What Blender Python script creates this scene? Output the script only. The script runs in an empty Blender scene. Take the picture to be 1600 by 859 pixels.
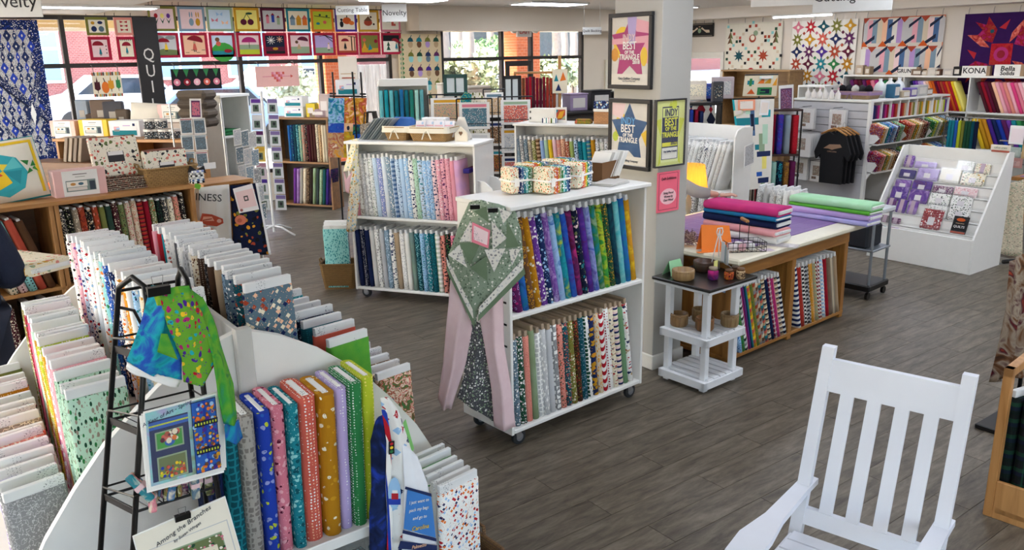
import bpy, bmesh, math, random
from mathutils import Matrix, Vector
random.seed(7)
SC = bpy.context.scene
COL = SC.collection
R = math.radians
PI = math.pi
# ---------------------------------------------------------------- camera
HC = 2.25
FPX = 1280.0
PITCH, ROLL, YAW = R(15.1), R(-0.97), R(53.4)
fwd = Vector((math.cos(YAW)*math.cos(PITCH), math.sin(YAW)*math.cos(PITCH), -math.sin(PITCH)))
r0 = Vector((math.sin(YAW), -math.cos(YAW), 0)); u0 = r0.cross(fwd)
cr = r0*math.cos(ROLL) + u0*math.sin(ROLL); cu = -r0*math.sin(ROLL) + u0*math.cos(ROLL)
cam = bpy.data.cameras.new('camera'); camo = bpy.data.objects.new('camera', cam); COL.objects.link(camo)
cam.sensor_width = 36; cam.lens = FPX/1600*36; cam.clip_end = 200; cam.clip_start = .05
camo.matrix_world = Matrix(((cr.x, cu.x, -fwd.x, 0), (cr.y, cu.y, -fwd.y, 0), (cr.z, cu.z, -fwd.z, HC), (0, 0, 0, 1)))
SC.camera = camo
def ray(px, py): return fwd + cr*((px-800)/FPX) - cu*((py-429.5)/FPX)
def G(px, py, z=0.):
    d = ray(px, py); t = (z-HC)/d.z
    return Vector((d.x*t, d.y*t, z))
def YW(px, py, Y): d = ray(px, py); t = Y/d.y; return Vector((d.x*t, Y, HC+d.z*t))
def XW(px, py, X): d = ray(px, py); t = X/d.x; return Vector((X, d.y*t, HC+d.z*t))
# ---------------------------------------------------------------- sky, sun, exposure
world = bpy.data.worlds.new('sky'); SC.world = world; world.use_nodes = True
wn = world.node_tree.nodes; wl = world.node_tree.links
bg = wn['Background']; sky = wn.new('ShaderNodeTexSky'); sky.sky_type = 'NISHITA'
sky.sun_disc = False; sky.sun_elevation = R(38); sky.sun_rotation = R(-70); sky.air_density = 1.0; sky.dust_density = 2.0
wl.new(sky.outputs['Color'], bg.inputs['Color']); bg.inputs['Strength'].default_value = 1.1
sun = bpy.data.lights.new('sun', 'SUN'); suno = bpy.data.objects.new('sun', sun); COL.objects.link(suno)
sun.energy = 16.0; sun.angle = R(.6); sun.color = (1, .96, .90)
SUNV = Vector((-.62, .10, .60)).normalized()
suno.location = (-20, 10, 25); suno.rotation_euler = SUNV.to_track_quat('Z', 'Y').to_euler()
vs = SC.view_settings
vs.view_transform = 'Standard'; vs.look = 'None'; vs.gamma = 1.0; vs.use_curve_mapping = False
vs.exposure = 0.85
LAMP = 7.0      # emission of the fluorescent tubes' diffusers
# ---------------------------------------------------------------- colours and materials
CN = dict(white='f4f3ee', cream='ece2c8', offwhite='e4e1d8', ivory='efe8d6', black='17161a', charcoal='37383c', grey='8f8f90', lgrey='c3c3c3', dgrey='55565a', silver='b9bcc0',
 red='b3202c', crimson='8c1226', wine='5c1230', maroon='4a1a24', rust='a8452c', coral='cf5f50', salmon='e08f80', orange='e0752a', pumpkin='cf5a1e', amber='d9962a', gold='c99422', mustard='b47c18', yellow='ecc62c', lemon='f0e27a', lime='b8c632', olive='7a7a34', sage='93a98a', moss='6d7a4c', green='2f7d46', dgreen='1f4a34', kelly='3f9a3c', grass='6aa834', mint='b9dcc4', aqua='8fd0cf', turquoise='23a7b4', teal='1d7f8c', dteal='12505c', sky='9cc4e6', pale='c9dcec', blue='2a5fb4', royal='2340a8', navy='1b2a58', midnight='131b36', denim='4b6c98', slate='5c7482', steel='7f99ab', periwinkle='8f9bd0', lavender='b7a6d6', lilac='b596cf', purple='6b3a96', violet='4b2a8c', plum='5d2358', magenta='b02a72', pink='e7a9b4', rose='d57a8c', hot='d8427c', blush='eccfcf', peach='f0bf9c', tan='c0a27c', beige='d8cab0', taupe='9a8d7c', brown='6d4a30', dbrown='3e2a1e', choc='4f3828', wood='a06a34', oak='b07a40', pine='c08a4c', kraft='a5886a', straw='b8935a')
def lin(c):
    if not isinstance(c, str): return tuple(c)+(1,) if len(c) == 3 else c
    h = CN.get(c, c); o = []
    for i in (0, 2, 4):
        v = int(h[i:i+2], 16)/255
        o.append(v/12.92 if v <= .04045 else ((v+.055)/1.055)**2.4)
    return (*o, 1)
MC = {}
def newmat(name):
    m = bpy.data.materials.new(name); m.use_nodes = True
    return m, m.node_tree.nodes, m.node_tree.links, m.node_tree.nodes['Principled BSDF']
def mat(c, rough=.6, metal=0., var=.06, scale=14, bump=0., spec=.4):
    k = ('m', str(c), rough, metal, var, bump, scale)
    if k in MC: return MC[k]
    m, n, l, b = newmat('surface_'+str(c))
    b.inputs['Roughness'].default_value = rough; b.inputs['Metallic'].default_value = metal; b.inputs['Specular IOR Level'].default_value = spec
    col = lin(c)
    tc = n.new('ShaderNodeTexCoord'); nz = n.new('ShaderNodeTexNoise'); nz.inputs['Scale'].default_value = scale; nz.inputs['Detail'].default_value = 3
    l.new(tc.outputs['Object'], nz.inputs['Vector'])
    mx = n.new('ShaderNodeMix'); mx.data_type = 'RGBA'
    mx.inputs[6].default_value = tuple(v*(1-var) for v in col[:3])+(1,); mx.inputs[7].default_value = tuple(min(1, v*(1+var)) for v in col[:3])+(1,)
    l.new(nz.outputs['Fac'], mx.inputs[0]); l.new(mx.outputs[2], b.inputs['Base Color'])
    if bump:
        bp = n.new('ShaderNodeBump'); bp.inputs['Strength'].default_value = bump; bp.inputs['Distance'].default_value = .01
        l.new(nz.outputs['Fac'], bp.inputs['Height']); l.new(bp.outputs['Normal'], b.inputs['Normal'])
    MC[k] = m; return m
def woodmat(c1, c2, scale=3., ax=0, rough=.45):
    k = ('w', c1, c2, scale, ax)
    if k in MC: return MC[k]
    m, n, l, b = newmat('wood_'+c1); b.inputs['Roughness'].default_value = rough
    tc = n.new('ShaderNodeTexCoord'); mp = n.new('ShaderNodeMapping'); sc = [scale*9]*3; sc[ax] = scale
    mp.inputs['Scale'].default_value = sc
    oi = n.new('ShaderNodeObjectInfo'); l.new(oi.outputs['Random'], mp.inputs['Location'])
    nz = n.new('ShaderNodeTexNoise'); nz.inputs['Scale'].default_value = 1; nz.inputs['Detail'].default_value = 5; nz.inputs['Distortion'].default_value = .6
    rp = n.new('ShaderNodeValToRGB'); rp.color_ramp.elements[0].color = lin(c1); rp.color_ramp.elements[1].color = lin(c2)
    rp.color_ramp.elements[0].position = .32; rp.color_ramp.elements[1].position = .68
    l.new(tc.outputs['Object'], mp.inputs['Vector']); l.new(mp.outputs['Vector'], nz.inputs['Vector']); l.new(nz.outputs['Fac'], rp.inputs['Fac']); l.new(rp.outputs['Color'], b.inputs['Base Color'])
    MC[k] = m; return m
def emit(c, s, name='light_diffuser'):
    m, n, l, b = newmat(name); b.inputs['Base Color'].default_value = lin(c)
    b.inputs['Emission Color'].default_value = lin(c); b.inputs['Emission Strength'].default_value = s
    return m
def clear(tint='white', alpha=.25, rough=.08, name='clear_plastic'):
    k = ('c', tint, alpha, rough)
    if k in MC: return MC[k]
    m, n, l, b = newmat(name); n.remove(b); out = n['Material Output']
    t = n.new('ShaderNodeBsdfTransparent'); g = n.new('ShaderNodeBsdfGlossy'); g.inputs['Roughness'].default_value = rough
    d = n.new('ShaderNodeBsdfDiffuse'); d.inputs['Color'].default_value = lin(tint)
    m1 = n.new('ShaderNodeMixShader'); m1.inputs[0].default_value = .5; l.new(g.outputs[0], m1.inputs[1]); l.new(d.outputs[0], m1.inputs[2])
    m2 = n.new('ShaderNodeMixShader'); m2.inputs[0].default_value = alpha
    l.new(t.outputs[0], m2.inputs[1]); l.new(m1.outputs[0], m2.inputs[2]); l.new(m2.outputs[0], out.inputs['Surface'])
    MC[k] = m; return m
# printed cotton: "pattern base accent accent ... [scale]"
def fab(spec):
    if spec in MC: return MC[spec]
    w = spec.split(); pat = w[0]; sc = 1.
    if w[-1].replace('.', '').isdigit() and len(w[-1]) < 5: sc = float(w[-1]); w = w[:-1]
    base, acc = w[1], w[2:]
    m, n, l, b = newmat('cotton_'+spec.replace(' ', '_')[:40]); b.inputs['Roughness'].default_value = .85; b.inputs['Specular IOR Level'].default_value = .15
    tc = n.new('ShaderNodeTexCoord'); oi = n.new('ShaderNodeObjectInfo')
    mp = n.new('ShaderNodeMapping'); l.new(tc.outputs['Object'], mp.inputs['Vector'])
    cb = n.new('ShaderNodeCombineXYZ'); ml = n.new('ShaderNodeMath'); ml.operation = 'MULTIPLY'; ml.inputs[1].default_value = 7.3
    l.new(oi.outputs['Random'], ml.inputs[0])
    for i in range(3): l.new(ml.outputs[0], cb.inputs[i])
    l.new(cb.outputs[0], mp.inputs['Location'])
    V = mp.outputs['Vector']
    def noise(s, d=2., dist=0., v=None):
        x = n.new('ShaderNodeTexNoise'); x.inputs['Scale'].default_value = s; x.inputs['Detail'].default_value = d; x.inputs['Distortion'].default_value = dist
        l.new(v or V, x.inputs['Vector']); return x
    def vor(s, feat='F1', rnd=1., v=None):
        x = n.new('ShaderNodeTexVoronoi'); x.feature = feat; x.inputs['Scale'].default_value = s; x.inputs['Randomness'].default_value = rnd
        l.new(v or V, x.inputs['Vector']); return x
    def ramp(fac, stops, const=True):
        x = n.new('ShaderNodeValToRGB'); cr_ = x.color_ramp; cr_.interpolation = 'CONSTANT' if const else 'LINEAR'
        while len(cr_.elements) < len(stops): cr_.elements.new(.5)
        for e, (p, c) in zip(cr_.elements, stops): e.position = p; e.color = lin(c)
        l.new(fac, x.inputs['Fac']); return x.outputs['Color']
    def math_(op, a, bb):
        x = n.new('ShaderNodeMath'); x.operation = op
        for i, q in enumerate((a, bb)):
            if isinstance(q, (int, float)): x.inputs[i].default_value = q
            elif q is not None: l.new(q, x.inputs[i])
        return x.outputs[0]
    def mix(fac, a, bb):
        x = n.new('ShaderNodeMix'); x.data_type = 'RGBA'; l.new(fac, x.inputs[0])
        for i, q in ((6, a), (7, bb)):
            if isinstance(q, str): x.inputs[i].default_value = lin(q)
            else: l.new(q, x.inputs[i])
        return x.outputs[2]
    def many(fac): return ramp(fac, [(i/len(acc), c) for i, c in enumerate(acc)])
    sep = n.new('ShaderNodeSeparateXYZ')
    if pat == 'solid':
        col = mix(noise(9*sc, 3).outputs['Fac'], base, acc[0] if acc else base)
    elif pat == 'batik':
        x = noise(11*sc, 3, 1.5); st = [base]+acc
        col = ramp(x.outputs['Fac'], [(.3+.4*i/max(1, len(st)-1), c) for i, c in enumerate(st)], False)
    elif pat in ('dots', 'floral', 'toss', 'ring', 'leaf'):
        v = V
        if pat in ('leaf', 'toss'):
            m3 = n.new('ShaderNodeMapping'); m3.inputs['Scale'].default_value = (1, 1, .45) if pat == 'leaf' else (1, .55, 1); m3.inputs['Rotation'].default_value = (.5, .7, .4)
            l.new(V, m3.inputs['Vector']); v = m3.outputs['Vector']
        if pat == 'floral':
            nz = noise(60*sc, 1); v2 = n.new('ShaderNodeVectorMath'); v2.operation = 'MULTIPLY_ADD'; l.new(nz.outputs['Color'], v2.inputs[0]); v2.inputs[1].default_value = (.012/sc,)*3; l.new(V, v2.inputs[2]); v = v2.outputs[0]
        x = vor({'dots': 105, 'floral': 72, 'toss': 56, 'ring': 42, 'leaf': 92}[pat]*sc, rnd=.25 if pat == 'dots' else .9, v=v)
        if pat == 'toss': x.distance = 'CHEBYCHEV'
        d = x.outputs['Distance']; s2 = n.new('ShaderNodeSeparateColor'); l.new(x.outputs['Color'], s2.inputs[0])
        if pat == 'ring':
            msk = math_('MULTIPLY', math_('GREATER_THAN', d, .28), math_('LESS_THAN', d, .42))
        else: msk = math_('LESS_THAN', d, {'dots': .28, 'floral': .36, 'toss': .31, 'leaf': .36}[pat])
        col = mix(msk, base, many(s2.outputs[0]) if acc else 'white')
        if pat in ('floral', 'toss', 'leaf'):
            y = vor(150*sc, rnd=1., v=v); col = mix(math_('LESS_THAN', y.outputs['Distance'], .19), col, acc[-1] if acc else 'white')
    elif pat == 'vine':
        x = noise(48*sc, 1); q = math_('ABSOLUTE', math_('SUBTRACT', x.outputs['Fac'], .5), None)
        col = mix(math_('LESS_THAN', q, .035), base, acc[0])
        if len(acc) > 1:
            y = vor(34*sc); col = mix(math_('LESS_THAN', y.outputs['Distance'], .3), col, acc[1])
    elif pat in ('stripe', 'band', 'diag'):
        m3 = n.new('ShaderNodeMapping'); m3.inputs['Rotation'].default_value = (R(45), R(45), 0) if pat == 'diag' else (0, 0, 0); l.new(V, m3.inputs['Vector']); l.new(m3.outputs[0], sep.inputs[0])
        src = {'band': sep.outputs[2], 'diag': sep.outputs[2]}.get(pat)
        if src is None: src = math_('ADD', sep.outputs[0], sep.outputs[1])
        f = math_('FRACT', math_('MULTIPLY', src, 22*sc), None); st = [base]+acc
        col = ramp(f, [(i/len(st), c) for i, c in enumerate(st)])
    elif pat == 'plaid':
        l.new(V, sep.inputs[0]); st = [base]+acc
        f = math_('FRACT', math_('MULTIPLY', math_('ADD', sep.outputs[0], sep.outputs[1]), 24*sc), None); g2 = math_('FRACT', math_('MULTIPLY', sep.outputs[2], 24*sc), None)
        c1 = ramp(f, [(i/len(st), c) for i, c in enumerate(st)]); c2 = ramp(g2, [(i/len(st), c) for i, c in enumerate(st)])
        x = n.new('ShaderNodeMix'); x.data_type = 'RGBA'; x.inputs[0].default_value = .5; l.new(c1, x.inputs[6]); l.new(c2, x.inputs[7]); col = x.outputs[2]
    elif pat == 'check':
        x = n.new('ShaderNodeTexChecker'); x.inputs['Scale'].default_value = 55*sc; x.inputs['Color1'].default_value = lin(base); x.inputs['Color2'].default_value = lin(acc[0]); l.new(V, x.inputs['Vector']); col = x.outputs['Color']
    elif pat == 'lattice':
        x = vor(48*sc, 'DISTANCE_TO_EDGE', .35); col = mix(math_('LESS_THAN', x.outputs['Distance'], .13), base, acc[0])
    else: raise ValueError(spec)
    nz2 = noise(240, 1)
    bp = n.new('ShaderNodeBump'); bp.inputs['Strength'].default_value = .25; bp.inputs['Distance'].default_value = .003; l.new(nz2.outputs['Fac'], bp.inputs['Height']); l.new(bp.outputs['Normal'], b.inputs['Normal'])
    if isinstance(col, str): b.inputs['Base Color'].default_value = lin(col)
    else: l.new(col, b.inputs['Base Color'])
    MC[spec] = m; return m
# ---------------------------------------------------------------- mesh building
class MB:
    def __init__(s): s.v = []; s.f = []; s.m = []
    def add(s, vs, fs, mi=0, M=None):
        o = len(s.v); s.v += [tuple(M @ Vector(v)) if M else tuple(v) for v in vs]
        s.f += [tuple(i+o for i in f) for f in fs]; s.m += [mi]*len(fs); return s
    def box(s, x0, x1, y0, y1, z0, z1, mi=0, M=None):
        v = [(x, y, z) for z in (z0, z1) for y in (y0, y1) for x in (x0, x1)]
        return s.add(v, [(0, 2, 3, 1), (4, 5, 7, 6), (0, 1, 5, 4), (2, 6, 7, 3), (0, 4, 6, 2), (1, 3, 7, 5)], mi, M)
    def rbox(s, x0, x1, y0, y1, z0, z1, b=.004, mi=0, M=None):     # box with chamfered edges
        bm = bmesh.new(); bmesh.ops.create_cube(bm, size=1)
        for v in bm.verts: v.co = Vector(((x0+x1)/2+v.co.x*(x1-x0), (y0+y1)/2+v.co.y*(y1-y0), (z0+z1)/2+v.co.z*(z1-z0)))
        bmesh.ops.bevel(bm, geom=bm.edges[:], offset=min(b, .45*min(x1-x0, y1-y0, z1-z0)), segments=1, affect='EDGES')
        bm.verts.index_update(); s.add([v.co.copy() for v in bm.verts], [tuple(v.index for v in f.verts) for f in bm.faces], mi, M); bm.free(); return s
    def prism(s, pts, a, b, ax='y', mi=0, M=None):      # polygon in the two other axes, extruded along ax from a to b
        n = len(pts)
        def P(p, t): return {'x': (t, p[0], p[1]), 'y': (p[0], t, p[1]), 'z': (p[0], p[1], t)}[ax]
        v = [P(p, a) for p in pts]+[P(p, b) for p in pts]
        return s.add(v, [tuple(range(n)), tuple(range(2*n-1, n-1, -1))]+[(i, i+n, (i+1) % n+n, (i+1) % n) for i in range(n)], mi, M)
    def tube(s, pts, r, n=8, mi=0, M=None, closed=False):
        pts = [Vector(p) for p in pts]; rings = []; k = len(pts); up = None
        for i, p in enumerate(pts):
            t = (pts[min(i+1, k-1)]-pts[max(i-1, 0)]) if not closed else (pts[(i+1) % k]-pts[i-1])
            t.normalize()
            if up is None: up = Vector((0, 0, 1)) if abs(t.z) < .9 else Vector((1, 0, 0))
            a = t.cross(up)
            if a.length < 1e-5: a = t.cross(Vector((0, 1, 0)))
            a.normalize(); b = a.cross(t).normalized(); up = b
            rr = r[i] if isinstance(r, (list, tuple)) else r
            rings.append([p+(a*math.cos(2*PI*j/n)+b*math.sin(2*PI*j/n))*rr for j in range(n)])
        v = [q for rg in rings for q in rg]; f = []
        for i in range(k-1 if not closed else k):
            i2 = (i+1) % k
            f += [(i*n+j, i*n+(j+1) % n, i2*n+(j+1) % n, i2*n+j) for j in range(n)]
        if not closed: f += [tuple(range(n-1, -1, -1)), tuple((k-1)*n+j for j in range(n))]
        return s.add(v, f, mi, M)
    def lathe(s, prof, n=16, mi=0, M=None, cap=True):
        v = [(r*math.cos(2*PI*j/n), r*math.sin(2*PI*j/n), z) for r, z in prof for j in range(n)]; k = len(prof)
        f = [(i*n+j, i*n+(j+1) % n, (i+1)*n+(j+1) % n, (i+1)*n+j) for i in range(k-1) for j in range(n)]
        if cap: f += [tuple(range(n-1, -1, -1)), tuple((k-1)*n+j for j in range(n))]
        return s.add(v, f, mi, M)
    def poly(s, pts, mi=0, M=None): return s.add(pts, [tuple(range(len(pts)))], mi, M)
    def sheet(s, fn, nu, nv, th=.0, mi=0, M=None):        # fn(u,v) -> point, u,v in 0..1, a cloth of thickness th
        g = [[Vector(fn(i/nu, j/nv)) for j in range(nv+1)] for i in range(nu+1)]; v = [p for row in g for p in row]; W_ = nv+1
        f = [(i*W_+j, (i+1)*W_+j, (i+1)*W_+j+1, i*W_+j+1) for i in range(nu) for j in range(nv)]
        if th:
            nn = []
            for i in range(nu+1):
                for j in range(nv+1):
                    a = g[min(i+1, nu)][j]-g[max(i-1, 0)][j]; b = g[i][min(j+1, nv)]-g[i][max(j-1, 0)]; c = a.cross(b)
                    nn.append(c.normalized() if c.length > 1e-9 else Vector((0, 0, 1)))
            o = len(v); v = v+[p-q*th for p, q in zip(v, nn)]
            f = f+[tuple(i+o for i in reversed(q)) for q in f]
            ed = [(i*W_, (i+1)*W_) for i in range(nu)]+[((i+1)*W_+nv, i*W_+nv) for i in range(nu)]+[(j+1, j) for j in range(nv)]+[(nu*W_+j, nu*W_+j+1) for j in range(nv)]
            f += [(b, a, a+o, b+o) for a, b in ed]
        return s.add(v, f, mi, M)
    def mesh(s, name, mats, smooth=False):
        me = bpy.data.meshes.new(name); me.from_pydata(s.v, [], s.f)
        for m in (mats if isinstance(mats, (list, tuple)) else [mats]): me.materials.append(m)
        me.polygons.foreach_set('material_index', s.m)
        if smooth: me.polygons.foreach_set('use_smooth', [True]*len(s.f))
        me.update(); return me
    def build(s, name, mats, parent=None, smooth=False, loc=None, rot=None):
        return obj(name, s.mesh(name, mats, smooth), parent, loc, rot)
def obj(name, me, parent=None, loc=None, rot=None, m=None):
    o = bpy.data.objects.new(name, me); COL.objects.link(o)
    if parent is not None: o.parent = parent
    if loc is not None: o.location = loc
    if rot is not None: o.rotation_euler = rot
    if m is not None and me is not None and len(me.materials): o.material_slots[0].link = 'OBJECT'; o.material_slots[0].material = m
    return o
def tag(o, label, cat, group=None, kind=None):
    o['label'] = label
    if cat: o['category'] = cat
    if group: o['group'] = group
    if kind: o['kind'] = kind
    return o
def thing(name, label, cat, loc=(0, 0, 0), rz=0, group=None):
    o = bpy.data.objects.new(name, None); COL.objects.link(o); o.empty_display_size = .05
    o.location = loc; o.rotation_euler = (0, 0, rz); return tag(o, label, cat, group)
def struct(o, label=None): o['kind'] = 'structure'; o['label'] = label or o.name.replace('_', ' '); return o
def text(s, size, m, parent, loc, rot=(PI/2, 0, 0), align='CENTER', name='lettering', ext=.0006, shear=0., sx=1., off=0.):
    c = bpy.data.curves.new(name, 'FONT'); c.body = s; c.size = size; c.align_x = align; c.align_y = 'CENTER'; c.extrude = ext; c.shear = shear; c.offset = off; c.resolution_u = 2
    t = bpy.data.objects.new('tmp', c); me = bpy.data.meshes.new_from_object(t); bpy.data.objects.remove(t); bpy.data.curves.remove(c)
    me.materials.clear(); me.materials.append(m); me.name = name
    o = obj(name, me, parent, loc, rot); o.scale = (sx, 1, 1); return o
ORD = 'first second third fourth fifth sixth seventh eighth ninth tenth eleventh twelfth thirteenth fourteenth fifteenth sixteenth seventeenth eighteenth nineteenth twentieth twenty-first twenty-second twenty-third twenty-fourth'.split()
WHITEP = lambda: mat('eae9e4', .45, var=.03)
def patch(mb, idx, colours, polys, y=-.008, M=None):   # flat patches proud of a panel facing -y
    for k, (c, pts) in enumerate(polys):
        if c not in idx: idx[c] = len(colours); colours.append(c)
        yy = y-.001-.00006*k
        mb.poly([(p[0], yy, p[1]) for p in pts], idx[c], M)
def circ(x, z, r, n=10, rz=None, a0=0., a1=2*PI):
    rz = rz or r; full = abs(a1-a0-2*PI) < 1e-6
    return [(x+r*math.cos(a0+(a1-a0)*i/(n if full else n-1)), z+rz*math.sin(a0+(a1-a0)*i/(n if full else n-1))) for i in range(n)]
def rect(x0, z0, x1, z1): return [(x0, z0), (x1, z0), (x1, z1), (x0, z1)]
def bar(x0, z0, x1, z1, w):
    dx, dz = x1-x0, z1-z0; L_ = math.hypot(dx, dz) or 1; a, b = -dz/L_*w/2, dx/L_*w/2
    return [(x0+a, z0+b), (x0-a, z0-b), (x1-a, z1-b), (x1+a, z1+b)]
def fmat(c): return fab(c) if ' ' in c else mat(c, .85, var=.05)
def panel(name, w, h, polys, parent, th=.012, base='white', loc=(0, 0, 0), rot=None, border=None, scale=True, back=None):
    """flat fabric or printed panel, lower-left corner at origin, facing -y; polys in unit coordinates (or metres if scale False)"""
    mb = MB(); mb.box(0, w, -th/2, th/2, 0, h); idx = {base: 0}; cols = [base]
    if back: idx[back] = 1; cols.append(back)
    if border:
        idx.setdefault(border[0], len(cols)); 
        if border[0] not in cols: cols.append(border[0])
        b = border[1]
        for q in (rect(0, 0, w, b), rect(0, h-b, w, h), rect(0, b, b, h-b), rect(w-b, b, w, h-b)): mb.poly([(p[0], -th/2-.001, p[1]) for p in q], idx[border[0]])
    if scale: polys = [(c, [(x*w, z*h) for x, z in pts]) for c, pts in polys]
    patch(mb, idx, cols, polys, -th/2)
    return mb.build(name, [fmat(c) for c in cols], parent, loc=loc, rot=rot)
# ================================================================ the shop: floor, walls, ceiling, windows
XR, YB, ZC = 14.0, 13.0, 3.07
def planks():
    m, n, l, b = newmat('vinyl_plank'); b.inputs['Roughness'].default_value = .42; b.inputs['Specular IOR Level'].default_value = .35
    tc = n.new('ShaderNodeTexCoord'); mp = n.new('ShaderNodeMapping'); mp.inputs['Scale'].default_value = (2.6, 13, 13)
    g = n.new('ShaderNodeNewGeometry'); oi = n.new('ShaderNodeObjectInfo'); ad = n.new('ShaderNodeMath'); l.new(g.outputs['Random Per Island'], ad.inputs[0]); l.new(oi.outputs['Random'], ad.inputs[1])
    mu = n.new('ShaderNodeMath'); mu.operation = 'MULTIPLY'; mu.inputs[1].default_value = 31; l.new(ad.outputs[0], mu.inputs[0]); cb = n.new('ShaderNodeCombineXYZ'); l.new(mu.outputs[0], cb.inputs[0]); l.new(mu.outputs[0], cb.inputs[1])
    geo = n.new('ShaderNodeVectorMath'); l.new(g.outputs['Position'], mp.inputs['Vector']); l.new(cb.outputs[0], mp.inputs['Location'])
    nz = n.new('ShaderNodeTexNoise'); nz.inputs['Scale'].default_value = 1.4; nz.inputs['Detail'].default_value = 9; nz.inputs['Roughness'].default_value = .72; nz.inputs['Distortion'].default_value = .35; l.new(mp.outputs[0], nz.inputs['Vector'])
    rp = n.new('ShaderNodeValToRGB'); e = rp.color_ramp.elements; e[0].position = .3; e[0].color = lin('3c352b'); e[1].position = .72; e[1].color = lin('82796a')
    e2 = rp.color_ramp.elements.new(.5); e2.color = lin('635a4d'); l.new(nz.outputs['Fac'], rp.inputs['Fac'])
    fr = n.new('ShaderNodeMath'); fr.operation = 'FRACT'; l.new(mu.outputs[0], fr.inputs[0])
    mr = n.new('ShaderNodeMapRange'); mr.inputs[3].default_value = .91; mr.inputs[4].default_value = 1.08; l.new(fr.outputs[0], mr.inputs[0])
    vm = n.new('ShaderNodeVectorMath'); vm.operation = 'SCALE'; l.new(rp.outputs['Color'], vm.inputs[0]); l.new(mr.outputs[0], vm.inputs['Scale']); l.new(vm.outputs[0], b.inputs['Base Color'])
    bp = n.new('ShaderNodeBump'); bp.inputs['Strength'].default_value = .12; bp.inputs['Distance'].default_value = .004; l.new(nz.outputs['Fac'], bp.inputs['Height']); l.new(bp.outputs[0], b.inputs['Normal'])
    base = MB().box(-4, XR, -4, YB, -.12, -.004).build('floor', mat('302c28', .8)); struct(base, 'grey-brown vinyl plank floor of the shop')
    L_, W_ = 1.22, .18; cells = []
    for j in range(int(17/W_)):
        y = -4+j*W_; off = (j*.47) % 1*L_
        for i in range(-1, int(18/L_)+1):
            x0, x1 = max(-4, -4+i*L_+off), min(XR, -4+(i+1)*L_+off)
            if x1-x0 < .1: continue
            cx, cy = (x0+x1)/2, y+W_/2; v = Vector((cx, cy, -HC)); d = v.dot(fwd)
            px, py = (800+FPX*v.dot(cr)/d, 429-FPX*v.dot(cu)/d) if d > .3 else (-9999, 0)
            vis = 560 < px < 1650 and 330 < py < 900 or 380 < px < 560 and 320 < py < 470
            cells.append((not vis, d if d > 0 else 99, x0, x1, y))
    cells.sort(); full = MB().box(0, L_-.003, 0, W_-.003, -.004, 0).mesh('plank', m)
    rest = MB()
    for k, (_, d, x0, x1, y) in enumerate(cells):
        if k < 300:
            obj('plank', full if x1-x0 > L_-.01 else MB().box(0, x1-x0-.003, 0, W_-.003, -.004, 0).mesh('plank', m), base, (x0, y, 0))
        else: rest.box(x0, x1-.003, y, y+W_-.003, -.004, 0)
    o = rest.build('plank_field', m, base); o['kind'] = 'stuff'
planks()
WALL = mat('d6cab8', .75, var=.03, scale=3); WHITEWALL = mat('dcd4c8', .7, var=.03, scale=3); CEIL = mat('d6d0c6', .85, var=.05, scale=40, bump=.1); FRAME = mat('2b2622', .4, var=.05); ALU = mat('6e675f', .35, .6)
b = MB()
W1, W2 = (-1.6, 7.14, .45, 2.86), (8.15, 11.58, .15, 2.74)
for x0, x1, z0, z1 in ((-4, W1[0], 0, ZC), (W1[0], W1[1], 0, W1[2]), (W1[0], W1[1], W1[3], ZC), (W1[1], W2[0], 0, ZC), (W2[0], W2[1], 0, W2[2]), (W2[0], W2[1], W2[3], ZC), (W2[1], XR+.2, 0, ZC)): b.box(x0, x1, YB, YB+.15, z0, z1)
struct(b.build('wall_back', WALL), 'beige wall with the shop windows')
b = MB(); W3 = (11.36, 12.42, .9, 2.22)
for y0, y1, z0, z1 in ((-4, W3[0], 0, ZC), (W3[0], W3[1], 0, W3[2]), (W3[0], W3[1], W3[3], ZC), (W3[1], YB, 0, ZC)): b.box(XR, XR+.15, y0, y1, z0, z1)
struct(b.build('wall_right', WHITEWALL), 'pale wall hung with large quilts')
W4, W5 = (4.6, 11.4, .45, 2.86), (-3.4, 1.7, .3, 2.75); b = MB()
for y0, y1, z0, z1 in ((-4, W4[0], 0, ZC), (W4[0], W4[1], 0, W4[2]), (W4[0], W4[1], W4[3], ZC), (W4[1], YB+.15, 0, ZC)): b.box(-4.15, -4, y0, y1, z0, z1)
struct(b.build('wall_left', WHITEWALL), 'pale side wall with shop windows'); b = MB()
[b.box(x0, x1, -4.15, -4, z0, z1) for x0, x1, z0, z1 in ((-4.15, W5[0], 0, ZC), (W5[0], W5[1], 0, W5[2]), (W5[0], W5[1], W5[3], ZC), (W5[1], XR+.15, 0, ZC))]
struct(b.build('wall_front', WHITEWALL), 'pale wall behind the shop floor')
struct(MB().box(-4.15, XR+.15, -4.15, YB+.15, ZC, ZC+.15).build('ceiling', CEIL), 'off-white tiled ceiling')
struct(MB().box(-4, 2.5, 4.5, YB, 2.87, ZC).build('trim_1', CEIL), 'dropped ceiling bay along the left windows')
struct(MB().box(7.45, XR, 12.55, YB, 2.66, ZC).build('trim_2', WALL), 'beige soffit above the far windows')
struct(MB().box(13.45, XR, -4, 12.55, 2.86, ZC).build('trim_3', WHITEWALL), 'pale soffit above the hung quilts')
GLASS = clear('white', .05, .02, 'window_glass')
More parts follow.
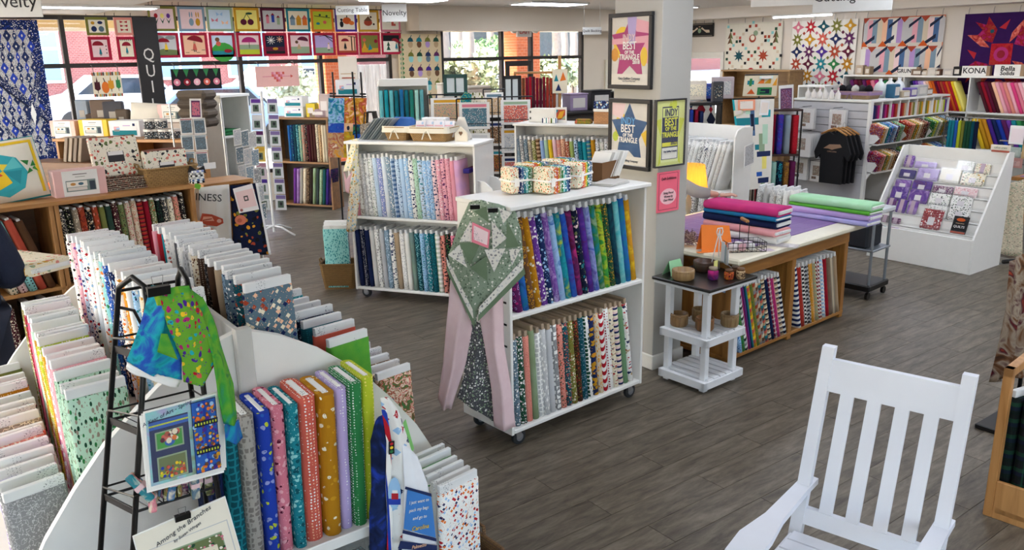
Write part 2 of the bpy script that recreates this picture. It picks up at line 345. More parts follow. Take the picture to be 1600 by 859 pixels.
def window(name, label, x0, x1, z0, z1, mull, trans, M, fm, pm, fw=.06, dp=.1, door=None):
    root = struct(bpy.data.objects.new(name, None), label); COL.objects.link(root); root.matrix_world = M
    def bx(nm, *a): return MB().rbox(*a, .006).build(nm, fm, root)
    bx('sill_rail', x0, x1, -dp/2, dp/2, z0, z0+fw); bx('head_rail', x0, x1, -dp/2, dp/2, z1-fw, z1)
    xs = [x0]+mull+[x1]
    for k, x in enumerate(xs): bx('mullion', x-fw/2 if 0 < k < len(xs)-1 else (x if k == 0 else x-fw), x+fw/2 if 0 < k < len(xs)-1 else (x+fw if k == 0 else x), -dp/2-.004, dp/2+.004, z0, z1)
    if trans: bx('transom', x0, x1, -dp/2-.002, dp/2+.002, trans-.03, trans+.03)
    for a, c in zip(xs[:-1], xs[1:]):
        for q, w in ((z0+fw, (trans or z1)-.03), (trans+.03, z1-fw)) if trans else ((z0+fw, z1-fw),):
            MB().box(a+fw/2, c-fw/2, -.004, .004, q, w).build('pane', pm, root)
    return root
window('window_1', 'wide dark-framed shop window with a transom on the left', W1[0], W1[1], W1[2], W1[3], [.6, 2.09, 3.11, 4.5, 5.83], 2.19, Matrix.Translation((0, YB+.06, 0)), FRAME, GLASS)
window('window_2', 'dark-framed window with glass door in the far corner', W2[0], W2[1], W2[2], W2[3], [9.53, 10.24], 2.17, Matrix.Translation((0, YB+.06, 0)), FRAME, GLASS)
window('window_3', 'white-framed window beside the hung quilts', -W3[1], -W3[0], W3[2], W3[3], [], 2.12, Matrix.Translation((XR+.03, 0, 0)) @ Matrix.Rotation(-PI/2, 4, 'Z'), mat('e8e4da', .5), GLASS, .08, .14)
window('window_4', 'long dark-framed shop window in the side wall', W4[0], W4[1], W4[2], W4[3], [6.9, 9.1], 2.19, Matrix.Translation((-4.07, 0, 0)) @ Matrix.Rotation(PI/2, 4, 'Z'), FRAME, GLASS)
window('window_5', 'dark-framed shop window in the wall behind the viewer', W5[0], W5[1], W5[2], W5[3], [-1.7, 0.], 2.19, Matrix.Translation((0, -4.07, 0)), FRAME, GLASS)
for lx, ly, lw, lr in ((-.85, -4.2, 5.1, (PI/2, 0, 0)), (-4.2, 8.0, 6.8, (0, -PI/2, 0)), (2.8, 13.2, 8.7, (-PI/2, 0, 0)), (9.9, 13.2, 3.4, (-PI/2, 0, 0))):
    pl = bpy.data.lights.new('daylight_portal', 'AREA'); pl.shape = 'RECTANGLE'; po = bpy.data.objects.new('daylight_portal', pl); COL.objects.link(po); po.location = (lx, ly, 1.6); po.rotation_euler = lr; pl.cycles.is_portal = True
    pl.size, pl.size_y = (2.5, lw) if lr[1] else (lw, 2.5)
d = struct(bpy.data.objects.new('door_1', None), 'dark glass shop door'); COL.objects.link(d); d.location = (0, YB-.02, 0)
for nm, a in (('stile', (9.57, 9.66, -.02, .02, .16, 2.12)), ('stile', (10.11, 10.2, -.02, .02, .16, 2.12)), ('rail', (9.66, 10.11, -.02, .02, .16, .4)), ('rail', (9.66, 10.11, -.02, .02, 2.02, 2.12)), ('push_bar', (9.66, 10.11, -.06, -.03, 1.05, 1.09))): MB().rbox(*a, .006).build(nm, FRAME, d)
# white painted door in the corner wall
d = struct(bpy.data.objects.new('door_2', None), 'cream painted door in the far corner'); COL.objects.link(d); d.location = (12.15, YB-.02, 0); DM = mat('d8d0bb', .6)
MB().box(0, .95, -.03, .03, 0, 2.1).build('door_leaf', DM, d)
for z0, z1 in ((.2, 1.0), (1.15, 1.95)): MB().rbox(.15, .8, -.05, -.03, z0, z1, .01).build('door_panel', DM, d)
MB().tube([(.88, -.04, 1), (.88, -.09, 1), (.78, -.09, 1)], .01).build('door_handle', ALU, d)
# square structural column
CX0, CX1, CY0, CY1 = 4.16, 4.46, 3.90, 4.35
c = struct(MB().rbox(CX0, CX1, CY0, CY1, 0, ZC, .004).build('column', mat('aeaca5', .6, var=.02)), 'pale painted square column with framed posters')
MB().rbox(CX0-.015, CX1+.015, CY0-.015, CY1+.015, 0, .11, .005).build('baseboard', mat('e2e0d8', .5), c)
struct(MB().rbox(XR-.02, XR, -4, 11.3, 0, .12, .004).build('baseboard_right', mat('dedad0', .5)), 'pale skirting board along the quilt wall')
# ceiling lights
def troffer(x, y, z, lx, ly, label):
    t = thing('ceiling_light', label, 'ceiling light', (x, y, z), 0, 'fluorescent ceiling lights')
    MB().box(-lx/2, lx/2, -ly/2, ly/2, -.03, 0).build('housing', mat('dedcd6', .5), t)
    MB().box(-lx/2+.03, lx/2-.03, -ly/2+.03, ly/2-.03, -.036, -.03).build('diffuser', LIGHTM, t)
LIGHTM = emit('eaf1ff', LAMP)
cols_, rows_ = ('left', 'second', 'third', 'fourth', 'right'), ('nearest the front', 'second', 'third', 'fourth', 'fifth', 'nearest the windows')
for i, x in enumerate((-1.6, 3.6, 6.4, 9.2, 12.0)):
    for j, y in enumerate((-2.6, .2, 3.0, 5.8, 8.6, 11.2)):
        troffer(x, y, 2.87 if x < 2.5 and y > 4.5 else ZC, 1.25, .62, 'fluorescent ceiling light, %s column, %s row' % (cols_[i], rows_[j]))
p = G(130, 8, 2.87)
troffer(p.x, p.y, 2.87, 1.6, .3, 'long fluorescent light in the dropped ceiling at upper left')
t = thing('strip_light', 'bright strip light under the soffit above the star quilt', 'strip light', (13.40, 9.2, 2.83))
MB().box(-.03, .03, -.62, .62, 0, .03).build('housing', mat('dedcd6'), t); MB().tube([(0, -.6, -.015), (0, .6, -.015)], .014).build('tube', LIGHTM, t)
# ---------------------------------------------------------------- outside the windows
def ob(nm, m, *boxes):
    b_ = MB()
    for q in boxes: b_.box(*q)
    return b_.build(nm, m)
BR = None
def brickmat(c1, c2, mort, scale=1.):
    m, n, l, b = newmat('brick_'+c1); tc = n.new('ShaderNodeTexCoord'); mp = n.new('ShaderNodeMapping'); mp.inputs['Rotation'].default_value = (PI/2, 0, 0)
    x = n.new('ShaderNodeTexBrick'); x.inputs['Color1'].default_value = lin(c1); x.inputs['Color2'].default_value = lin(c2); x.inputs['Mortar'].default_value = lin(mort); x.inputs['Scale'].default_value = 4*scale
    x.inputs['Mortar Size'].default_value = .012
    l.new(tc.outputs['Object'], mp.inputs[0]); l.new(mp.outputs[0], x.inputs['Vector']); l.new(x.outputs['Color'], b.inputs['Base Color']); b.inputs['Roughness'].default_value = .85
    bp = n.new('ShaderNodeBump'); bp.inputs['Strength'].default_value = .5; bp.inputs['Distance'].default_value = .01; l.new(x.outputs['Fac'], bp.inputs['Height']); bp.invert = True; l.new(bp.outputs[0], b.inputs['Normal'])
    return m
g = MB(); g.add([(-30, 13.2, -.1), (60, 13.2, -.1), (60, 17, -.1), (-30, 17, -.1), (60, 34, .9), (-30, 34, .9), (60, 90, 1.2), (-30, 90, 1.2)], [(0, 1, 2, 3), (3, 2, 4, 5), (5, 4, 6, 7)])
g.add([(14.2, 13.2, -.1), (60, 13.2, -.1), (60, -20, -.1), (14.2, -20, -.1)], [(0, 1, 2, 3)])
g.add([(-60, -40, -.1), (-4.2, -40, -.1), (-4.2, 13.2, -.1), (-60, 13.2, -.1)], [(0, 1, 2, 3)]).add([(-4.2, -40, -.1), (14.2, -40, -.1), (14.2, -4.2, -.1), (-4.2, -4.2, -.1)], [(0, 1, 2, 3)])
struct(g.build('ground', mat('b4b0a8', .9, var=.12, scale=.6)), 'sunlit pavement and parking lot outside')
bld = thing('brick_building', 'red brick building across the parking lot', 'building', (0, 34, .6))
RB = brickmat('9a5048', '84423c', 'b59a90')
MB().box(-14, 17, 0, 10, 0, 8).build('wall', RB, bld)
MB().rbox(-14.2, 17.2, -.15, 0, 7.6, 8.2, .03).build('parapet', mat('c9b490'), bld)
for x in (-9, -5.2, -.6, 3.6, 8.5, 11.2, 14.2):
    f = MB().rbox(x, x+1.7, -.08, .05, .9, 3.3, .02).build('window', mat('e4e4e2', .5), bld)
    for a, c_ in ((.1, .8), (.9, 1.6)):
        for q in (1.0, 2.15): MB().box(x+a, x+c_, -.1, -.07, q, q+1.05).build('pane', mat('7f9ab0', .15), f)
bld = thing('brick_shop', 'brick shopfront seen past the trees through the far window', 'building', (20, 40, .9))
MB().box(0, 30, 0, 10, 0, 7).build('wall', RB, bld); MB().box(3, 22, -.1, .1, .2, 3.2).build('shopfront_glass', mat('3c4248', .2), bld); MB().rbox(-.3, 30.3, -1.5, 0, 3.3, 3.9, .05).build('awning', mat('7d4a3c'), bld)
PB = brickmat('d8703c', 'c8602e', 'dba68a')
can = thing('canopy', 'cream fascia of the covered walkway outside the windows', 'canopy', (0, 15.6, 2.78))
MB().box(-20, 13.8, 0, .25, 0, .55).build('fascia', mat('d8b878', .7), can); MB().box(-20, 13.8, -2.4, .3, .55, .62).build('roof', mat('bfb4a0', .8), can)
MB().box(-20, 13.8, -.02, .02, -.05, 0).build('edge_trim', mat('e8dcc0', .6), can)
for px0, px1, nm in ((506, 541, 'orange brick pillar outside the left shop window'), (806, 842, 'orange brick pillar outside the glass door'), (20, 62, 'orange brick pillar behind the blue and white quilt')):
    a, c_ = YW(px0, 100, 15.3), YW(px1, 100, 15.3); t = thing('brick_pillar', nm, 'pillar', ((a.x+c_.x)/2, 15.5, -.1), 0, 'walkway pillars'); w = (c_.x-a.x)/2
    MB().rbox(-w, w, -.25, .25, .12, 2.9, .01).build('shaft', PB, t); MB().rbox(-w-.04, w+.04, -.29, .29, 0, .12, .01).build('base', mat('a89a8a', .8), t)
fence = thing('board_fence', 'weathered grey board fence outside beside the orange pillar', 'fence', (0, 19, -.05)); FB = [woodmat('77716a', '9a938a', 1.5, 2), woodmat('6c665f', '8d867d', 1.5, 2)]
a, c_ = YW(544, 100, 19), YW(612, 100, 19); k = 0; x = a.x
bme = [MB().rbox(0, .135, -.012, .012, .05, 2.1, .004).mesh('board', q) for q in FB]
while x < c_.x+1.5: obj('board', bme[k % 2], fence, (x, .004*(k % 3), 0)); x += .145; k += 1
for z in (.4, 1.7): MB().rbox(a.x, x, .015, .06, z, z+.09, .004).build('rail', FB[0], fence)
# leaf clusters for shrubs and tree crowns
def foliage(rx, ry, rz, n, s, seed, c0=(0, 0, 0)):
    rnd = random.Random(seed); b_ = MB()
    for i in range(n):
        u = Vector((rnd.gauss(0, 1), rnd.gauss(0, 1), rnd.gauss(0, 1))).normalized(); q = rnd.random()**.33
        lump = 1+.25*math.sin(5*u.x+seed)*math.cos(4*u.y+u.z*3)
        p = Vector((u.x*rx, u.y*ry, u.z*rz))*q*lump+Vector(c0); a = Vector((rnd.uniform(-1, 1), rnd.uniform(-1, 1), rnd.uniform(-1, 1))).normalized(); c2 = a.cross(u+Vector((.01, .02, .3))).normalized()
        b_.add([p-a*s, p-c2*s*.5, p+a*s, p+c2*s*.5], [(0, 1, 2, 3)])
    return b_
LEAF = [mat('4f6b3c', .7, var=.3, scale=3), mat('86926a', .7, var=.3, scale=3), mat('a9ac8c', .7, var=.25, scale=3)]
def shrub(px, py0, py1, Y, w, lm, label, seed, n=900, trunk=False):
    p = YW(px, py1, Y); q = YW(px, py0, Y); h = q.z-p.z; t = thing('shrub', label, 'shrub', (p.x, Y, p.z-.15), 0, 'shrubs outside')
    foliage(w/2, w/2, h/2+.1, n, .10, seed, (0, 0, h/2+.15)).build('foliage', LEAF[lm], t)
    MB().tube([(0, 0, -.6), (.02, 0, .3), (0, .03, h*.6)], [.04, .03, .015], 6).build('stem', mat('5d4a3a'), t)
shrub(765, 62, 90, 26, 2.6, 0, 'round clipped green bush seen through the far window', 3)
shrub(742, 76, 92, 24, 1.6, 2, 'small pale round bush below the clipped green bush', 4, 600)
shrub(720, 98, 150, 16.6, 1.0, 2, 'loose pale shrub left of the glass door outside', 5)
shrub(752, 97, 150, 17.4, 1.1, 1, 'twiggy green shrub just left of the glass door outside', 6)
shrub(696, 104, 150, 16.0, .8, 1, 'olive shrub at the left edge of the far window', 8)
shrub(862, 96, 130, 16.6, 1.1, 1, 'green shrub right of the orange pillar by the door', 7)
shrub(895, 97, 130, 17.6, 1.1, 2, 'pale shrub at the right end of the far window', 9)
shrub(455, 108, 150, 22.0, 1.6, 2, 'pale shrub outside behind the pink heart runner', 10)
def tree(px, Y, r, label, seed, h=7., z=.5):
    p = YW(px, 60, Y); t = thing('tree', label, 'tree', (p.x, Y, z), 0, 'trees across the lot'); rnd = random.Random(seed)
    MB().tube([(0, 0, -.3), (.1, 0, h*.3), (.05, .1, h*.6), (.1, 0, h+1.3*(seed % 3))], [r, r*.85, r*.6, r*.3], 10).build('trunk', mat('7a6c60', .9, var=.25, scale=5, bump=.6), t, True)
    foliage(1.3, 1.3, 1.2, 600, .18, seed, (0, 0, h+1.3*(seed % 3))).build('crown', LEAF[seed % 2], t)
for px, Y, r, s in ((692, 34, .3, 1), (712, 29, .34, 2), (728, 21.5, .22, 3), (765, 38, .28, 4), (868, 34, .3, 5), (880, 36.3, .28, 6), (894, 25, .18, 7)):
    tree(px, Y, r, ['slim pine trunk at the left edge of the far window', 'stout tree trunk near the left of the far window', 'pale tree trunk beside the stout one outside', 'thin tree rising behind the round clipped bush', 'tree behind the white car, left of the pair', 'tree behind the white car, right of the pair', 'slim tree at the right end of the far window'][s-1], s)
def car(px, py, Y, rz, cm, label, z):
    p = YW(px, py, Y); t = thing('car', label, 'car', (p.x, Y, z), rz, 'parked cars'); body = mat(cm, .25, .1); gl = mat('27313a', .1)
    prof = [(-2.1, .35), (-2.15, .75), (-1.9, .95), (-1.2, 1.02), (-.75, 1.5), (.75, 1.52), (1.35, 1.05), (2.05, .9), (2.15, .6), (2.1, .35)]
    MB().prism(prof, -.85, .85).build('body', body, t); MB().prism([(-1.1, 1.04), (-.72, 1.44), (.7, 1.46), (1.2, 1.06)], -.865, .865).build('side_windows', gl, t)
    for x in (-1.35, 1.35):
        for y in (-.8, .8): MB().lathe([(.0, -.11), (.33, -.11), (.33, .11), (.0, .11)], 16, 0, Matrix.Translation((x, y, .33)) @ Matrix.Rotation(PI/2, 4, 'X')).build('wheel', mat('1b1b1c', .7), t)
    MB().rbox(2.1, 2.17, -.7, -.4, .62, .75, .02).build('headlight', mat('e8eef2', .1), t); MB().rbox(2.1, 2.17, .4, .7, .62, .75, .02).build('headlight', mat('e8eef2', .1), t)
car(858, 78, 27, R(185), 'e8e8e6', 'white car parked beyond the orange pillar by the door', .45)
car(812, 78, 30, R(170), 'd8dadd', 'silver car parked behind the glass door', .55)
car(325, 130, 21, R(175), '7f9cc0', 'blue car parked outside the left window', .1)
car(440, 110, 27, R(185), 'e4e6e8', 'white car parked behind the pink heart runner', .45)
car(185, 112, 25, R(178), 'e9e9e9', 'white car parked in front of the brick building', .35)
# ================================================================ bolts of fabric
BOARD = None
def boardmat(c='e4e5e4', ink='74767c'):
    k = ('board', c)
    if k in MC: return MC[k]
    m, n, l, b = newmat('bolt_board_'+c); b.inputs['Roughness'].default_value = .55; tc = n.new('ShaderNodeTexCoord'); oi = n.new('ShaderNodeObjectInfo')
    mp = n.new('ShaderNodeMapping'); mp.inputs['Scale'].default_value = (150, 330, 330); l.new(tc.outputs['Object'], mp.inputs[0]); l.new(oi.outputs['Random'], mp.inputs['Location'])
    nz = n.new('ShaderNodeTexNoise'); nz.inputs['Scale'].default_value = 1; nz.inputs['Detail'].default_value = 1; l.new(mp.outputs[0], nz.inputs['Vector'])
    mp2 = n.new('ShaderNodeMapping'); mp2.inputs['Scale'].default_value = (11, 2, 3); l.new(tc.outputs['Object'], mp2.inputs[0]); l.new(oi.outputs['Random'], mp2.inputs['Location'])
    n2 = n.new('ShaderNodeTexNoise'); n2.inputs['Scale'].default_value = 1.5; n2.inputs['Detail'].default_value = 0; l.new(mp2.outputs[0], n2.inputs['Vector'])
    g1 = n.new('ShaderNodeMath'); g1.operation = 'GREATER_THAN'; g1.inputs[1].default_value = .62; l.new(nz.outputs['Fac'], g1.inputs[0])
    g2 = n.new('ShaderNodeMath'); g2.operation = 'GREATER_THAN'; g2.inputs[1].default_value = .63; l.new(n2.outputs['Fac'], g2.inputs[0])
    mu = n.new('ShaderNodeMath'); mu.operation = 'MULTIPLY'; l.new(g1.outputs[0], mu.inputs[0]); l.new(g2.outputs[0], mu.inputs[1])
    mx = n.new('ShaderNodeMix'); mx.data_type = 'RGBA'; mx.inputs[6].default_value = lin(c); mx.inputs[7].default_value = lin(ink); l.new(mu.outputs[0], mx.inputs[0]); l.new(mx.outputs[2], b.inputs['Base Color'])
    MC[k] = m; return m
BM = {}
def wrapmesh(w, t, h, bulge=1.):
    k = ('w', round(w, 3), round(t, 3), round(h, 3))
    if k in BM: return BM[k]
    rnd = random.Random(hash(k) % 999); n = 5; b = MB(); rings = 6; sec = []
    r = t/2
    for sx in (1, -1):
        for i in range(n+1):
            a = -PI/2+PI*i/n
            sec.append((sx*(w/2-r*.8+r*.8*math.cos(a)), sx*r*math.sin(a)))
    m_ = len(sec); v = []
    for j in range(rings+1):
        z = h*j/rings; s = 1+.05*rnd.uniform(-1, 1) if 0 < j < rings else .97
        dx = rnd.uniform(-.002, .002)
        v += [(x+dx, y*s, z) for x, y in sec]
    f = [(j*m_+i, j*m_+(i+1) % m_, (j+1)*m_+(i+1) % m_, (j+1)*m_+i) for j in range(rings) for i in range(m_)]
    f += [tuple(range(m_-1, -1, -1)), tuple(rings*m_+i for i in range(m_))]
    b.add(v, f); me = b.mesh('fabric_wrap', mat('white')); 
    me.polygons.foreach_set('use_smooth', [len(p.vertices) == 4 for p in me.polygons]); BM[k] = me; return me
def boardmesh(w, t, z0, z1):
    k = ('b', round(w, 3), round(t, 3), round(z0, 3), round(z1, 3))
    if k not in BM: BM[k] = MB().rbox(-w/2, w/2, -t/2, t/2, z0, z1, .002).mesh('board', mat('white'))
    return BM[k]
PW = dict(solid='plain', batik='batik', dots='dotted', floral='floral', toss='novelty print', ring='ring print', leaf='leaf print', vine='vine print', stripe='striped', band='banded', diag='diagonal stripe', plaid='plaid', check='checked', lattice='lattice print')
def cname(c):
    nm = {'lgrey': 'light grey', 'dgrey': 'dark grey', 'dteal': 'dark teal', 'dgreen': 'dark green', 'pale': 'pale blue', 'hot': 'hot pink', 'sky': 'sky blue', 'grass': 'grass green', 'kelly': 'bright green', 'dbrown': 'dark brown', 'choc': 'chocolate', 'offwhite': 'off-white', 'midnight': 'dark navy', 'tan': 'tan'}
    return nm.get(c, c)
def desc(spec):
    w = spec.split(); d = cname(w[1])+' '+PW[w[0]]
    return d
NB = [0]
def bolt(spec, loc, rz, label, group, w=.205, t=.045, h=.56, tilt=0., style='board', out=.035, bc='e4e5e4', lean=0., name='fabric_bolt', lod=2):
    NB[0] += 1
    fm = fab(spec)
    if lod == 0:
        o = obj(name, wrapmesh(w, t, h), None, loc, (tilt, lean, rz), fm); return tag(o, label, 'fabric bolt', group)
    o = thing(name, label, 'fabric bolt', loc, 0, group); o.rotation_euler = (tilt, lean, rz)
    obj('fabric_wrap', wrapmesh(w, t, h), o, m=fm)
    if style == 'board': obj('board', boardmesh(w*.95, min(.024, t*.55), h*.5, h+out), o, m=boardmat(bc))
    else:
        obj('end_label', boardmesh(w*.74, t*.36, h-.01, h+.004), o, m=boardmat('f2f1ec', '3a3a40'))
    return o
def row(specs, p0, p1, brz, where, group, side='left', rnd=None, tilts=None, label=None, jit=0., **kw):
    """a row of bolts from p0 to p1 (first to last); brz is the direction of the boards"""
    rnd = random.Random(len(specs)*7+int(p0[0]*100)); n = len(specs); p0, p1 = Vector(p0), Vector(p1); pitch = (p1-p0).length/max(1, n-1)
    for i, s in enumerate(specs):
        k2 = dict(kw); ss = s
        if ss[0].isdigit(): th, ss = ss.split(' ', 1); k2['t'] = float('.0'+th)
        else: k2.setdefault('t', max(.018, round(min(.055, pitch*.86), 3)))
        p = p0.lerp(p1, i/max(1, n-1)); k2['h'] = round(kw.get('h', .56)+rnd.choice((-.012, -.006, 0, 0, .006, .012)), 3)
        t_ = tilts(i) if callable(tilts) else (tilts or 0.)
        bolt(ss, p, brz+rnd.uniform(-jit, jit), '%s bolt, %s from %s, %s' % (desc(ss), ORD[i], side, where), group, tilt=t_, **k2)
WP = WHITEP()
# ---------------------------------------------------------------- stepped white display unit in the left foreground
GX, GY0, GY1 = .89, 2.90, 4.50
gd = thing('display_unit', 'white stepped double-sided display unit with curved end panels in left foreground', 'display unit', (GX, GY0, 0))
curve = [(0, 1.29), (.05, 1.275), (.14, 1.24), (.29, 1.15), (.40, 1.06), (.48, .99), (.59, .86), (.70, .71), (.76, .60), (.82, .48), (.88, .33), (.92, .16), (.93, .02)]
for sx, nm in ((1, 'end_panel'), (-1, 'end_panel')):
    for y in (-.03, GY1-GY0):
        pts = [(sx*.012, .02)]+[(sx*(x+.012), z) for x, z in curve]
        MB().prism(pts if sx < 0 else pts[::-1], y, y+.025).build(nm, WP, gd)
        if y < 0:   # raised edge band of the end panel
            e = MB(); P_ = [(sx*(x+.012), z) for x, z in curve]
            for a, b_ in zip(P_[:-1], P_[1:]): e.poly([(a[0], y-.002, a[1]), (b_[0], y-.002, b_[1]), (b_[0], y+.027, b_[1]+.002), (a[0], y+.027, a[1]+.002)])
            e.build('panel_edge', WP, gd)
MB().rbox(-.012, .012, -.04, GY1-GY0+.03, .02, 1.29, .003).build('spine_board', WP, gd)
MB().rbox(-.03, .03, -.075, -.035, .02, 1.31, .004).build('post', mat('c9c8c2', .5), gd)
MB().rbox(-.03, .03, GY1-GY0, GY1-GY0+.04, .02, 1.31, .004).build('post', mat('c9c8c2', .5), gd)
for sx in (1, -1):
    for x0, x1, z in ((.02, .31, .86), (.32, .62, .55), (.64, .9, .22)):
        a, b_ = sorted((sx*x0, sx*x1)); MB().rbox(a, b_, 0, GY1-GY0, z, z+.018, .003).build('shelf', WP, gd)
        q = sx*x1; MB().rbox(min(q, q+sx*.012), max(q, q+sx*.012), 0, GY1-GY0, z-.12, z+.03, .003).build('shelf_lip', WP, gd)
MB().rbox(-.9, .9, .02, GY1-GY0-.02, 0, .06, .003).build('plinth', mat('b9b8b2', .6), gd)
# endcap shelf
MB().rbox(-.24, .56, -.30, -.03, .47, .495, .003).build('endcap_shelf', WP, gd); MB().rbox(-.24, .56, -.31, -.30, .455, .50, .003).build('shelf_lip', WP, gd)
MB().rbox(-.22, .54, -.28, -.03, .03, .055, .003).build('endcap_shelf', WP, gd)
TR = ['toss slate rust cream navy peach .75', 'toss dteal white rust', 'floral slate white navy', 'vine steel midnight', 'solid taupe tan', 'solid dbrown choc', 'floral black dgrey taupe', 'dots dbrown taupe', 'floral cream tan brown', 'floral offwhite grey taupe', 'leaf lgrey grey', 'dots white dgrey', 'stripe grey dgrey', 'leaf white lgrey', 'toss white coral lgrey', 'solid turquoise teal', 'dots red rust 1.6', 'solid pink rose']
row(TR, (1.05, GY0+.06, .88), (1.09, 4.38, .88), R(6), 'top right tier of stepped unit', 'bolts on the top right tier', 'the near end', h=.535, t=.05, jit=R(4), tilts=lambda i: R(-2-1.5*(i % 3)))
TL = ['floral white orange green sky', 'floral cream orange coral amber', 'floral sky white navy teal', 'solid white lgrey', 'floral amber cream orange', 'toss white orange amber', 'leaf navy sky white', 'floral blue navy white', 'toss aqua orange green white .8', 'floral white orange red sage .8', 'solid pale white', 'toss white red sky black', 'toss white navy rose', 'toss pale navy red white', 'toss pink plum purple blush', 'toss white sage black rose']
row(TL, (.73, GY0+.10, .88), (.70, 4.40, .88), R(6), 'top left tier of stepped unit', 'bolts on the top left tier', 'the near end', h=.535, t=.05, jit=R(3), tilts=lambda i: R(-3-1.2*(i % 4)))
row(['solid kelly grass 3', 'solid rust coral', 'dots dteal teal', 'floral midnight steel', 'floral navy blue', 'dots slate white', 'leaf teal aqua', 'floral charcoal grey', 'solid navy denim', 'dots teal white', 'floral steel white'], (1.38, GY0+.10, .57), (1.40, 4.2, .57), R(9), 'middle right tier of stepped unit', 'bolts on the middle right tier', 'the near end', h=.54, t=.05, jit=R(3), tilts=lambda i: R(-2-(i % 3)))
row(['batik teal coral cream rust green brown 2.6', 'batik rust cream brown teal 2.4', 'floral brown coral cream', 'floral wine pink sage', 'leaf cream brown', 'toss white grey rust', 'floral navy rose', 'dots red cream', 'leaf green sage'], (1.72, GY0+.36, .24), (1.74, 4.1, .24), R(7), 'low right tier of stepped unit', 'bolts on the low right tier', 'the near end', h=.54, t=.05, jit=R(3), tilts=lambda i: R(-2-(i % 3)))
row(['leaf mint green dgreen taupe .9', 'vine mint sage', 'leaf mint sage dgreen', 'dots mustard amber 1.3', 'dots pink blush', 'check pink white', 'band magenta hot blush .6', 'dots gold lemon', 'leaf lime cream', 'floral pink magenta green', 'dots mustard lemon', 'leaf mint white', 'solid green dgreen', 'solid rose hot', 'floral crimson rose dgreen', 'dots mint white', 'floral olive pink cream'], (.42, GY0+.12, .57), (.45, 4.34, .57), R(7), 'middle left tier of stepped unit', 'bolts on the middle left tier', 'the near end', h=.55, t=.05, jit=R(5), tilts=lambda i: R(-1-2*(i % 3)))
row(['vine grey lgrey 1.7', 'floral grey white', 'floral lavender white', 'dots lgrey white', 'floral purple lilac', 'floral salmon rust cream', 'floral coral rose', 'vine taupe cream', 'floral brown olive', 'floral wine rose green', 'leaf moss cream', 'dots mustard cream', 'floral rust brown', 'floral maroon pink', 'solid olive moss'], (.19, GY0+.17, .25), (.22, 4.40, .25), R(10), 'low left tier of stepped unit', 'bolts on the low left tier', 'the near end', h=.54, t=.05, jit=R(4), tilts=lambda i: R(-2-2*(i % 3)))
# coloured bolts on the endcap shelf: spines to the front
EC = [('navy', 'lattice midnight navy .8', .050), ('dark teal', 'lattice dteal teal .8', .056), ('grey', 'lattice 7f7a74 a8a39b 1.0', .064), ('royal blue', 'floral royal blue lime periwinkle royal .6', .050), ('dusty pink', 'floral rose wine pink .7', .052), ('teal', 'floral teal dteal aqua .7', .045), ('coral', 'dots coral white peach .75', .072), ('mustard', 'floral mustard cream gold mustard .55', .068), ('lavender', 'dots lavender white .8', .046), ('emerald green', 'dots green mint white .85', .056), ('lime', 'dots lime lemon .7', .054)]
x = .655
for k, (cn, s, t_) in enumerate(EC):
    x += t_/2
    hh = (.55, .55, .575, .575, .58, .575, .585, .58, .585, .595, .60)[k]
    bolt(s, (x, GY0-.165-.012*(k % 2), .498), R(90), '%s bolt with small white print standing on the endcap shelf, spine out' % cn, 'bolts on the endcap shelf', w=.21, t=round(t_-.004, 3), h=hh, style='flush', tilt=R(.5), lean=R(-2))
    x += t_/2+.002
# plastic bags of panels below the endcap shelf
for k in range(5):
    t = thing('pattern_pack', 'clear bag of folded fabric under the endcap shelf, %s from left' % ORD[k], 'pattern pack', (.76+k*.14, GY0-.20, .06), R(4*k-8), 'bags under the endcap shelf')
    MB().rbox(-.06, .06, -.02, .02, 0, .28, .008).build('folded_fabric', fab(['batik teal dteal sage', 'floral charcoal steel', 'batik slate dgreen', 'floral dgrey aqua', 'batik midnight teal'][k]), t); MB().rbox(-.07, .07, -.025, .025, 0, .33, .004).build('clear_bag', clear('white', .18), t)
# ================================================================ draped cloth helper
AX = [Vector((1, 0, 0)), Vector((0, 1, 0)), Vector((0, 0, 1))]
def Vd(p, az):
    n_ = Vector((math.cos(az), math.sin(az), 0)); p = Vector(p)
    def f(x, y, d=0.):
        r_ = ray(x, y); t = (p.dot(n_)+d)/r_.dot(n_); return Vector((r_.x*t, r_.y*t, HC+r_.z*t))
    return f
def Yd(Y): return lambda x, y, d=0.: YW(x, y, Y+d)
def Xd(X): return lambda x, y, d=0.: XW(x, y, X+d)
def cloth(name, rows, at, m, parent, origin, th=.006, fold=0., freq=3., ph=0., sub=5, ax=1, smooth=True):
    """rows of photo points (x, y, depth offset) laid on a vertical plane in the room, rippled along axis ax"""
    g = [[at(*p) for p in r] for r in rows]; nr, nc = len(g)-1, len(g[0])-1; o = Vector(origin)
    def fn(u, v):
        a = min(u*nr, nr-1e-6); b = min(v*nc, nc-1e-6); i, j = int(a), int(b); a -= i; b -= j
        sa, sb = a*a*(3-2*a)*.5+a*.5, b*b*(3-2*b)*.5+b*.5
        p = (g[i][j]*(1-sa)+g[i+1][j]*sa)*(1-sb)+(g[i][j+1]*(1-sa)+g[i+1][j+1]*sa)*sb
        w = fold*math.sin(freq*2*PI*v+ph+u*1.7)*(.35+.65*u)+fold*.3*math.sin(freq*5*v+7*u+ph)
        p = p.copy(); p += AX[ax]*w if isinstance(ax, int) else ax*w; return p-o
    return MB().sheet(fn, max(1, nr*sub), max(1, nc*sub), th).build(name, m, parent, smooth)
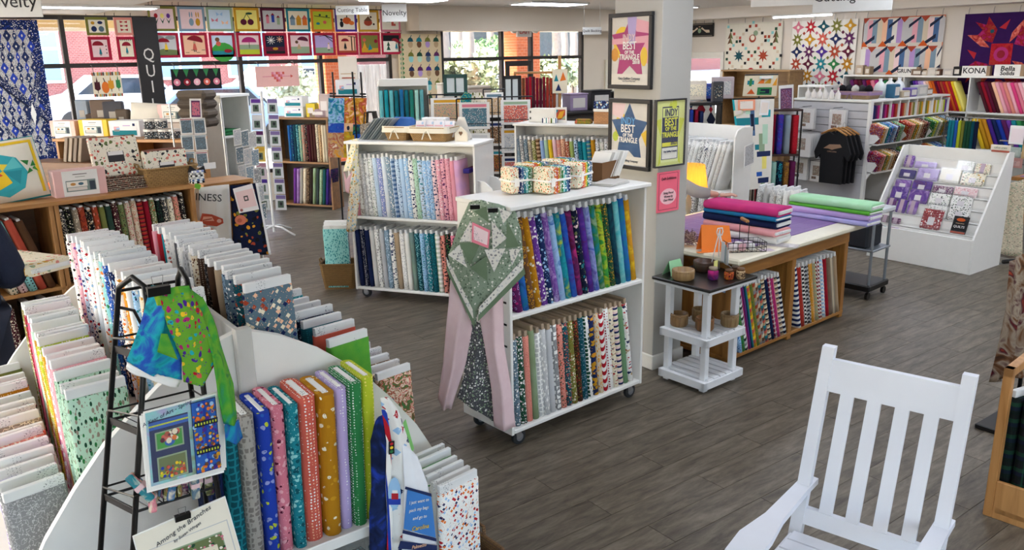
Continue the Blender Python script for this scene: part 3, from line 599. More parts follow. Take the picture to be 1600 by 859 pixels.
def sheetpoly(name, pts, at, m, parent, origin, th=.002):
    P_ = [at(*p)-Vector(origin) for p in pts]; n = (P_[1]-P_[0]).cross(P_[2]-P_[0]).normalized()*th; k = len(P_)
    v = P_+[p-n*1 for p in P_]
    return MB().add(v, [tuple(range(k)), tuple(range(2*k-1, k-1, -1))]+[(i, (i+1) % k, (i+1) % k+k, i+k) for i in range(k)]).build(name, m, parent)
def onquad(name, corners, at, polys, parent, origin, lift=.0015, axis=1, sgn=-1):
    """print laid on a quad given by its corners bl, br, tr, tl; polys in unit coordinates"""
    bl, br, tr, tl = [at(*c)-Vector(origin) for c in corners]; mb = MB(); idx = {}; cols = []
    nrm = (br-bl).cross(tl-bl).normalized()
    for k, (c, pts) in enumerate(polys):
        if c not in idx: idx[c] = len(cols); cols.append(c)
        q = []
        for u, v in pts:
            p = (bl*(1-u)+br*u)*(1-v)+(tl*(1-u)+tr*u)*v; q.append(p+nrm*(lift+.0001*k))
        mb.poly(q, idx[c])
    return mb.build(name, [fmat(c) for c in cols], parent)
BLK = mat('1c1b1b', .4, .3); WIRE = mat('9a9a98', .3, .8)
def binder_clip(parent, p, s=.02, rz=0.):
    M = Matrix.Translation(p) @ Matrix.Rotation(rz, 4, 'Z')
    c = MB().prism([(-s*.4, 0), (s*.4, 0), (.1*s, s*.9), (-.1*s, s*.9)], -s, s, 'x', 0, M @ Matrix.Rotation(PI, 4, 'X')).build('binder_clip', BLK, parent)
    MB().tube([(-.4*s, 0, .1*s), (-.5*s, -.1*s, s), (.5*s, -.1*s, s), (.4*s, 0, .1*s)], .0012, 5, 0, M).build('clip_wire', WIRE, c)
# ---------------------------------------------------------------- black wire pattern rack
ro = Vector((.545, 2.50, 0))
rk = thing('wire_rack', 'black wire pattern rack with flared legs in left foreground', 'wire rack', ro)
def ext(p, q):
    t = p.z/(p.z-q.z); return p+(q-p)*t
A0, B0 = YW(184, 470, 2.60), YW(230, 474, 2.46); A1, B1 = ext(A0, YW(157, 859, 2.58)), ext(B0, YW(208, 859, 2.42))
mid = .56
def mir(p): return Vector((.63+.0*p.z, p.y, p.z))
for fn, nm in ((lambda p: p, 'side_frame'), (mir, 'side_frame')):
    top = [A1, A0, A0+Vector((.004, -.02, .045)), (A0+B0)/2+Vector((.01, 0, .075)), B0+Vector((.004, .02, .045)), B0, B1]
    MB().tube([fn(p)-ro for p in top], .0085, 8).build(nm, BLK, rk, True)
for a in (A0, B0): MB().tube([a+Vector((0, 0, .03))-ro, mir(a)+Vector((0, 0, .03))-ro], .005, 6).build('cross_bar', BLK, rk)
MB().tube([A0+Vector((.0, -.0, -.02))-ro, A0+Vector((.035, -.03, -.03))-ro, A0+Vector((.05, -.07, -.09))-ro, B0+Vector((.04, .02, -.12))-ro], .005, 6).build('scroll_hook', BLK, rk, True)
def lerpz(p, q, z): return p+(q-p)*((p.z-z)/(p.z-q.z))
for z in (1.41, 1.19, .95, .62, .3):
    a, b_ = lerpz(A0, A1, z), lerpz(B0, B1, z); a2, b2 = mir(a), mir(b_); bk = MB()
    bk.tube([a-ro, b_-ro, b2-ro, a2-ro], .0045, 6, closed=True)
    bt = MB()
    d = Vector((0, -.02, .06))
    fr = [a+d*.6-ro, b_+d-ro, b2+d-ro, a2+d*.6-ro]; bt.tube(fr, .0035, 5, closed=True)
    n = 6
    for i in range(n+1):
        f = i/n; p = b_.lerp(b2, f)-ro; bt.tube([p, p+d], .002, 4)
        q = a.lerp(a2, f)-ro; bt.tube([q, p], .002, 4)
    sh = bk.build('shelf_ring', BLK, rk); bt.build('wire_basket', BLK, sh)
    MB().rbox(-.003, .003, 0, (b_-a).length, -.012, .012, .001).build('side_rail', BLK, rk, loc=b_-ro, rot=(0, 0, math.atan2(-(a-b_).x, (a-b_).y)))
# floral tea towel clipped on top
to = Vector((.62, 2.42, 1.2)); tw = thing('tea_towel', 'blue and green tea towel printed with bright flowers on the wire rack', 'towel', to); at = Yd(2.36)
cloth('blue_border', [[(236, 446, .06), (262, 448), (284, 452)], [(222, 500, .03), (252, 520, -.02), (282, 545)], [(199, 566, .02), (240, 588, -.02), (283, 592)]], at, fab('batik royal blue turquoise teal'), tw, to, fold=.012, freq=1.5)
cloth('white_hem', [[(199, 566, .02), (240, 587, -.02), (283, 591)], [(197, 574, .02), (240, 597, -.02), (279, 605)]], at, mat('f0efec', .8), tw, to, fold=.012, freq=1.5, ph=1.7)
cloth('floral_panel', [[(250, 462, -.02), (280, 458, -.03), (300, 452, -.01)], [(262, 510, -.03), (292, 505, -.05), (322, 500, -.02)], [(284, 560, -.03), (308, 572, -.05), (336, 545, -.02)], [(288, 598, -.03), (316, 603, -.05), (344, 560, -.02)]], at, fab('floral grass coral yellow magenta turquoise red violet .7'), tw, to, fold=.008, freq=1.2)
cloth('green_border', [[(240, 462, -.012), (262, 450, -.02), (296, 446, -.03)], [(246, 478, -.012), (268, 474, -.025), (300, 470, -.035)]], at, fab('batik kelly grass lime'), tw, to, fold=.004)
cloth('green_border', [[(296, 450, -.015), (318, 466, -.0), (334, 500, .02)], [(320, 505, -.02), (334, 508, 0), (340, 515, .03)], [(336, 560, -.04), (344, 555, -.01), (347, 540, .02)], [(345, 620, -.05), (356, 610, -.02), (366, 600, .01)], [(354, 665, -.05), (364, 663, -.02), (372, 655, .01)]], at, fab('batik green grass kelly teal'), tw, to, fold=.012, freq=1)
cloth('teal_hem', [[(354, 664, -.05), (364, 662, -.02), (373, 655, .01)], [(356, 690, -.05), (368, 692, -.02), (381, 685, .01)]], at, fab('batik teal blue turquoise'), tw, to, fold=.01, freq=1)
cloth('corner_flap', [[(252, 521, -.04), (262, 522, -.042)], [(246, 550, -.04), (278, 562, -.045)]], at, fab('batik lime grass kelly'), tw, to, th=.003)
binder_clip(tw, YW(247, 447, 2.33)-to, .03)
# pattern packs on the rack
def packet(name, label, cat, corners, Y, polys, txt=(), bag=True, n=3, base='white', group=None):
    at = Yd(Y); P0_ = [at(*c) for c in corners]; o = sum(P0_, Vector())/4; o.z = min(p.z for p in P0_); t = thing(name, label, cat, o, 0, group)
    sheetpoly('sheet', corners, at, mat(base, .5), t, o, th=.004)
    if polys: onquad('print', corners, at, polys, t, o, .0012)
    if bag:
        cx = sum(c[0] for c in corners)/4; cy = sum(c[1] for c in corners)/4
        cc = [(cx+(c[0]-cx)*1.1, cy+(c[1]-cy)*1.07) for c in corners]; sheetpoly('clear_bag', cc, Yd(Y-.006), clear('white', .04, .05), t, o, th=.001)
    for s, u, v, size, ang, m in txt:
        bl, br, tr, tl = P0_; p = (bl*(1-u)+br*u)*(1-v)+(tl*(1-u)+tr*u)*v
        text(s, size, mat(m), t, p-o+Vector((0, -.004, 0)), (PI/2, ang, 0), 'CENTER', 'printed_title', shear=.25)
    return t
blooms = lambda x0, y0, x1, y1, n, cs, seed, r=.03: [(random.Random(seed*100+i).choice(cs), circ(x0+(x1-x0)*random.Random(seed*77+i).random(), y0+(y1-y0)*random.Random(seed*31+i).random(), r*(.6+.8*random.Random(i+seed).random()), 7)) for i in range(n)]
ya = [('batik sage aqua lavender 1.2', rect(.02, .02, .98, .98)), ('navy', rect(.05, .06, .58, .86)), ('blue', rect(.05, .74, .58, .84)), ('lime', rect(.05, .78, .58, .80)), ('sage', rect(.12, .46, .5, .70)), ('kelly', rect(.14, .48, .48, .68)), ('blue', circ(.31, .54, .07, 10, .05))]+blooms(.2, .56, .42, .67, 26, ['rust', 'coral', 'orange', 'cream', 'wine'], 3, .03)+[('sage', rect(.12, .07, .52, .38)), ('moss', rect(.14, .09, .5, .36))]+blooms(.15, .1, .49, .26, 34, ['yellow', 'rust', 'lime', 'coral', 'royal'], 5, .02)+[('navy', rect(.62, .03, .97, .97)), ('blue', rect(.63, .04, .96, .96)), ('royal', rect(.78, .04, .82, .96))]+blooms(.64, .05, .78, .95, 60, ['gold', 'orange', 'sky', 'brown', 'violet'], 6, .022)+blooms(.82, .05, .95, .95, 60, ['gold', 'orange', 'sky', 'brown', 'violet'], 8, .022)+[(c, rect(.63, z, .96, z+.07)) for z in (.3, .66) for c in ('midnight',)]+[('lime', rect(.64+.04*i, .3+.36*j+.02, .66+.04*i, .3+.36*j+.05)) for i in range(8) for j in (0, 1)]
for k in range(3): packet('pattern_pack', 'white pattern sheet behind the flower quilt pattern, %s from front' % ORD[k], 'pattern pack', [(230+3*k, 770-4*k), (350+2*k, 738-4*k), (342+3*k, 616-3*k), (218+3*k, 650-3*k)], 2.345+.012*(k+1), [], bag=False, group='sheets behind the flower pattern')
packet('pattern_pack', 'quilt pattern titled A Year of Art Spring in a clear bag', 'pattern pack', [(234, 763), (348, 731), (338, 614), (224, 644)], 2.34, ya, [('A Year of Art - Spring', .3, .915, .016, R(-15), 'navy')])
ab = [('ivory', rect(.01, .01, .99, .99)), ('lgrey', rect(.05, -.4, .95, .72)), ('ivory', rect(.06, -.4, .94, .71)), ('sage', rect(.12, -.4, .86, .60)), ('moss', rect(.13, -.4, .85, .58)), ('cream', rect(.20, -.4, .78, .46)), ('sage', rect(.24, -.4, .74, .4)), ('blush', rect(.3, -.4, .68, .32))]+blooms(.13, .47, .85, .58, 40, ['ivory', 'sage', 'dgreen', 'rose'], 11, .014)+blooms(.13, 0, .2, .5, 14, ['ivory', 'dgreen', 'rose'], 12, .014)+blooms(.78, 0, .85, .5, 14, ['ivory', 'dgreen', 'rose'], 13, .014)
t = packet('pattern_pack', 'pale quilt pattern sheet titled Among the Branches clipped to rack', 'pattern pack', [(232, 935), (385, 890), (352, 775), (207, 838)], 2.325, ab, [('Among the Branches', .5, .86, .021, R(-22), 'dgrey'), ('by Susan Winget', .52, .76, .013, R(-22), 'dgrey')], bag=False)
binder_clip(t, YW(285, 803, 2.315)-t.location, .022)
# fat quarter bundles in the wire basket
rnd = random.Random(4)
for k in range(9):
    p = YW(222+13*k+rnd.uniform(-3, 3), 770-3.2*k+rnd.uniform(-12, 10), 2.42+.03*(k % 3)); t = thing('fabric_bundle', 'small rolled fabric bundle with pink band in the wire basket, %s from left' % ORD[k], 'fabric bundle', p, rnd.uniform(-.4, .4), 'rolled bundles in the wire basket')
    t.rotation_euler = (rnd.uniform(-.5, .3), rnd.uniform(-.7, .7), rnd.uniform(-.5, .5)); cs = ['slate', 'sage', 'moss', 'teal', 'rose', 'tan', 'denim', 'olive', 'plum']
    for j in range(4): MB().rbox(-.012, .012, -.03+.015*j, -.016+.015*j, -.05, .05, .004).build('folded_strip', fab('batik %s %s %s 2' % (cs[(k+j) % 9], cs[(k+j+3) % 9], 'cream')), t)
    MB().rbox(-.014, .014, -.032, .032, -.008, .01, .003).build('paper_band', mat('d8b8bc', .6), t)
# ---------------------------------------------------------------- souvenir towel on the corner of the display unit
to = YW(620, 860, 2.52); to.z = .35; tw = thing('tea_towel', 'white Carolina tea towel with navy border and blue lettering hung on endcap', 'towel', to); at = Yd(2.52)
cloth('navy_border', [[(590, 655, .02), (598, 645)], [(580, 690, .0), (606, 690, -.03)], [(581, 760, .01), (604, 760, -.03)], [(578, 800, 0), (606, 800, -.03)], [(580, 870, 0), (606, 870, -.02)]], at, fab('batik midnight navy royal'), tw, to, fold=.012, freq=1.)
cloth('ribbon_stripe', [[(596, 640, -.01), (604, 640, -.02)], [(604, 690, -.035), (612, 690, -.04)], [(603, 760, -.035), (611, 760, -.04)], [(606, 815, -.035), (614, 815, -.04)], [(604, 870, -.03), (611, 870, -.035)]], at, fab('stripe white red red royal white 1.2'), tw, to, th=.003)
cloth('towel_body', [[(594, 622, 0), (608, 622, -.03), (622, 640, 0)], [(606, 680, -.02), (622, 670, -.05), (640, 690, -.01)], [(609, 760, -.02), (630, 760, -.03), (652, 730, -.01)], [(612, 870, -.02), (632, 870, -.03), (660, 870, 0)]], at, fab('toss white white navy sky red white .5'), tw, to, fold=.01, freq=1)
cloth('towel_flap', [[(628, 695, -.05), (640, 700, -.06), (652, 712, -.05)], [(632, 760, -.06), (650, 760, -.075), (668, 755, -.06)], [(628, 875, -.06), (656, 870, -.075), (684, 860, -.06)]], at, mat('eceef2', .8), tw, to)
atf = Yd(2.444)
for q, c in (([(631, 826), (681, 840), (674, 776), (637, 764)], 'blue'), ([(633, 764), (675, 776), (674, 771), (634, 760)], 'navy'), ([(629, 833), (682, 846), (682, 841), (630, 828)], 'navy'), ([(622, 857), (683, 862), (683, 852), (626, 845)], 'navy')): sheetpoly('printed_panel', q, atf, mat('3f7fc8' if c == 'blue' else c, .8), tw, to, th=.002)
for s, px, py, sz, c in (('I just want to', 655, 783, .019, 'white'), ('pack my bags', 655, 795, .019, 'white'), ('and go to', 656, 808, .019, 'white'), ('Carolina', 657, 824, .026, 'yellow'), ('Palmetto', 655, 853, .021, 'peach')): text(s, sz, mat(c), tw, YW(px, py, 2.439)-to, (PI/2, R(10), 0), name='lettering', sx=.85, shear=.1)
onquad('lighthouse_print', [(604, 800), (628, 800), (628, 740), (604, 740)], Yd(2.478), [('sky', circ(.5, .5, .42, 12)), ('royal', rect(.1, .2, .9, .36)), ('red', rect(.3, .34, .75, .5)), ('white', rect(.35, .5, .7, .58))], tw, to)
onquad('signal_print', [(607, 710), (616, 708), (616, 688), (607, 690)], Yd(2.474), [('black', rect(0, 0, 1, 1)), ('green', circ(.5, .2, .3, 8, .12)), ('yellow', circ(.5, .5, .3, 8, .12)), ('red', circ(.5, .8, .3, 8, .12))], tw, to)
sheetpoly('green_tag', [(640, 720), (647, 700), (634, 655), (627, 665)], Yd(2.62), mat('8fd67a', .7), tw, to)
# wicker basket of bolts on the floor
def wicker(c1='7a5a34', c2='4a3018', s=1.):
    k = ('wick', c1, c2, s)
    if k in MC: return MC[k]
    m, n, l, b = newmat('wicker_'+c1); tc = n.new('ShaderNodeTexCoord'); x = n.new('ShaderNodeTexBrick'); mp = n.new('ShaderNodeMapping'); mp.inputs['Rotation'].default_value = (PI/2, 0, 0)
    sx = n.new('ShaderNodeSeparateXYZ'); ad = n.new('ShaderNodeMath'); cb = n.new('ShaderNodeCombineXYZ'); l.new(tc.outputs['Object'], sx.inputs[0]); l.new(sx.outputs[0], ad.inputs[0]); l.new(sx.outputs[1], ad.inputs[1]); l.new(ad.outputs[0], cb.inputs[0]); l.new(sx.outputs[2], cb.inputs[1])
    x.inputs['Scale'].default_value = 26*s; x.inputs['Color1'].default_value = lin(c1); x.inputs['Color2'].default_value = tuple(v*.8 for v in lin(c1)[:3])+(1,); x.inputs['Mortar'].default_value = lin(c2); x.inputs['Mortar Size'].default_value = .03; x.inputs['Brick Width'].default_value = .6
    l.new(cb.outputs[0], x.inputs['Vector']); l.new(x.outputs['Color'], b.inputs['Base Color']); b.inputs['Roughness'].default_value = .7
    bp = n.new('ShaderNodeBump'); bp.invert = True; bp.inputs['Distance'].default_value = .006; l.new(x.outputs['Fac'], bp.inputs['Height']); l.new(bp.outputs[0], b.inputs['Normal'])
    MC[k] = m; return m
def basket(label, loc, rz, w, d, h, m, liner=None, handles=True, group=None, taper=.03):
    t = thing('wicker_basket', label, 'basket', loc, rz, group); b_ = MB(); k = 6
    # tapered walls with rounded corners
    def ring(x, y, r, z): return [(sx*(x-r)+r*math.cos(a), sy*(y-r)+r*math.sin(a), z) for sx, sy, a0 in ((1, 1, 0), (-1, 1, PI/2), (-1, -1, PI), (1, -1, 1.5*PI)) for a in (a0, a0+PI/4, a0+PI/2)]
    r = min(w, d)*.12; L = [ring(w/2-taper, d/2-taper, r, 0), ring(w/2-taper*.3, d/2-taper*.3, r, h*.6), ring(w/2, d/2, r, h), ring(w/2-.014, d/2-.014, r*.9, h), ring(w/2-taper-.014, d/2-taper-.014, r*.9, .015)]
    n = 12; v = [p for q in L for p in q]; f = [(i*n+j, i*n+(j+1) % n, (i+1)*n+(j+1) % n, (i+1)*n+j) for i in range(4) for j in range(n)]+[tuple(range(n-1, -1, -1)), tuple(4*n+j for j in range(n))]
    b_.add(v, f).build('basket_body', m, t)
    MB().tube([Vector(p) for p in ring(w/2, d/2, r, h)], .009, 6, closed=True).build('braided_rim', m, t)
    if liner:
        lo = MB(); A_, B_ = ring(w/2+.006, d/2+.006, r, h+.012), ring(w/2+.01, d/2+.01, r, h-.045); lo.add(A_+B_, [(j+n, (j+1) % n+n, (j+1) % n, j) for j in range(n)]); lo.add(A_+ring(w/2-.02, d/2-.02, r, h-.03), [(j, (j+1) % n, (j+1) % n+n, j+n) for j in range(n)]); lo.build('cloth_liner', liner, t)
        for s in (-1, 1): MB().tube([(0, -d/2-.012, h-.02), (s*.02, -d/2-.02, h-.04), (s*.045, -d/2-.018, h-.10)], .006, 5).build('liner_tie', liner, t)
    if handles:
        for s in (-1, 1): MB().tube([(s*(w/2), -.05, h-.01), (s*(w/2+.012), -.03, h+.035), (s*(w/2+.012), .03, h+.035), (s*(w/2), .05, h-.01)], .008, 6).build('handle', m, t)
    return t
bx_ = (1.56, 2.60)
basket('brown wicker basket of bolts on floor at endcap corner', (bx_[0], bx_[1], 0), R(4), .34, .42, .26, wicker())
row(['toss white navy red sky orange 1.1', 'solid white lgrey', 'toss white green sage', 'toss white navy', 'leaf kelly green', 'toss white grey'], (bx_[0]-.01, bx_[1]-.13, .02), (bx_[0]+.02, bx_[1]+.16, .02), R(8), 'floor basket by endcap', 'bolts in the floor basket', 'the near end', h=.585, t=.035)
# ================================================================ rolling racks
def loc2(o, rz, x, y, z=0.): return Vector((o[0]+x*math.cos(rz)-y*math.sin(rz), o[1]+x*math.sin(rz)+y*math.cos(rz), z))
def caster(parent, x, y, z=.11, r=.048):
    f = MB().prism([(-.018, z), (.018, z), (.03, .05), (.012, .04), (-.012, .04)], -.016, -.012).prism([(-.018, z), (.018, z), (.03, .05), (.012, .04), (-.012, .04)], .012, .016).box(-.03, .03, -.02, .02, z-.006, z).build('caster', mat('a8a8aa', .3, .8), parent, loc=(x, y, 0))
    MB().lathe([(.012, -.013), (r*.6, -.012), (r, -.010), (r, .010), (r*.6, .012), (.012, .013)], 18, 0, Matrix.Translation((.012, 0, r)) @ Matrix.Rotation(PI/2, 4, 'X')).build('wheel', mat('26282b', .6), f)
    MB().lathe([(.0, -.015), (r*.55, -.015), (r*.55, .015), (0, .015)], 14, 0, Matrix.Translation((.012, 0, r)) @ Matrix.Rotation(PI/2, 4, 'X')).build('hub', mat('8d9196', .4, .5), f)
def rolling_rack(label, o, rz, L, D, zt, zm, zb=.12, back=True, over=.03, wheels=True, slots=False):
    t = thing('rolling_rack', label, 'display rack', (o[0], o[1], 0), rz)
    MB().rbox(-over, L+over, -over, D, zt-.025, zt, .004).build('top_shelf', WP, t)
    for z in ((zm, zb) if zm else (zb,)): MB().rbox(0, L, 0, D, z-.025, z, .004).build('shelf', WP, t); 
    for x in (-.02, L): MB().rbox(x, x+.02, 0, D, zb-.03, zt-.025, .003).build('side_panel', WP, t)
    MB().rbox(0, L, D*.55, D*.55+.015, zb, zt-.025, .002).build('back_panel', mat('dad9d3', .5), t)
    for x in (-.022, L+.018):
        for z in [zb+.12+.13*i for i in range(9)]: MB().box(x, x+.004, .03, .06, z, z+.012).build('bracket_slot', BLK, t) if slots else None
    if wheels:
        for x in (.06, L-.06):
            for y in (.05, D-.05): caster(t, x, y, zb-.025)
    return t
# ---- batik rack in the centre
RO, RZ = (2.615, 3.52), R(4.4); RL = 1.12
bk_ = rolling_rack('white rolling rack of batiks beside the square column', RO, RZ, RL, .46, 1.455, .825, .125, slots=True)
UP = ['ring plum lilac magenta', 'batik dteal blue teal', 'ring brown gold amber', 'floral mustard cream gold .6', 'floral purple white lilac .6', 'floral navy white sky .6', 'batik lilac purple lavender', 'batik periwinkle sky blue', 'batik turquoise teal lime', 'batik royal blue violet', 'batik magenta plum wine', 'floral midnight teal blush moss .5', 'batik plum violet purple', 'batik violet periwinkle royal', 'batik teal green sage', 'batik green kelly lime dgreen', 'floral dgreen kelly gold', 'batik dteal midnight', 'batik turquoise aqua', 'batik teal blue', 'batik yellow gold amber']
row(UP, loc2(RO, RZ, .085, .125, .828), loc2(RO, RZ, RL-.045, .125, .828), RZ+R(90), 'upper shelf of batik rack', 'batik bolts on the upper shelf', 'left', h=.545, tilts=lambda i: R(-10-.2*(10-abs(10-i))), t=.044)
bolt('band rust plum amber gold .9', loc2(RO, RZ, RL-.115, .30, .828), RZ+R(20), 'orange and purple striped bolt turned sideways at right of upper batik shelf', 'batik bolts on the upper shelf', t=.05, h=.57)
LO = ['floral slate dgrey white', 'floral dgreen blush white .8', 'dots salmon rust', 'solid sage moss', 'lattice lgrey white .7', 'leaf lgrey white .7', 'solid silver lgrey', 'lattice white grey .7', 'floral salmon dgreen rust', 'floral dteal cream coral', 'floral olive rust cream', 'floral dbrown olive rust', 'floral dteal steel', 'lattice dgreen white .8', 'toss navy gold gold amber .6', 'leaf beige amber', 'diag red white red white .8', 'dots white red crimson .5', 'toss cream red navy tan', 'band cream navy blush 1.1', 'stripe sage green sage green 2', 'toss white red navy tan .7']
row(LO, loc2(RO, RZ, .06, .125, .128), loc2(RO, RZ, RL-.055, .125, .128), RZ+R(90), 'lower shelf of batik rack', 'print bolts on the lower shelf', 'left', h=.555, tilts=lambda i: R(-3-.25*i), t=.042, bc='b09a80')
bolt('leaf dgreen cream sage .8', loc2(RO, RZ, RL-.12, .34, .128), RZ+R(8), 'dark green leaf bolt turned sideways at right of lower batik shelf', 'print bolts on the lower shelf', t=.05, h=.60, bc='b09a80')
# quilt draped over the left end
qo = Vector((2.52, 3.62, 0)); q = thing('draped_quilt', 'green and cream patchwork quilt with pink backing draped over batik rack end', 'quilt', qo); at = Vd((2.50, 3.50, 0), R(57)); NA = Vector((math.cos(R(57)), math.sin(R(57)), 0))
PK = fab('solid dcbcc0 e8cfd0 2'); GQ = fab('floral 8a9a86 5a6a5a offwhite 6f7f6c .9'); CQ = fab('floral offwhite grey lgrey .9'); GG = fab('solid 74886e 66795f 2')
cloth('quilt_top', [[(733, 316, .12), (752, 312, .08), (778, 318, .06), (806, 330, .07)], [(718, 350, .04), (744, 352, 0), (785, 352, 0), (814, 360, .04)], [(700, 400, .02), (738, 405, -.04), (776, 400, -.05), (818, 410, .02)], [(712, 450, .0), (734, 470, -.04), (762, 452, -.06), (800, 432, -.02)], [(722, 480, .0), (744, 508, -.03), (746, 490, -.05), (756, 478, -.03)]], at, GQ, q, qo, th=.012, fold=.018, freq=1.6, ax=NA)
for nm, pts, m in (('border_strip', [(697, 402, -.01), (699, 415, -.015), (739, 500, -.075), (738, 484, -.075)], CQ), ('border_strip', [(749, 480, -.09), (748, 492, -.09), (818, 420, -.02), (817, 405, -.02)], CQ), ('border_edge', [(697, 415, -.012), (699, 425, -.016), (741, 512, -.078), (740, 500, -.078)], GG), ('border_edge', [(748, 492, -.092), (747, 502, -.092), (821, 428, -.022), (819, 419, -.022)], GG)):
    sheetpoly(nm, pts[::-1], at, m, q, qo, th=-.006)
for pts, m in (([(735, 345), (752, 375), (718, 378)], CQ), ([(718, 380), (752, 378), (734, 415)], GG), ([(768, 345), (792, 372), (770, 390)], CQ), ([(792, 345), (812, 385), (790, 388)], GG), ([(757, 390), (790, 388), (772, 425)], CQ), ([(700, 398), (718, 382), (730, 418)], CQ), ([(735, 418), (760, 400), (762, 440)], GG), ([(795, 390), (814, 388), (800, 415)], CQ), ([(740, 330), (760, 322), (764, 348)], GG), ([(780, 326), (800, 332), (786, 350)], CQ)):
    sheetpoly('patch', [(x, y, -.085) for x, y in pts], at, m, q, qo, th=-.003)
cloth('quilt_backing', [[(706, 430, .02), (722, 470, .0), (736, 505, -.01)], [(698, 500, 0), (716, 510, -.04), (738, 515, -.02)], [(692, 570, .0), (708, 575, -.04), (727, 570, -.01)], [(684, 625, .01), (694, 640, -.02), (703, 640, 0)]], at, PK, q, qo, th=.012, fold=.02, freq=1.2, ax=NA)
cloth('quilt_backing', [[(748, 492, -.02), (770, 470, -.06), (786, 455, -.02)], [(757, 540, -.04), (772, 540, -.07), (788, 540, -.03)], [(768, 610, -.05), (784, 610, -.08), (800, 612, -.03)], [(772, 668, -.05), (788, 672, -.08), (806, 668, -.03)]], at, PK, q, qo, th=.014, fold=.016, freq=1.1, ax=NA)
cloth('quilt_lower_fold', [[(736, 500, .03), (748, 505, .02), (762, 500, .02)], [(724, 590, .03), (742, 580, 0), (768, 560, .02)], [(714, 622, .04), (742, 640, .01), (772, 660, .02)]], at, fab('floral dgrey sage white .9'), q, qo, th=.012, fold=.014, freq=1.3, ax=NA)
for px, py in ((742, 320), (770, 325)): binder_clip(q, at(px, py, -.01)-qo, .026, R(-30))
c = sheetpoly('pink_note', [(737, 378, -.10), (763, 388, -.10), (766, 360, -.10), (738, 347, -.10)], at, mat('f0889c', .7), q, qo)
sheetpoly('note_paper', [(740, 374, -.105), (761, 383, -.105), (763, 363, -.105), (740, 352, -.105)], at, boardmat('f4d8dc', '707078'), q, qo)
# fat quarter bundles, box and papers on the batik rack
def bundle(label, p, rz, cols, w=.20, d=.13, h=.155, group='fat quarter bundles on the batik rack'):
    t = thing('fabric_bundle', label, 'fabric bundle', p, rz, group); n = len(cols); e = w*.3
    MB().rbox(-w/2, -w/2+e, -d/2, d/2, .005, h, .012).build('folded_front', fab('floral cream orange coral sage pumpkin green 1.1'), t)
    x = -w/2+e; s = (w-e)/n
    for c in cols: MB().rbox(x, x+s-.001, -d/2, d/2, 0, h-.004, .006).build('folded_strip', fab('floral %s white .9' % c), t); x += s
    MB().rbox(-w/2-.003, w/2+.003, -d/2-.003, d/2+.003, h*.47, h*.55, .002).build('ribbon', mat('f2efe8', .5), t)
    MB().rbox(-w/2+.02, -w/2+.055, -d/2-.006, -d/2-.003, h*.3, h*.62, .001).build('paper_tag', mat('efeae0', .6), t)
SETA = ['orange', 'coral', 'gold', 'sage', 'green', 'aqua', 'teal', 'denim', 'navy']; SETB = ['coral', 'orange', 'amber', 'lime', 'green', 'teal', 'slate', 'denim', 'grey']
for k, (px, py, z, r_, st, lb) in enumerate(((816, 303, 1.458, -10, SETA[::-1], 'front left'), (866, 303, 1.458, 5, SETA, 'front middle'), (905, 294, 1.458, 20, SETB, 'front right'))):
    bundle('rainbow fabric bundle tied with white ribbon on batik rack, %s' % lb, G(px, py, z)+Vector((.03, .06, 0)), RZ+R(r_), st)
for k, (x, y, lb) in enumerate(((.50, .38, 'rear left'), (.74, .39, 'rear right'))): bundle('rainbow fabric bundle tied with white ribbon on batik rack, %s' % lb, loc2(RO, RZ, x, y, 1.458), RZ+R(8), SETB, group='fat quarter bundles on the batik rack')
bp_ = loc2(RO, RZ, 1.03, .30, 1.458)
t = thing('card_box', 'brown cardboard box of leaning pattern sheets beside column', 'box', bp_, RZ+R(12)); CBM = mat('6b4a2a', .8)
for a in ((-.11, .11, -.08, -.075, 0, .12), (-.11, .11, .075, .08, 0, .12), (-.11, -.105, -.075, .075, 0, .12), (.105, .11, -.075, .075, 0, .12)): MB().box(*a).build('box_wall', CBM, t)
MB().box(-.11, .11, -.08, .08, 0, .004).build('box_base', CBM, t)
for k in range(7):
    o_ = thing('pattern_pack', 'bagged pattern sheet leaning in the brown box, %s from left' % ORD[k], 'pattern pack', bp_+Vector((-.07+.024*k, -.02, .02)), RZ+R(12), 'patterns in the brown box'); o_.rotation_euler = (0, R(38), RZ+R(12))
    MB().rbox(-.002, .002, -.065, .065, 0, .19, .001).build('sheet', mat(['d8d6d0', 'b8b4ac', 'e4e2dc'][k % 3], .5), o_); MB().box(.0024, .003, -.05, .05, .03, .16).build('print', fab(['floral grey cream rust', 'floral brown cream', 'leaf dgrey white'][k % 3]), o_)
for k in range(4): tag(MB().rbox(-.11, .11, -.07, .07, .004*k, .004*k+.0035, .001).build('pattern_sheet', mat('cfccc6', .5), None, loc=loc2(RO, RZ, .93, .12, 1.457), rot=(0, 0, RZ+R(8+3*k))), 'loose pattern sheet lying in front of brown box, %s from bottom' % ORD[k], 'pattern sheet', 'loose sheets by the brown box')
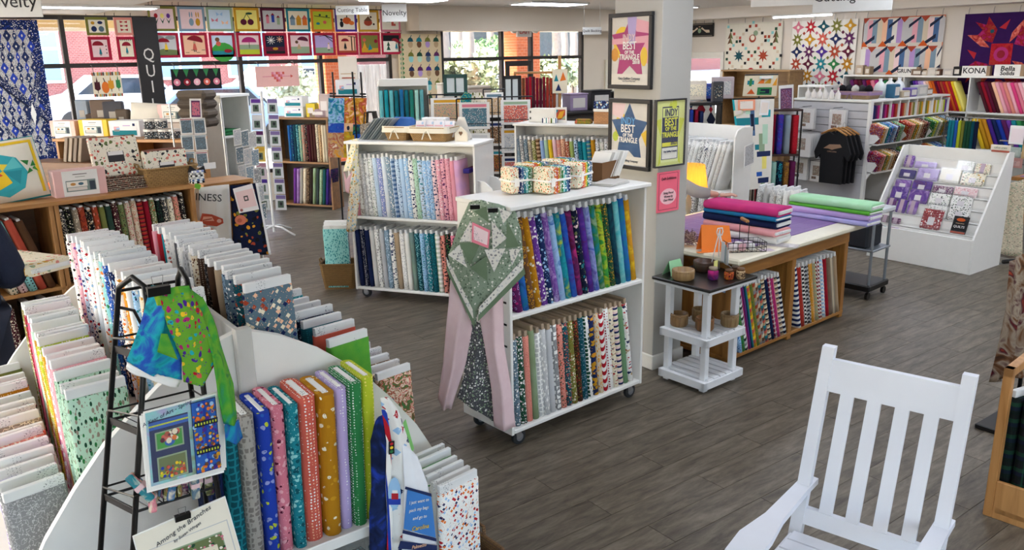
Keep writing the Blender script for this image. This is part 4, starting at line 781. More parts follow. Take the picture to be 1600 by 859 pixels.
# ---- pastel rack
PO, PZ, PL_ = (3.34, 7.0), R(-56.5), 1.24
rolling_rack('white rolling rack of pastel bolts in the middle of the shop', PO, PZ, PL_, .46, 1.50, .80, .11)
U2 = ['solid pink rose', 'ring offwhite taupe', 'floral lgrey white', 'ring white grey', 'floral white grey sage', 'dots pale steel', 'floral periwinkle white', 'solid pale white', 'floral steel white', 'plaid denim pale', 'floral pale denim', 'solid pale sky', 'floral sky white', 'toss white navy', 'leaf mint sage', 'toss pale grey teal', 'floral sky white', 'floral sky denim white', 'toss blush navy', 'floral pink white rose', 'toss pink plum', 'floral pink rose', 'solid rose pink', '80 solid pink lilac']
row(U2, loc2(PO, PZ, .05, .12, .803), loc2(PO, PZ, PL_-.14, .12, .803), PZ+R(90), 'upper shelf of pastel rack', 'pastel bolts on the upper shelf', 'left', h=.545, tilts=R(-3.5), t=.046)
L2 = ['solid midnight navy', 'dots midnight white', 'solid navy midnight', 'solid offwhite lgrey', 'leaf white grey', 'solid lgrey silver', 'leaf steel pale', 'toss white navy slate', 'solid taupe tan', 'floral white lgrey', 'solid offwhite white', 'solid sage slate', 'floral dteal aqua', 'floral sky teal', 'leaf teal pale', 'floral dteal teal', 'plaid sage white', 'toss salmon black', 'floral black salmon green', 'toss rose plum black', 'floral dteal orange cream', 'stripe grey lavender white', 'floral mint coral']
row(L2, loc2(PO, PZ, .04, .12, .113), loc2(PO, PZ, PL_-.05, .12, .113), PZ+R(90), 'lower shelf of pastel rack', 'bolts on the lower pastel shelf', 'left', h=.55, tilts=R(-3), t=.046)
for k in range(3): tag(MB().rbox(-.03, .03, -.05, .05, 0, .04, .006).build('folded_fabric', fab(['solid violet navy', 'solid plum wine', 'solid crimson rose'][k]), None, loc=loc2(PO, PZ, PL_-.06+.0*k, .03+.10*k, 1.24), rot=(0, 0, PZ)), ['navy', 'plum', 'crimson'][k]+' folded fabric on the bracket at right end of pastel rack', 'folded fabric')
t = thing('end_shelf', 'white rounded end shelf at the right end of pastel rack', 'shelf', loc2(PO, PZ, PL_+.02, .05, .8), PZ)
MB().prism([(0, 0), (.16, 0), (.16, .2), (.13, .3), (.06, .36), (0, .37)], 0, .02).build('side_panel', WP, t); MB().prism([(0, .37), (.06, .36), (.13, .3), (.16, .2), (.16, 0), (0, 0)], .3, .32).build('side_panel', WP, t); MB().rbox(0, .16, .02, .3, .02, .04, .003).build('shelf', WP, t)
# baskets and patterns on top of the pastel rack
p = loc2(PO, PZ, .44, .22, 1.502); basket('small lined wicker basket at left on pastel rack top', p, PZ, .26, .26, .12, wicker('b08a54', '6a4a24'), mat('ddd6c4', .8), False)
p2 = loc2(PO, PZ, .78, .20, 1.502); basket('long lined wicker basket at right on pastel rack top', p2, PZ, .40, .28, .12, wicker('b08a54', '6a4a24'), mat('ddd6c4', .8), False)
tag(MB().rbox(-.12, .12, -.05, .05, .02, .20, .03).build('folded_fabric', fab('solid blue denim'), None, loc=p+Vector((0, 0, .01)), rot=(R(-25), 0, PZ)), 'blue folded fabric lying in the small lined basket', 'folded fabric')
for k in range(4):
    o_ = thing('pattern_pack', 'pastel pattern in clear bag standing in long basket, %s from left' % ORD[k], 'pattern pack', p2+loc2((0, 0), PZ, -.14+.095*k, -.02+.02*(k % 2), .03), 0, 'patterns in the long basket'); o_.rotation_euler = (R(-20), 0, PZ+R(-6+5*k))
    panel('print', .10, .15, [('floral white pink sky lavender .7', rect(.04, .04, .96, .6)), ('pink', rect(.1, .66, .9, .74)), ('sky', circ(.7, .85, .12, 10, .09))], o_, .006, 'e6e4ea', (-.05, 0, 0)); MB().box(-.055, .055, -.006, -.005, 0, .165).build('clear_bag', clear('white', .12), o_)
t = thing('storage_box', 'white boxed kit with teal label behind the lined baskets', 'box', loc2(PO, PZ, .72, .385, 1.502), PZ+R(3))
def kitbox(t, w=.24, d=.1, h=.19, body='e2e2e4', side=None):
    MB().rbox(-w/2, w/2, -d/2, d/2, 0, h, .003).build('box_body', mat(body, .5), t)
    panel('label', w*.8, h*.8, [('teal', rect(0, .0, 1, .38)), ('pink', rect(.08, .45, .3, .68)), ('grey', rect(.08, .3, .3, .45)), ('sky', rect(.18, .45, .32, .6)), ('lilac', rect(.45, .72, .75, .78)), ('navy', rect(.85, .72, .95, .92))], t, .002, 'e9e9ec', (-w*.4, -d/2-.001, h*.1))
kitbox(t)
t = thing('easel_frame', 'pale slanted display stand behind the white boxed kit', 'display stand', loc2(PO, PZ, 1.0, .33, 1.502), PZ); MB().prism([(-.1, 0), (.1, 0), (.03, .2), (-.03, .2)], 0, .015).build('back_board', mat('cfc9c0', .6), t); MB().rbox(-.1, .1, -.04, 0, 0, .02, .003).build('ledge', mat('cfc9c0', .6), t)
for k in range(8):
    o_ = tag(MB().rbox(-.0015, .0015, -.09, .09, 0, .26, .001).build('pattern_sheet', mat(['9aa0a2', 'c8ccc8', '7f8c94'][k % 3], .4), None, loc=loc2(PO, PZ, .05+.028*k, .2, 1.503), rot=(0, R(42), PZ)), 'slanted pattern sheet fanned at left on pastel rack, %s from left' % ORD[k], 'pattern sheet', 'fanned sheets on the pastel rack')
t = thing('wood_figure', 'pale house-shaped wooden ornament at right on pastel rack', 'ornament', loc2(PO, PZ, 1.07, .16, 1.502), PZ); MB().prism([(-.06, 0), (.06, 0), (.06, .07), (.0, .13), (-.06, .07)], -.012, .012).build('house_body', mat('d8cdb8', .7), t); MB().prism([(0, .05), (.02, .075), (.01, .09), (0, .082), (-.01, .09), (-.02, .075)], -.016, -.012).build('heart', mat('6a4a30'), t)
# quilt hung on the left side of the pastel rack
qo = Vector((3.2, 7.0, .2)); q = thing('draped_quilt', 'pale yellow floral quilt hanging from left end of pastel rack', 'quilt', qo); at = Vd((3.26, 6.95, 0), R(64)); NA2 = Vector((math.cos(R(64)), math.sin(R(64)), 0))
cloth('quilt_top', [[(550, 218, .1), (557, 216, .05), (560, 222, .02)], [(544, 240, .02), (552, 245, -.02), (560, 250, 0)], [(536, 268, 0), (548, 266, -.04), (561, 260, 0)]], at, fab('floral cream lemon yellow sage .6'), q, qo, th=.012, fold=.01, ax=NA2)
cloth('quilt_backing', [[(537, 267, .0), (541, 280, .0), (550, 268, -.02)], [(540, 300, .02), (545, 302, .0), (549, 290, .02)]], at, fab('solid blush pink'), q, qo, th=.01, ax=NA2)
cloth('quilt_lower_fold', [[(549, 266, -.01), (555, 262, -.03), (561, 260, -.01)], [(545, 310, 0), (552, 310, -.03), (562, 312, 0)], [(541, 361, 0), (548, 363, -.03), (556, 360, 0)]], at, fab('floral cream sky amber sage .6'), q, qo, th=.012, fold=.01, ax=NA2)
# basket with bolts on the floor beside the pastel rack
bp2 = G(533, 452, 0); basket('woven basket with loop handle on floor left of pastel rack', bp2+Vector((.05, .1, 0)), PZ+R(20), .36, .26, .26, wicker('8a6a3a', '54380e'))
row(['leaf aqua teal .9', 'floral steel white', 'floral dgrey sage'], bp2+Vector((.0, .04, .02)), bp2+Vector((.08, .18, .02)), PZ+R(20), 'basket by pastel rack', 'bolts beside the pastel rack', 'the near side', h=.6, w=.24)
# ---- rack three, behind
SO, SZ, SL = (5.60, 7.42), R(-63), 1.16
rolling_rack('white rack of print bolts left of the column, farther back', SO, SZ, SL, .46, 1.50, .78, .11)
row(['floral steel lgrey', 'floral grey white', 'floral slate lgrey', 'leaf taupe cream', 'floral olive cream', 'band brown tan', 'solid periwinkle sky', 'solid sage mint', 'dots yellow gold', 'solid blush pink', 'floral salmon beige', 'floral peach rust', 'floral rust cream', 'solid sage lime', 'toss pale navy', 'floral teal navy', 'solid turquoise teal', 'band denim sage teal', 'dots gold rust', 'floral white black', 'floral offwhite sage', 'vine white black'], loc2(SO, SZ, .05, .12, .783), loc2(SO, SZ, SL-.05, .12, .783), SZ+R(90), 'upper shelf of third white rack', 'bolts on the third white rack', 'left', h=.545, tilts=R(-6), t=.044)
t = thing('magazine_file', 'white box file with black marks on the third white rack', 'box', loc2(SO, SZ, .24, .25, 1.502), SZ); MB().rbox(-.16, .16, -.08, .08, 0, .15, .003).build('box_body', mat('dcdad4', .5), t)
for z in (.03, .10): MB().box(-.145, -.13, -.083, -.08, z, z+.025).build('slot', BLK, t)
t = thing('book', 'quilting book with rust and yellow cover standing on third rack', 'book', loc2(SO, SZ, .48, .16, 1.502), SZ+R(5)); panel('cover', .13, .17, [('rust', rect(.1, .2, .9, .85)), ('gold', [(.15, .25), (.6, .3), (.85, .8), (.4, .7)]), ('sage', [(.5, .2), (.9, .25), (.9, .5)]), ('teal', [(.1, .6), (.3, .8), (.1, .85)])], t, .014, 'e0dcd4', (-.065, 0, 0))
for k in range(6): tag(MB().rbox(-.012, .012, -.03, .03, 0, .055, .005).build('fabric_roll', fab('stripe %s white' % ['navy', 'teal', 'red', 'gold', 'green', 'denim'][k]), None, loc=loc2(SO, SZ, .30+.028*k, .1, 1.502), rot=(0, 0, SZ)), 'tiny striped fabric roll on third rack, %s from left' % ORD[k], 'fabric roll', 'tiny rolls on the third rack')
t = thing('storage_box', 'tan woven-look box with navy lid at right on third rack', 'box', loc2(SO, SZ, 1.0, .2, 1.502), SZ); MB().rbox(-.12, .12, -.08, .08, 0, .13, .004).build('box_body', wicker('c08a5a', 'a06c3c', .6), t); MB().rbox(-.125, .125, -.085, .085, .13, .16, .003).build('paper_band', mat('e6e2da'), t); MB().rbox(-.12, .12, -.08, .08, .16, .24, .004).build('lid', fab('toss navy sky sage cream .6'), t)
tag(MB().rbox(-.09, .09, -.06, .06, 0, .03, .006).rbox(-.08, .08, -.05, .05, .03, .05, .006).build('folded_fabric', fab('batik mustard olive coral'), None, loc=loc2(SO, SZ, .76, .14, 1.502), rot=(0, 0, SZ+R(8))), 'small mustard folded fabric stack on third rack', 'folded fabric')
# ================================================================ framed posters on the column
def framed(label, cx, cz, w, h, face, paper, polys, txts, fm, fw=.028):
    if face == 'x': M = Matrix.Translation((CX0-.012, cx+w/2, cz-h/2)) @ Matrix.Rotation(-PI/2, 4, 'Z')
    else: M = Matrix.Translation((cx-w/2, CY0-.012, cz-h/2))
    t = thing('framed_poster', label, 'framed poster'); t.matrix_world = M
    panel('poster', w-2*fw+.01, h-2*fw+.01, polys, t, .006, paper, (fw-.005, 0, fw-.005))
    for nm, a in (('frame_rail', (0, w, -.016, .012, 0, fw)), ('frame_rail', (0, w, -.016, .012, h-fw, h)), ('frame_stile', (0, fw, -.016, .012, fw, h-fw)), ('frame_stile', (w-fw, w, -.016, .012, fw, h-fw))): MB().rbox(*a, .003).build(nm, fm, t)
    MB().box(fw, w-fw, -.0135, -.0125, fw, h-fw).build('glazing', clear('white', .05, .03, 'picture_glass'), t)
    for s, u, v, sz, c, sx in txts: text(s, sz, mat(c, .6), t, (u*w, -.0105, v*h), name='lettering', sx=sx, off=.0009)
    return t
FRM = mat('1d1d20', .35); star = lambda x, z, r, a=PI/2, k=.45: [(x+(r if i % 2 == 0 else r*k)*math.cos(a+i*PI/5), z+(r if i % 2 == 0 else r*k)*math.sin(a+i*PI/5)) for i in range(10)]
a, b_ = XW(955, 22, CX0), XW(1020, 140, CX0); wy = a.y-b_.y; H1 = a.z-b_.z
def clampstar(pts): return [(min(.99, max(.01, x)), min(.99, max(.01, z))) for x, z in pts]
SHP = [('yellow', circ(.3, .62, .24, 14)), ('pink', [(.55, .98), (.99, .9), (.99, .3), (.6, .5)]), ('magenta', clampstar(star(.5, .56, .6))), ('pink', [(.02, .68), (.99, .72), (.99, .62), (.02, .60)]), ('lavender', [(.42, .99), (.66, .99), (.62, .6), (.46, .6)]), ('amber', circ(.1, .45, .1, 10)), ('yellow', circ(.86, .42, .09, 10, .14)), ('e3ded4', rect(.02, .01, .98, .17))]
framed('black-framed magenta star poster high on the column, dated 2018', (a.y+b_.y)/2, (a.z+b_.z)/2, wy, H1, 'x', 'd9d5cc', SHP, [('BEST', .5, .57, .074, 'white', .85), ('OF THE', .5, .485, .03, 'white', .9), ('TRIANGLE', .5, .42, .052, 'white', .8), ('2018', .66, .355, .035, 'white', 1), ('INDY', .48, .675, .062, 'blush', .8), ('Cary Quilting Company', .5, .14, .022, 'dgrey', 1), ('Best Place to Buy Local', .5, .105, .013, 'grey', 1)], FRM)
a, b_ = XW(955, 153, CX0), XW(1017, 268, CX0)
SHP2 = [('yellow', circ(.3, .62, .2, 14)), ('blush', [(.02, .98), (.4, .98), (.3, .72), (.02, .8)]), ('205080', clampstar(star(.5, .52, .62))), ('lime', circ(.12, .45, .08, 10)), ('yellow', [(.82, .52), (.98, .6), (.98, .3)]), ('e3ded4', rect(.02, .01, .98, .15))]
framed('black-framed blue star poster below the magenta one on the column', (a.y+b_.y)/2, (a.z+b_.z)/2, a.y-b_.y, a.z-b_.z, 'x', 'd9d5cc', SHP2, [('INDY', .48, .685, .07, '4aa0e0', .85), ('BEST', .48, .575, .078, 'white', .85), ('OF THE', .48, .485, .032, 'white', .9), ('TRIANGLE', .48, .415, .052, 'white', .8), ('Cary Quilting Company', .5, .12, .020, 'dgrey', 1)], FRM)
a, b_ = YW(1022, 156, CY0), YW(1069, 256, CY0)
SHP3 = [('ccd23a', clampstar(star(.5, .5, .66))), ('e2e6a0', rect(.2, .06, .8, .9)), ('16204a', rect(.22, .1, .78, .9)), ('dfe488', rect(.24, .74, .76, .88)), ('e0dc3a', rect(.24, .30, .76, .36)), ('e6e4da', rect(.24, .11, .76, .28)), ('d4da3c', circ(.62, .93, .09, 10, .07))]
framed('slim black-framed yellow poster on the right face, dated 2021', (a.x+b_.x)/2-.012, (a.z+b_.z)/2, .30, a.z-b_.z, 'y', 'd6da84', SHP3, [('INDY', .5, .80, .07, '16204a', .75), ('BEST', .5, .66, .076, 'e4e23c', .8), ('OF THE', .5, .565, .036, 'e4e23c', .9), ('TRIANGLE', .5, .475, .05, 'e4e23c', .72), ('2021', .62, .355, .038, '16204a', .9), ('Cary Quilting Company', .5, .23, .015, '16204a', .9)], mat('26262a', .35), .010)
a, b_ = YW(1026, 270, CY0), YW(1059, 327, CY0); t = thing('paper_flyer', 'pink Quilt Exhibitions flyer taped low on the column', 'flyer', (a.x, CY0-.006, b_.z)); w, h = b_.x-a.x, a.z-b_.z
panel('sheet', w, h, [('black', rect(.08, .06, .92, .96)), ('f06a80', rect(.095, .068, .905, .952)), ('f6c0c6', circ(.5, .38, .36, 18, .2))], t, .002, 'f06a80')
for s, z, sz in (('Quilt Exhibitions', .83, .028), ('String Pieced', .47, .024), ('Wovens by', .38, .024), ('Cheri Wood', .29, .024)): text(s, sz, mat('black'), t, (w/2, -.004, h*z), name='lettering', sx=.8, shear=.15)
# ================================================================ white slatted stand with wooden bowls
WPT = mat('e6e8ea', .5, var=.05); so, sz_ = Vector((4.10, 3.36, 0)), R(3)
st = thing('slatted_stand', 'white wooden stand with slatted shelves and black top by the column', 'stand', so, sz_); Wd = .40
for x in (.02, Wd-.065):
    for y in (.02, Wd-.065): MB().rbox(x, x+.045, y, y+.045, 0, .715, .004).build('leg', WPT, st)
for z in (.03, .335):
    for a in ((-.02, Wd, -.012, .018, z, z+.055), (-.02, Wd, Wd-.04, Wd-.01, z, z+.055), (-.02, .018, -.012, Wd-.01, z+.002, z+.057), (Wd-.018, Wd+.02, -.012, Wd-.01, z+.002, z+.057)): MB().rbox(*a, .003).build('shelf_rail', WPT, st)
    for i in range(5): MB().rbox(.03+i*.068, .03+i*.068+.05, -.005, Wd-.02, z+.05, z+.068, .002).build('slat', WPT, st)
MB().rbox(-.05, Wd+.06, -.04, Wd+.03, .715, .735, .003).build('rim_board', WPT, st); MB().rbox(-.06, Wd+.07, -.05, Wd+.04, .735, .757, .004).build('top_board', mat('24211f', .3), st)
def bowl(label, p, r, h, c, c2): 
    t = thing('wooden_bowl', label, 'bowl', p, 0, 'turned wooden bowls'); MB().lathe([(r*.86, 0), (r, h*.15), (r*1.02, h*.6), (r, h), (r*.86, h), (r*.84, h*.2), (.001, h*.16)], 24).build('bowl_body', woodmat(c, c2, 6, 2), t, True); MB().lathe([(r*1.03, h*.80), (r*1.04, h*.85), (r*1.03, h*.9)], 24, cap=False).build('turned_band', woodmat(c2, c, 6, 2), t, True)
SP = lambda x, y, z: loc2((so.x, so.y), sz_, x, y, z)
bowl('wide pale turned bowl at back left of the black top', SP(.03, .24, .758), .075, .07, 'a8885c', '8a6a42'); bowl('dark round bowl at back of the black top', SP(.31, .28, .758), .075, .075, '3a2a20', '54382a')
for k, (x, y, c, lb) in enumerate(((.08, .30, '9a7a50', 'left rear'), (.13, .12, 'a0683c', 'front'), (.27, .26, 'a08458', 'rear'), (.33, .06, 'a08860', 'right'))): bowl('small turned wooden bowl on slatted shelf, %s' % lb, SP(x, y, .404), .062, .09, c, '7a5a36')
t = thing('tent_card', 'mint green tent card lettered in black on the stand', 'card', SP(.12, .36, .758), sz_+R(12)); MB().add([(-.1, 0, 0), (.1, 0, 0), (.09, .03, .085), (-.08, .03, .10)], [(0, 1, 2, 3)]).add([(-.1, .07, 0), (.1, .07, 0), (.09, .03, .085), (-.08, .03, .10)], [(3, 2, 1, 0)]).build('card_sheet', mat('9fd8a4', .6), t)
for s, z in (("I'M", .062), ('HANDMADE!', .036)): text(s, .024, mat('black'), t, (0, .008+z*.25, z), (R(72), 0, 0), sx=.8)
def jar(nm, label, p, r, h, c, lid, extra=None): 
    t = thing(nm, label, 'jar', p); MB().lathe([(r*.8, 0), (r, h*.1), (r, h*.7), (r*.8, h*.78)], 16).build('jar_body', fab(c), t, True); MB().lathe([(r*.82, h*.78), (r*.84, h), (.001, h)], 16).build('lid', mat(lid, .5), t, True)
jar('yarn_jar', 'small jar with purple filling on the stand', SP(.17, .10, .758), .036, .085, 'batik purple plum magenta', '8a7a66'); jar('button_jar', 'small orange and black patterned jar on stand', SP(.25, .03, .758), .032, .07, 'floral rust black amber', '5a3a22'); jar('thread_jar', 'small tan printed jar at front corner of stand', SP(.32, -.015, .758), .03, .075, 'vine tan dbrown', '6a4a2c'); jar('dark_pot', 'small brown lidded pot beside the tan jar', SP(.35, .05, .758), .03, .07, 'solid choc brown', '4f3828')
t = thing('price_card', 'upright yellow card standing among the jars', 'card', SP(.25, .14, .758), sz_); MB().rbox(-.02, .02, -.002, .002, 0, .11, .001).build('card_sheet', mat('e8e48a', .6), t); MB().box(-.012, .012, -.003, -.002, .03, .08).build('print', boardmat('e8e48a', '54502a'), t)
t = thing('wire_hanger', 'white wire display hook standing at the right of black top', 'wire hook', SP(.36, .20, .758), sz_+R(-20)); WW = mat('e6e6e6', .35)
MB().tube([(-.07, 0, .0), (-.02, 0, .22), (0, 0, .30), (.01, 0, .24), (.05, -.03, .06), (.08, -.05, .03), (.095, -.06, .05)], .004, 6).build('wire_frame', WW, t, True); MB().tube([(0, .0, .30), (.02, .03, .12), (.05, .06, 0)], .004, 6).build('wire_leg', WW, t, True); MB().tube([(.025, 0, .285), (.018, 0, .31), (-.018, 0, .31), (-.025, 0, .285), (-.018, 0, .26), (.018, 0, .26)], .004, 6, closed=True).build('wire_loop', WW, t, True)
for k in range(4): MB().rbox(.01+.012*k, .014+.012*k, -.05, -.01, .08-.01*k, .22-.02*k, .001).build('hanging_strip', mat(['d8d8d8', '9aa8a8', 'c4c0b8', 'e0e0e0'][k]), t)
# ================================================================ cutting table
TO, TZ = (4.49, 3.43), R(4.3); TL_, TD, TH = 1.92, 1.28, .86
OAK = woodmat('8a5a26', 'b07a3a', 2.2, 0); OAKV = woodmat('8a5a26', 'b07a3a', 2.2, 2); tb = thing('cutting_table', 'oak cutting table with cream top and open shelves of bolts', 'table', (*TO, 0), TZ)
MB().rbox(0, TL_, 0, TD, TH-.045, TH, .012).build('table_top', mat('e6dfc8', .35), tb)
ins = .16; MB().rbox(ins, TL_-.05, ins, ins+.025, TH-.20, TH-.045, .004).build('apron', OAK, tb); MB().rbox(ins, ins+.025, ins, TD-.1, TH-.20, TH-.045, .004).build('apron', OAK, tb)
MB().rbox(ins, TL_-.05, ins, TD-.1, .03, .06, .004).build('bottom_shelf', OAK, tb)
for x in (ins, .98, TL_-.11): MB().rbox(x, x+.055, ins+.002, ins+.05, .0, TH-.20, .003).build('post', OAKV, tb); MB().rbox(x+.01, x+.03, ins+.05, TD-.1, .06, TH-.2, .003).build('divider_panel', OAKV, tb)
MB().rbox(ins, TL_-.05, .7, .72, .06, TH-.2, .003).build('back_panel', OAKV, tb)
m_ = thing('cutting_mat', 'purple gridded cutting mat covering the table top', 'cutting mat', loc2(TO, TZ, .30, .16, TH), TZ); MB().rbox(0, TL_-.36, 0, TD-.22, 0, .004, .002).build('mat_sheet', mat('7d6196', .6), m_)
gl = MB()
for i in range(11): gl.box(.05+i*.15, .052+i*.15, .03, TD-.25, .004, .0046)
for i in range(7): gl.box(.05, TL_-.41, .03+i*.16, .032+i*.16, .004, .0046)
gl.build('grid_lines', mat('a690b8', .6), m_)
tag(MB().rbox(0, .42, 0, .12, 0, .004, .001).build('ruler', clear('cfc4dc', .35), None, loc=loc2(TO, TZ, .43, .30, TH+.005), rot=(0, 0, TZ-R(70))), 'clear acrylic ruler lying on the purple mat', 'ruler')
def flatbolt(spec, c, az, z, label, L=.6, w=.23, t=.05, group='bolts stacked on the cutting table'):
    d = Vector((math.cos(az), math.sin(az), 0)); up = Vector((0, 0, 1)); x = up.cross(d); M = Matrix((( x.x, up.x, d.x, c[0]-d.x*L/2), (x.y, up.y, d.y, c[1]-d.y*L/2), (x.z, up.z, d.z, z+t/2), (0, 0, 0, 1)))
    o_ = thing('fabric_bolt', label, 'fabric bolt', group=group); o_.matrix_world = M
    obj('fabric_wrap', wrapmesh(w, t, L), o_, m=fab(spec)); obj('board', boardmesh(w*.86, t*.4, -.012, L+.012), o_, m=boardmat())
for k, (s, t_, lb, dx, dz) in enumerate((('solid offwhite white', .06, 'white bolt lying at bottom of left stack on cutting mat', .0, 3), ('solid salmon pink', .05, 'salmon pink bolt lying on the white one, left stack', -.01, -2), ('solid midnight navy', .062, 'navy bolt lying in the middle of left stack', .01, 1), ('solid blue teal', .03, 'thin blue bolt lying under the hot pink one', .0, -1), ('solid hot magenta', .062, 'hot pink bolt lying on top of left stack, under a hand', .0, 2))):
    z = TH+.006+sum((.06, .05, .062, .03, .062)[:k]); flatbolt(s, (5.10+dx, 3.86+dx), R(-84+dz), z, lb, L=.62, t=t_)
for k, (s, t_, lb) in enumerate((('solid lavender periwinkle', .04, 'pale lavender bolt lying at bottom of right stack'), ('solid lilac lavender', .05, 'lilac bolt lying second in right stack'), ('solid grass kelly', .028, 'thin lime green bolt lying in right stack'), ('solid mint 8fd090', .055, 'mint green bolt lying on top of right stack'))):
    flatbolt(s, (6.20+.01*k, 3.82), R(-88+2*(k % 2)), TH+.004+sum((.04, .05, .028, .055)[:k]), lb, L=.72, t=t_)
TU = ['floral sky blue', 'floral green olive', 'diag lgrey charcoal white grey', 'stripe plum magenta purple', 'stripe teal dteal midnight', 'diag gold coral yellow', 'leaf olive green', 'diag tan rust grey', 'diag beige grey brown', 'diag dgrey teal tan coral', 'band charcoal cream tan', 'solid navy midnight', 'plaid crimson plum blush', 'stripe magenta hot rose', 'band tan dgrey cream', 'band midnight white']
row(TU[:8], loc2(TO, TZ, .34, ins+.10, .062), loc2(TO, TZ, .61, ins+.10, .062), TZ+R(90), 'left bay under cutting table', 'bolts under the cutting table, left bay', 'left', h=.54, tilts=lambda i: R(-17), t=.042)
row(TU[8:], loc2(TO, TZ, .65, ins+.10, .062), loc2(TO, TZ, .95, ins+.10, .062), TZ+R(90), 'left bay near post under cutting table', 'bolts under the cutting table, near the post', 'left', h=.54, tilts=lambda i: R(-18), t=.04)
row(['band white navy', 'solid rust red', 'check black white', 'check charcoal lgrey', 'dots amber cream', 'check sage tan', 'check crimson white', 'check sky white', 'solid crimson red', 'solid taupe brown', 'stripe taupe beige', 'solid taupe tan'], loc2(TO, TZ, 1.17, ins+.10, .062), loc2(TO, TZ, TL_-.13, ins+.10, .062), TZ+R(90), 'right bay under cutting table', 'bolts under the cutting table, right bay', 'left', h=.54, tilts=lambda i: R(-15), t=.05)
row(['diag teal aqua dteal', 'solid blue denim'], loc2(TO, TZ, ins+.12, .62, .062), loc2(TO, TZ, ins+.12, .75, .062), TZ, 'left side of cutting table', 'bolts at the table side', 'the near end', h=.54, t=.06)
# things at the near end of the table
t = thing('order_card', 'folded bright orange card standing on the table corner', 'card', loc2(TO, TZ, .14, .30, TH), TZ+R(-28)); MB().add([(-.12, -.03, 0), (.12, -.03, 0), (.11, .015, .17), (-.11, .015, .19)], [(0, 1, 2, 3)]).add([(-.12, .06, 0), (.12, .06, 0), (.11, .015, .17), (-.11, .015, .19)], [(3, 2, 1, 0)]).build('card_sheet', mat('f0802a', .6), t); MB().rbox(-.16, .02, -.06, -.02, 0, .003, .001).build('card_foot', mat('f0802a', .6), t)
t = thing('wire_basket', 'black wire basket with wood handle holding notions on table corner', 'wire basket', loc2(TO, TZ, .28, .16, TH), TZ+R(-35)); wb = MB()
for z in (.004, .035, .07): wb.tube([(-.14, -.08, z), (.14, -.08, z), (.14, .08, z), (-.14, .08, z)], .0025, 5, closed=True)
for i in range(9):
    x = -.14+.035*i; wb.tube([(x, -.08, .004), (x, -.08, .07)], .0018, 4); wb.tube([(x, .08, .004), (x, .08, .07)], .0018, 4); wb.tube([(x, -.08, .004), (x, .08, .004)], .0018, 4)
for i in range(5): y = -.08+.04*i; wb.tube([(-.14, y, .004), (-.14, y, .07)], .0018, 4); wb.tube([(.14, y, .004), (.14, y, .07)], .0018, 4)
wb.build('wire_body', BLK, t); MB().tube([(0, -.08, .07), (.0, -.085, .19), (0, -.05, .22)], .003, 5).tube([(0, .08, .07), (0, .085, .19), (0, .05, .22)], .003, 5).build('bail', BLK, t); MB().tube([(0, -.055, .22), (0, .055, .22)], .013, 10).build('grip', woodmat('a06a34', 'c08a4c', 6, 1), t)
for k in range(6): tag(MB().rbox(-.03, .03, -.02, .02, 0, .045, .006).build('notion_pack', mat(['e8e0e0', 'd8a8b0', 'e6e6e2', 'c8b0b8', 'f0ece8', 'd8d0d8'][k], .5), None, loc=loc2((t.location.x, t.location.y), TZ+R(-35), -.09+.07*(k % 3), -.035+.07*(k//3), TH+.008), rot=(0, 0, TZ+.3*k)), 'small pale notion pack in the black wire basket, %s counted from left' % ORD[k], 'notion pack', 'packs in the wire basket')
t = thing('thread_pile', 'tangle of brown selvedge string on the table behind orange card', 'string', loc2(TO, TZ, .12, .52, TH)); rnd = random.Random(3); tm = MB()
for k in range(60):
    a_ = rnd.uniform(0, 6.28); r_ = rnd.uniform(.02, .09); tm.tube([(r_*math.cos(a_+j*.9)*rnd.uniform(.6, 1.2), r_*math.sin(a_+j*.9)*rnd.uniform(.6, 1.2), .01+rnd.random()*.14*(1-r_*6)) for j in range(5)], .002, 4, k % 4)
tm.build('string_loops', [mat(c) for c in ('8a6a58', '5a4036', 'c0a090', '704a60')], t)
tag(MB().rbox(0, .1, 0, .07, 0, .002, .0008).build('leaflet', boardmat('cfc0cc', '705a70'), None, loc=loc2(TO, TZ, .33, .03, TH+.001), rot=(0, 0, TZ-R(25))), 'small printed leaflet lying at the cream table corner', 'leaflet')
# wheeled metal cart at the table end
ca = thing('metal_cart', 'grey metal utility cart with black base at table end', 'cart', (6.95, 3.86, 0), R(5)); CM = mat('8e959c', .35, .6)
for x in (0, .32):
    for y in (0, .5): MB().tube([(x, y, .1), (x, y, .84)], .014, 8).build('upright', CM, ca)
MB().rbox(-.04, .36, -.03, .53, .08, .14, .01).build('base_tray', BLK, ca); MB().rbox(-.02, .34, -.02, .52, .45, .47, .004).build('wire_shelf', CM, ca); MB().rbox(-.03, .35, -.03, .53, .80, .84, .006).build('top_tray', mat('c8ccd0', .4), ca)
MB().rbox(0, .3, .05, .45, .47, .68, .02).build('bin', mat('20242c', .6), ca)
for x in (0, .32):
    for y in (0, .5): MB().lathe([(.012, -.012), (.035, -.012), (.035, .012), (.012, .012)], 14, 0, Matrix.Translation((x, y, .036)) @ Matrix.Rotation(PI/2, 4, 'X')).build('wheel', BLK, ca)
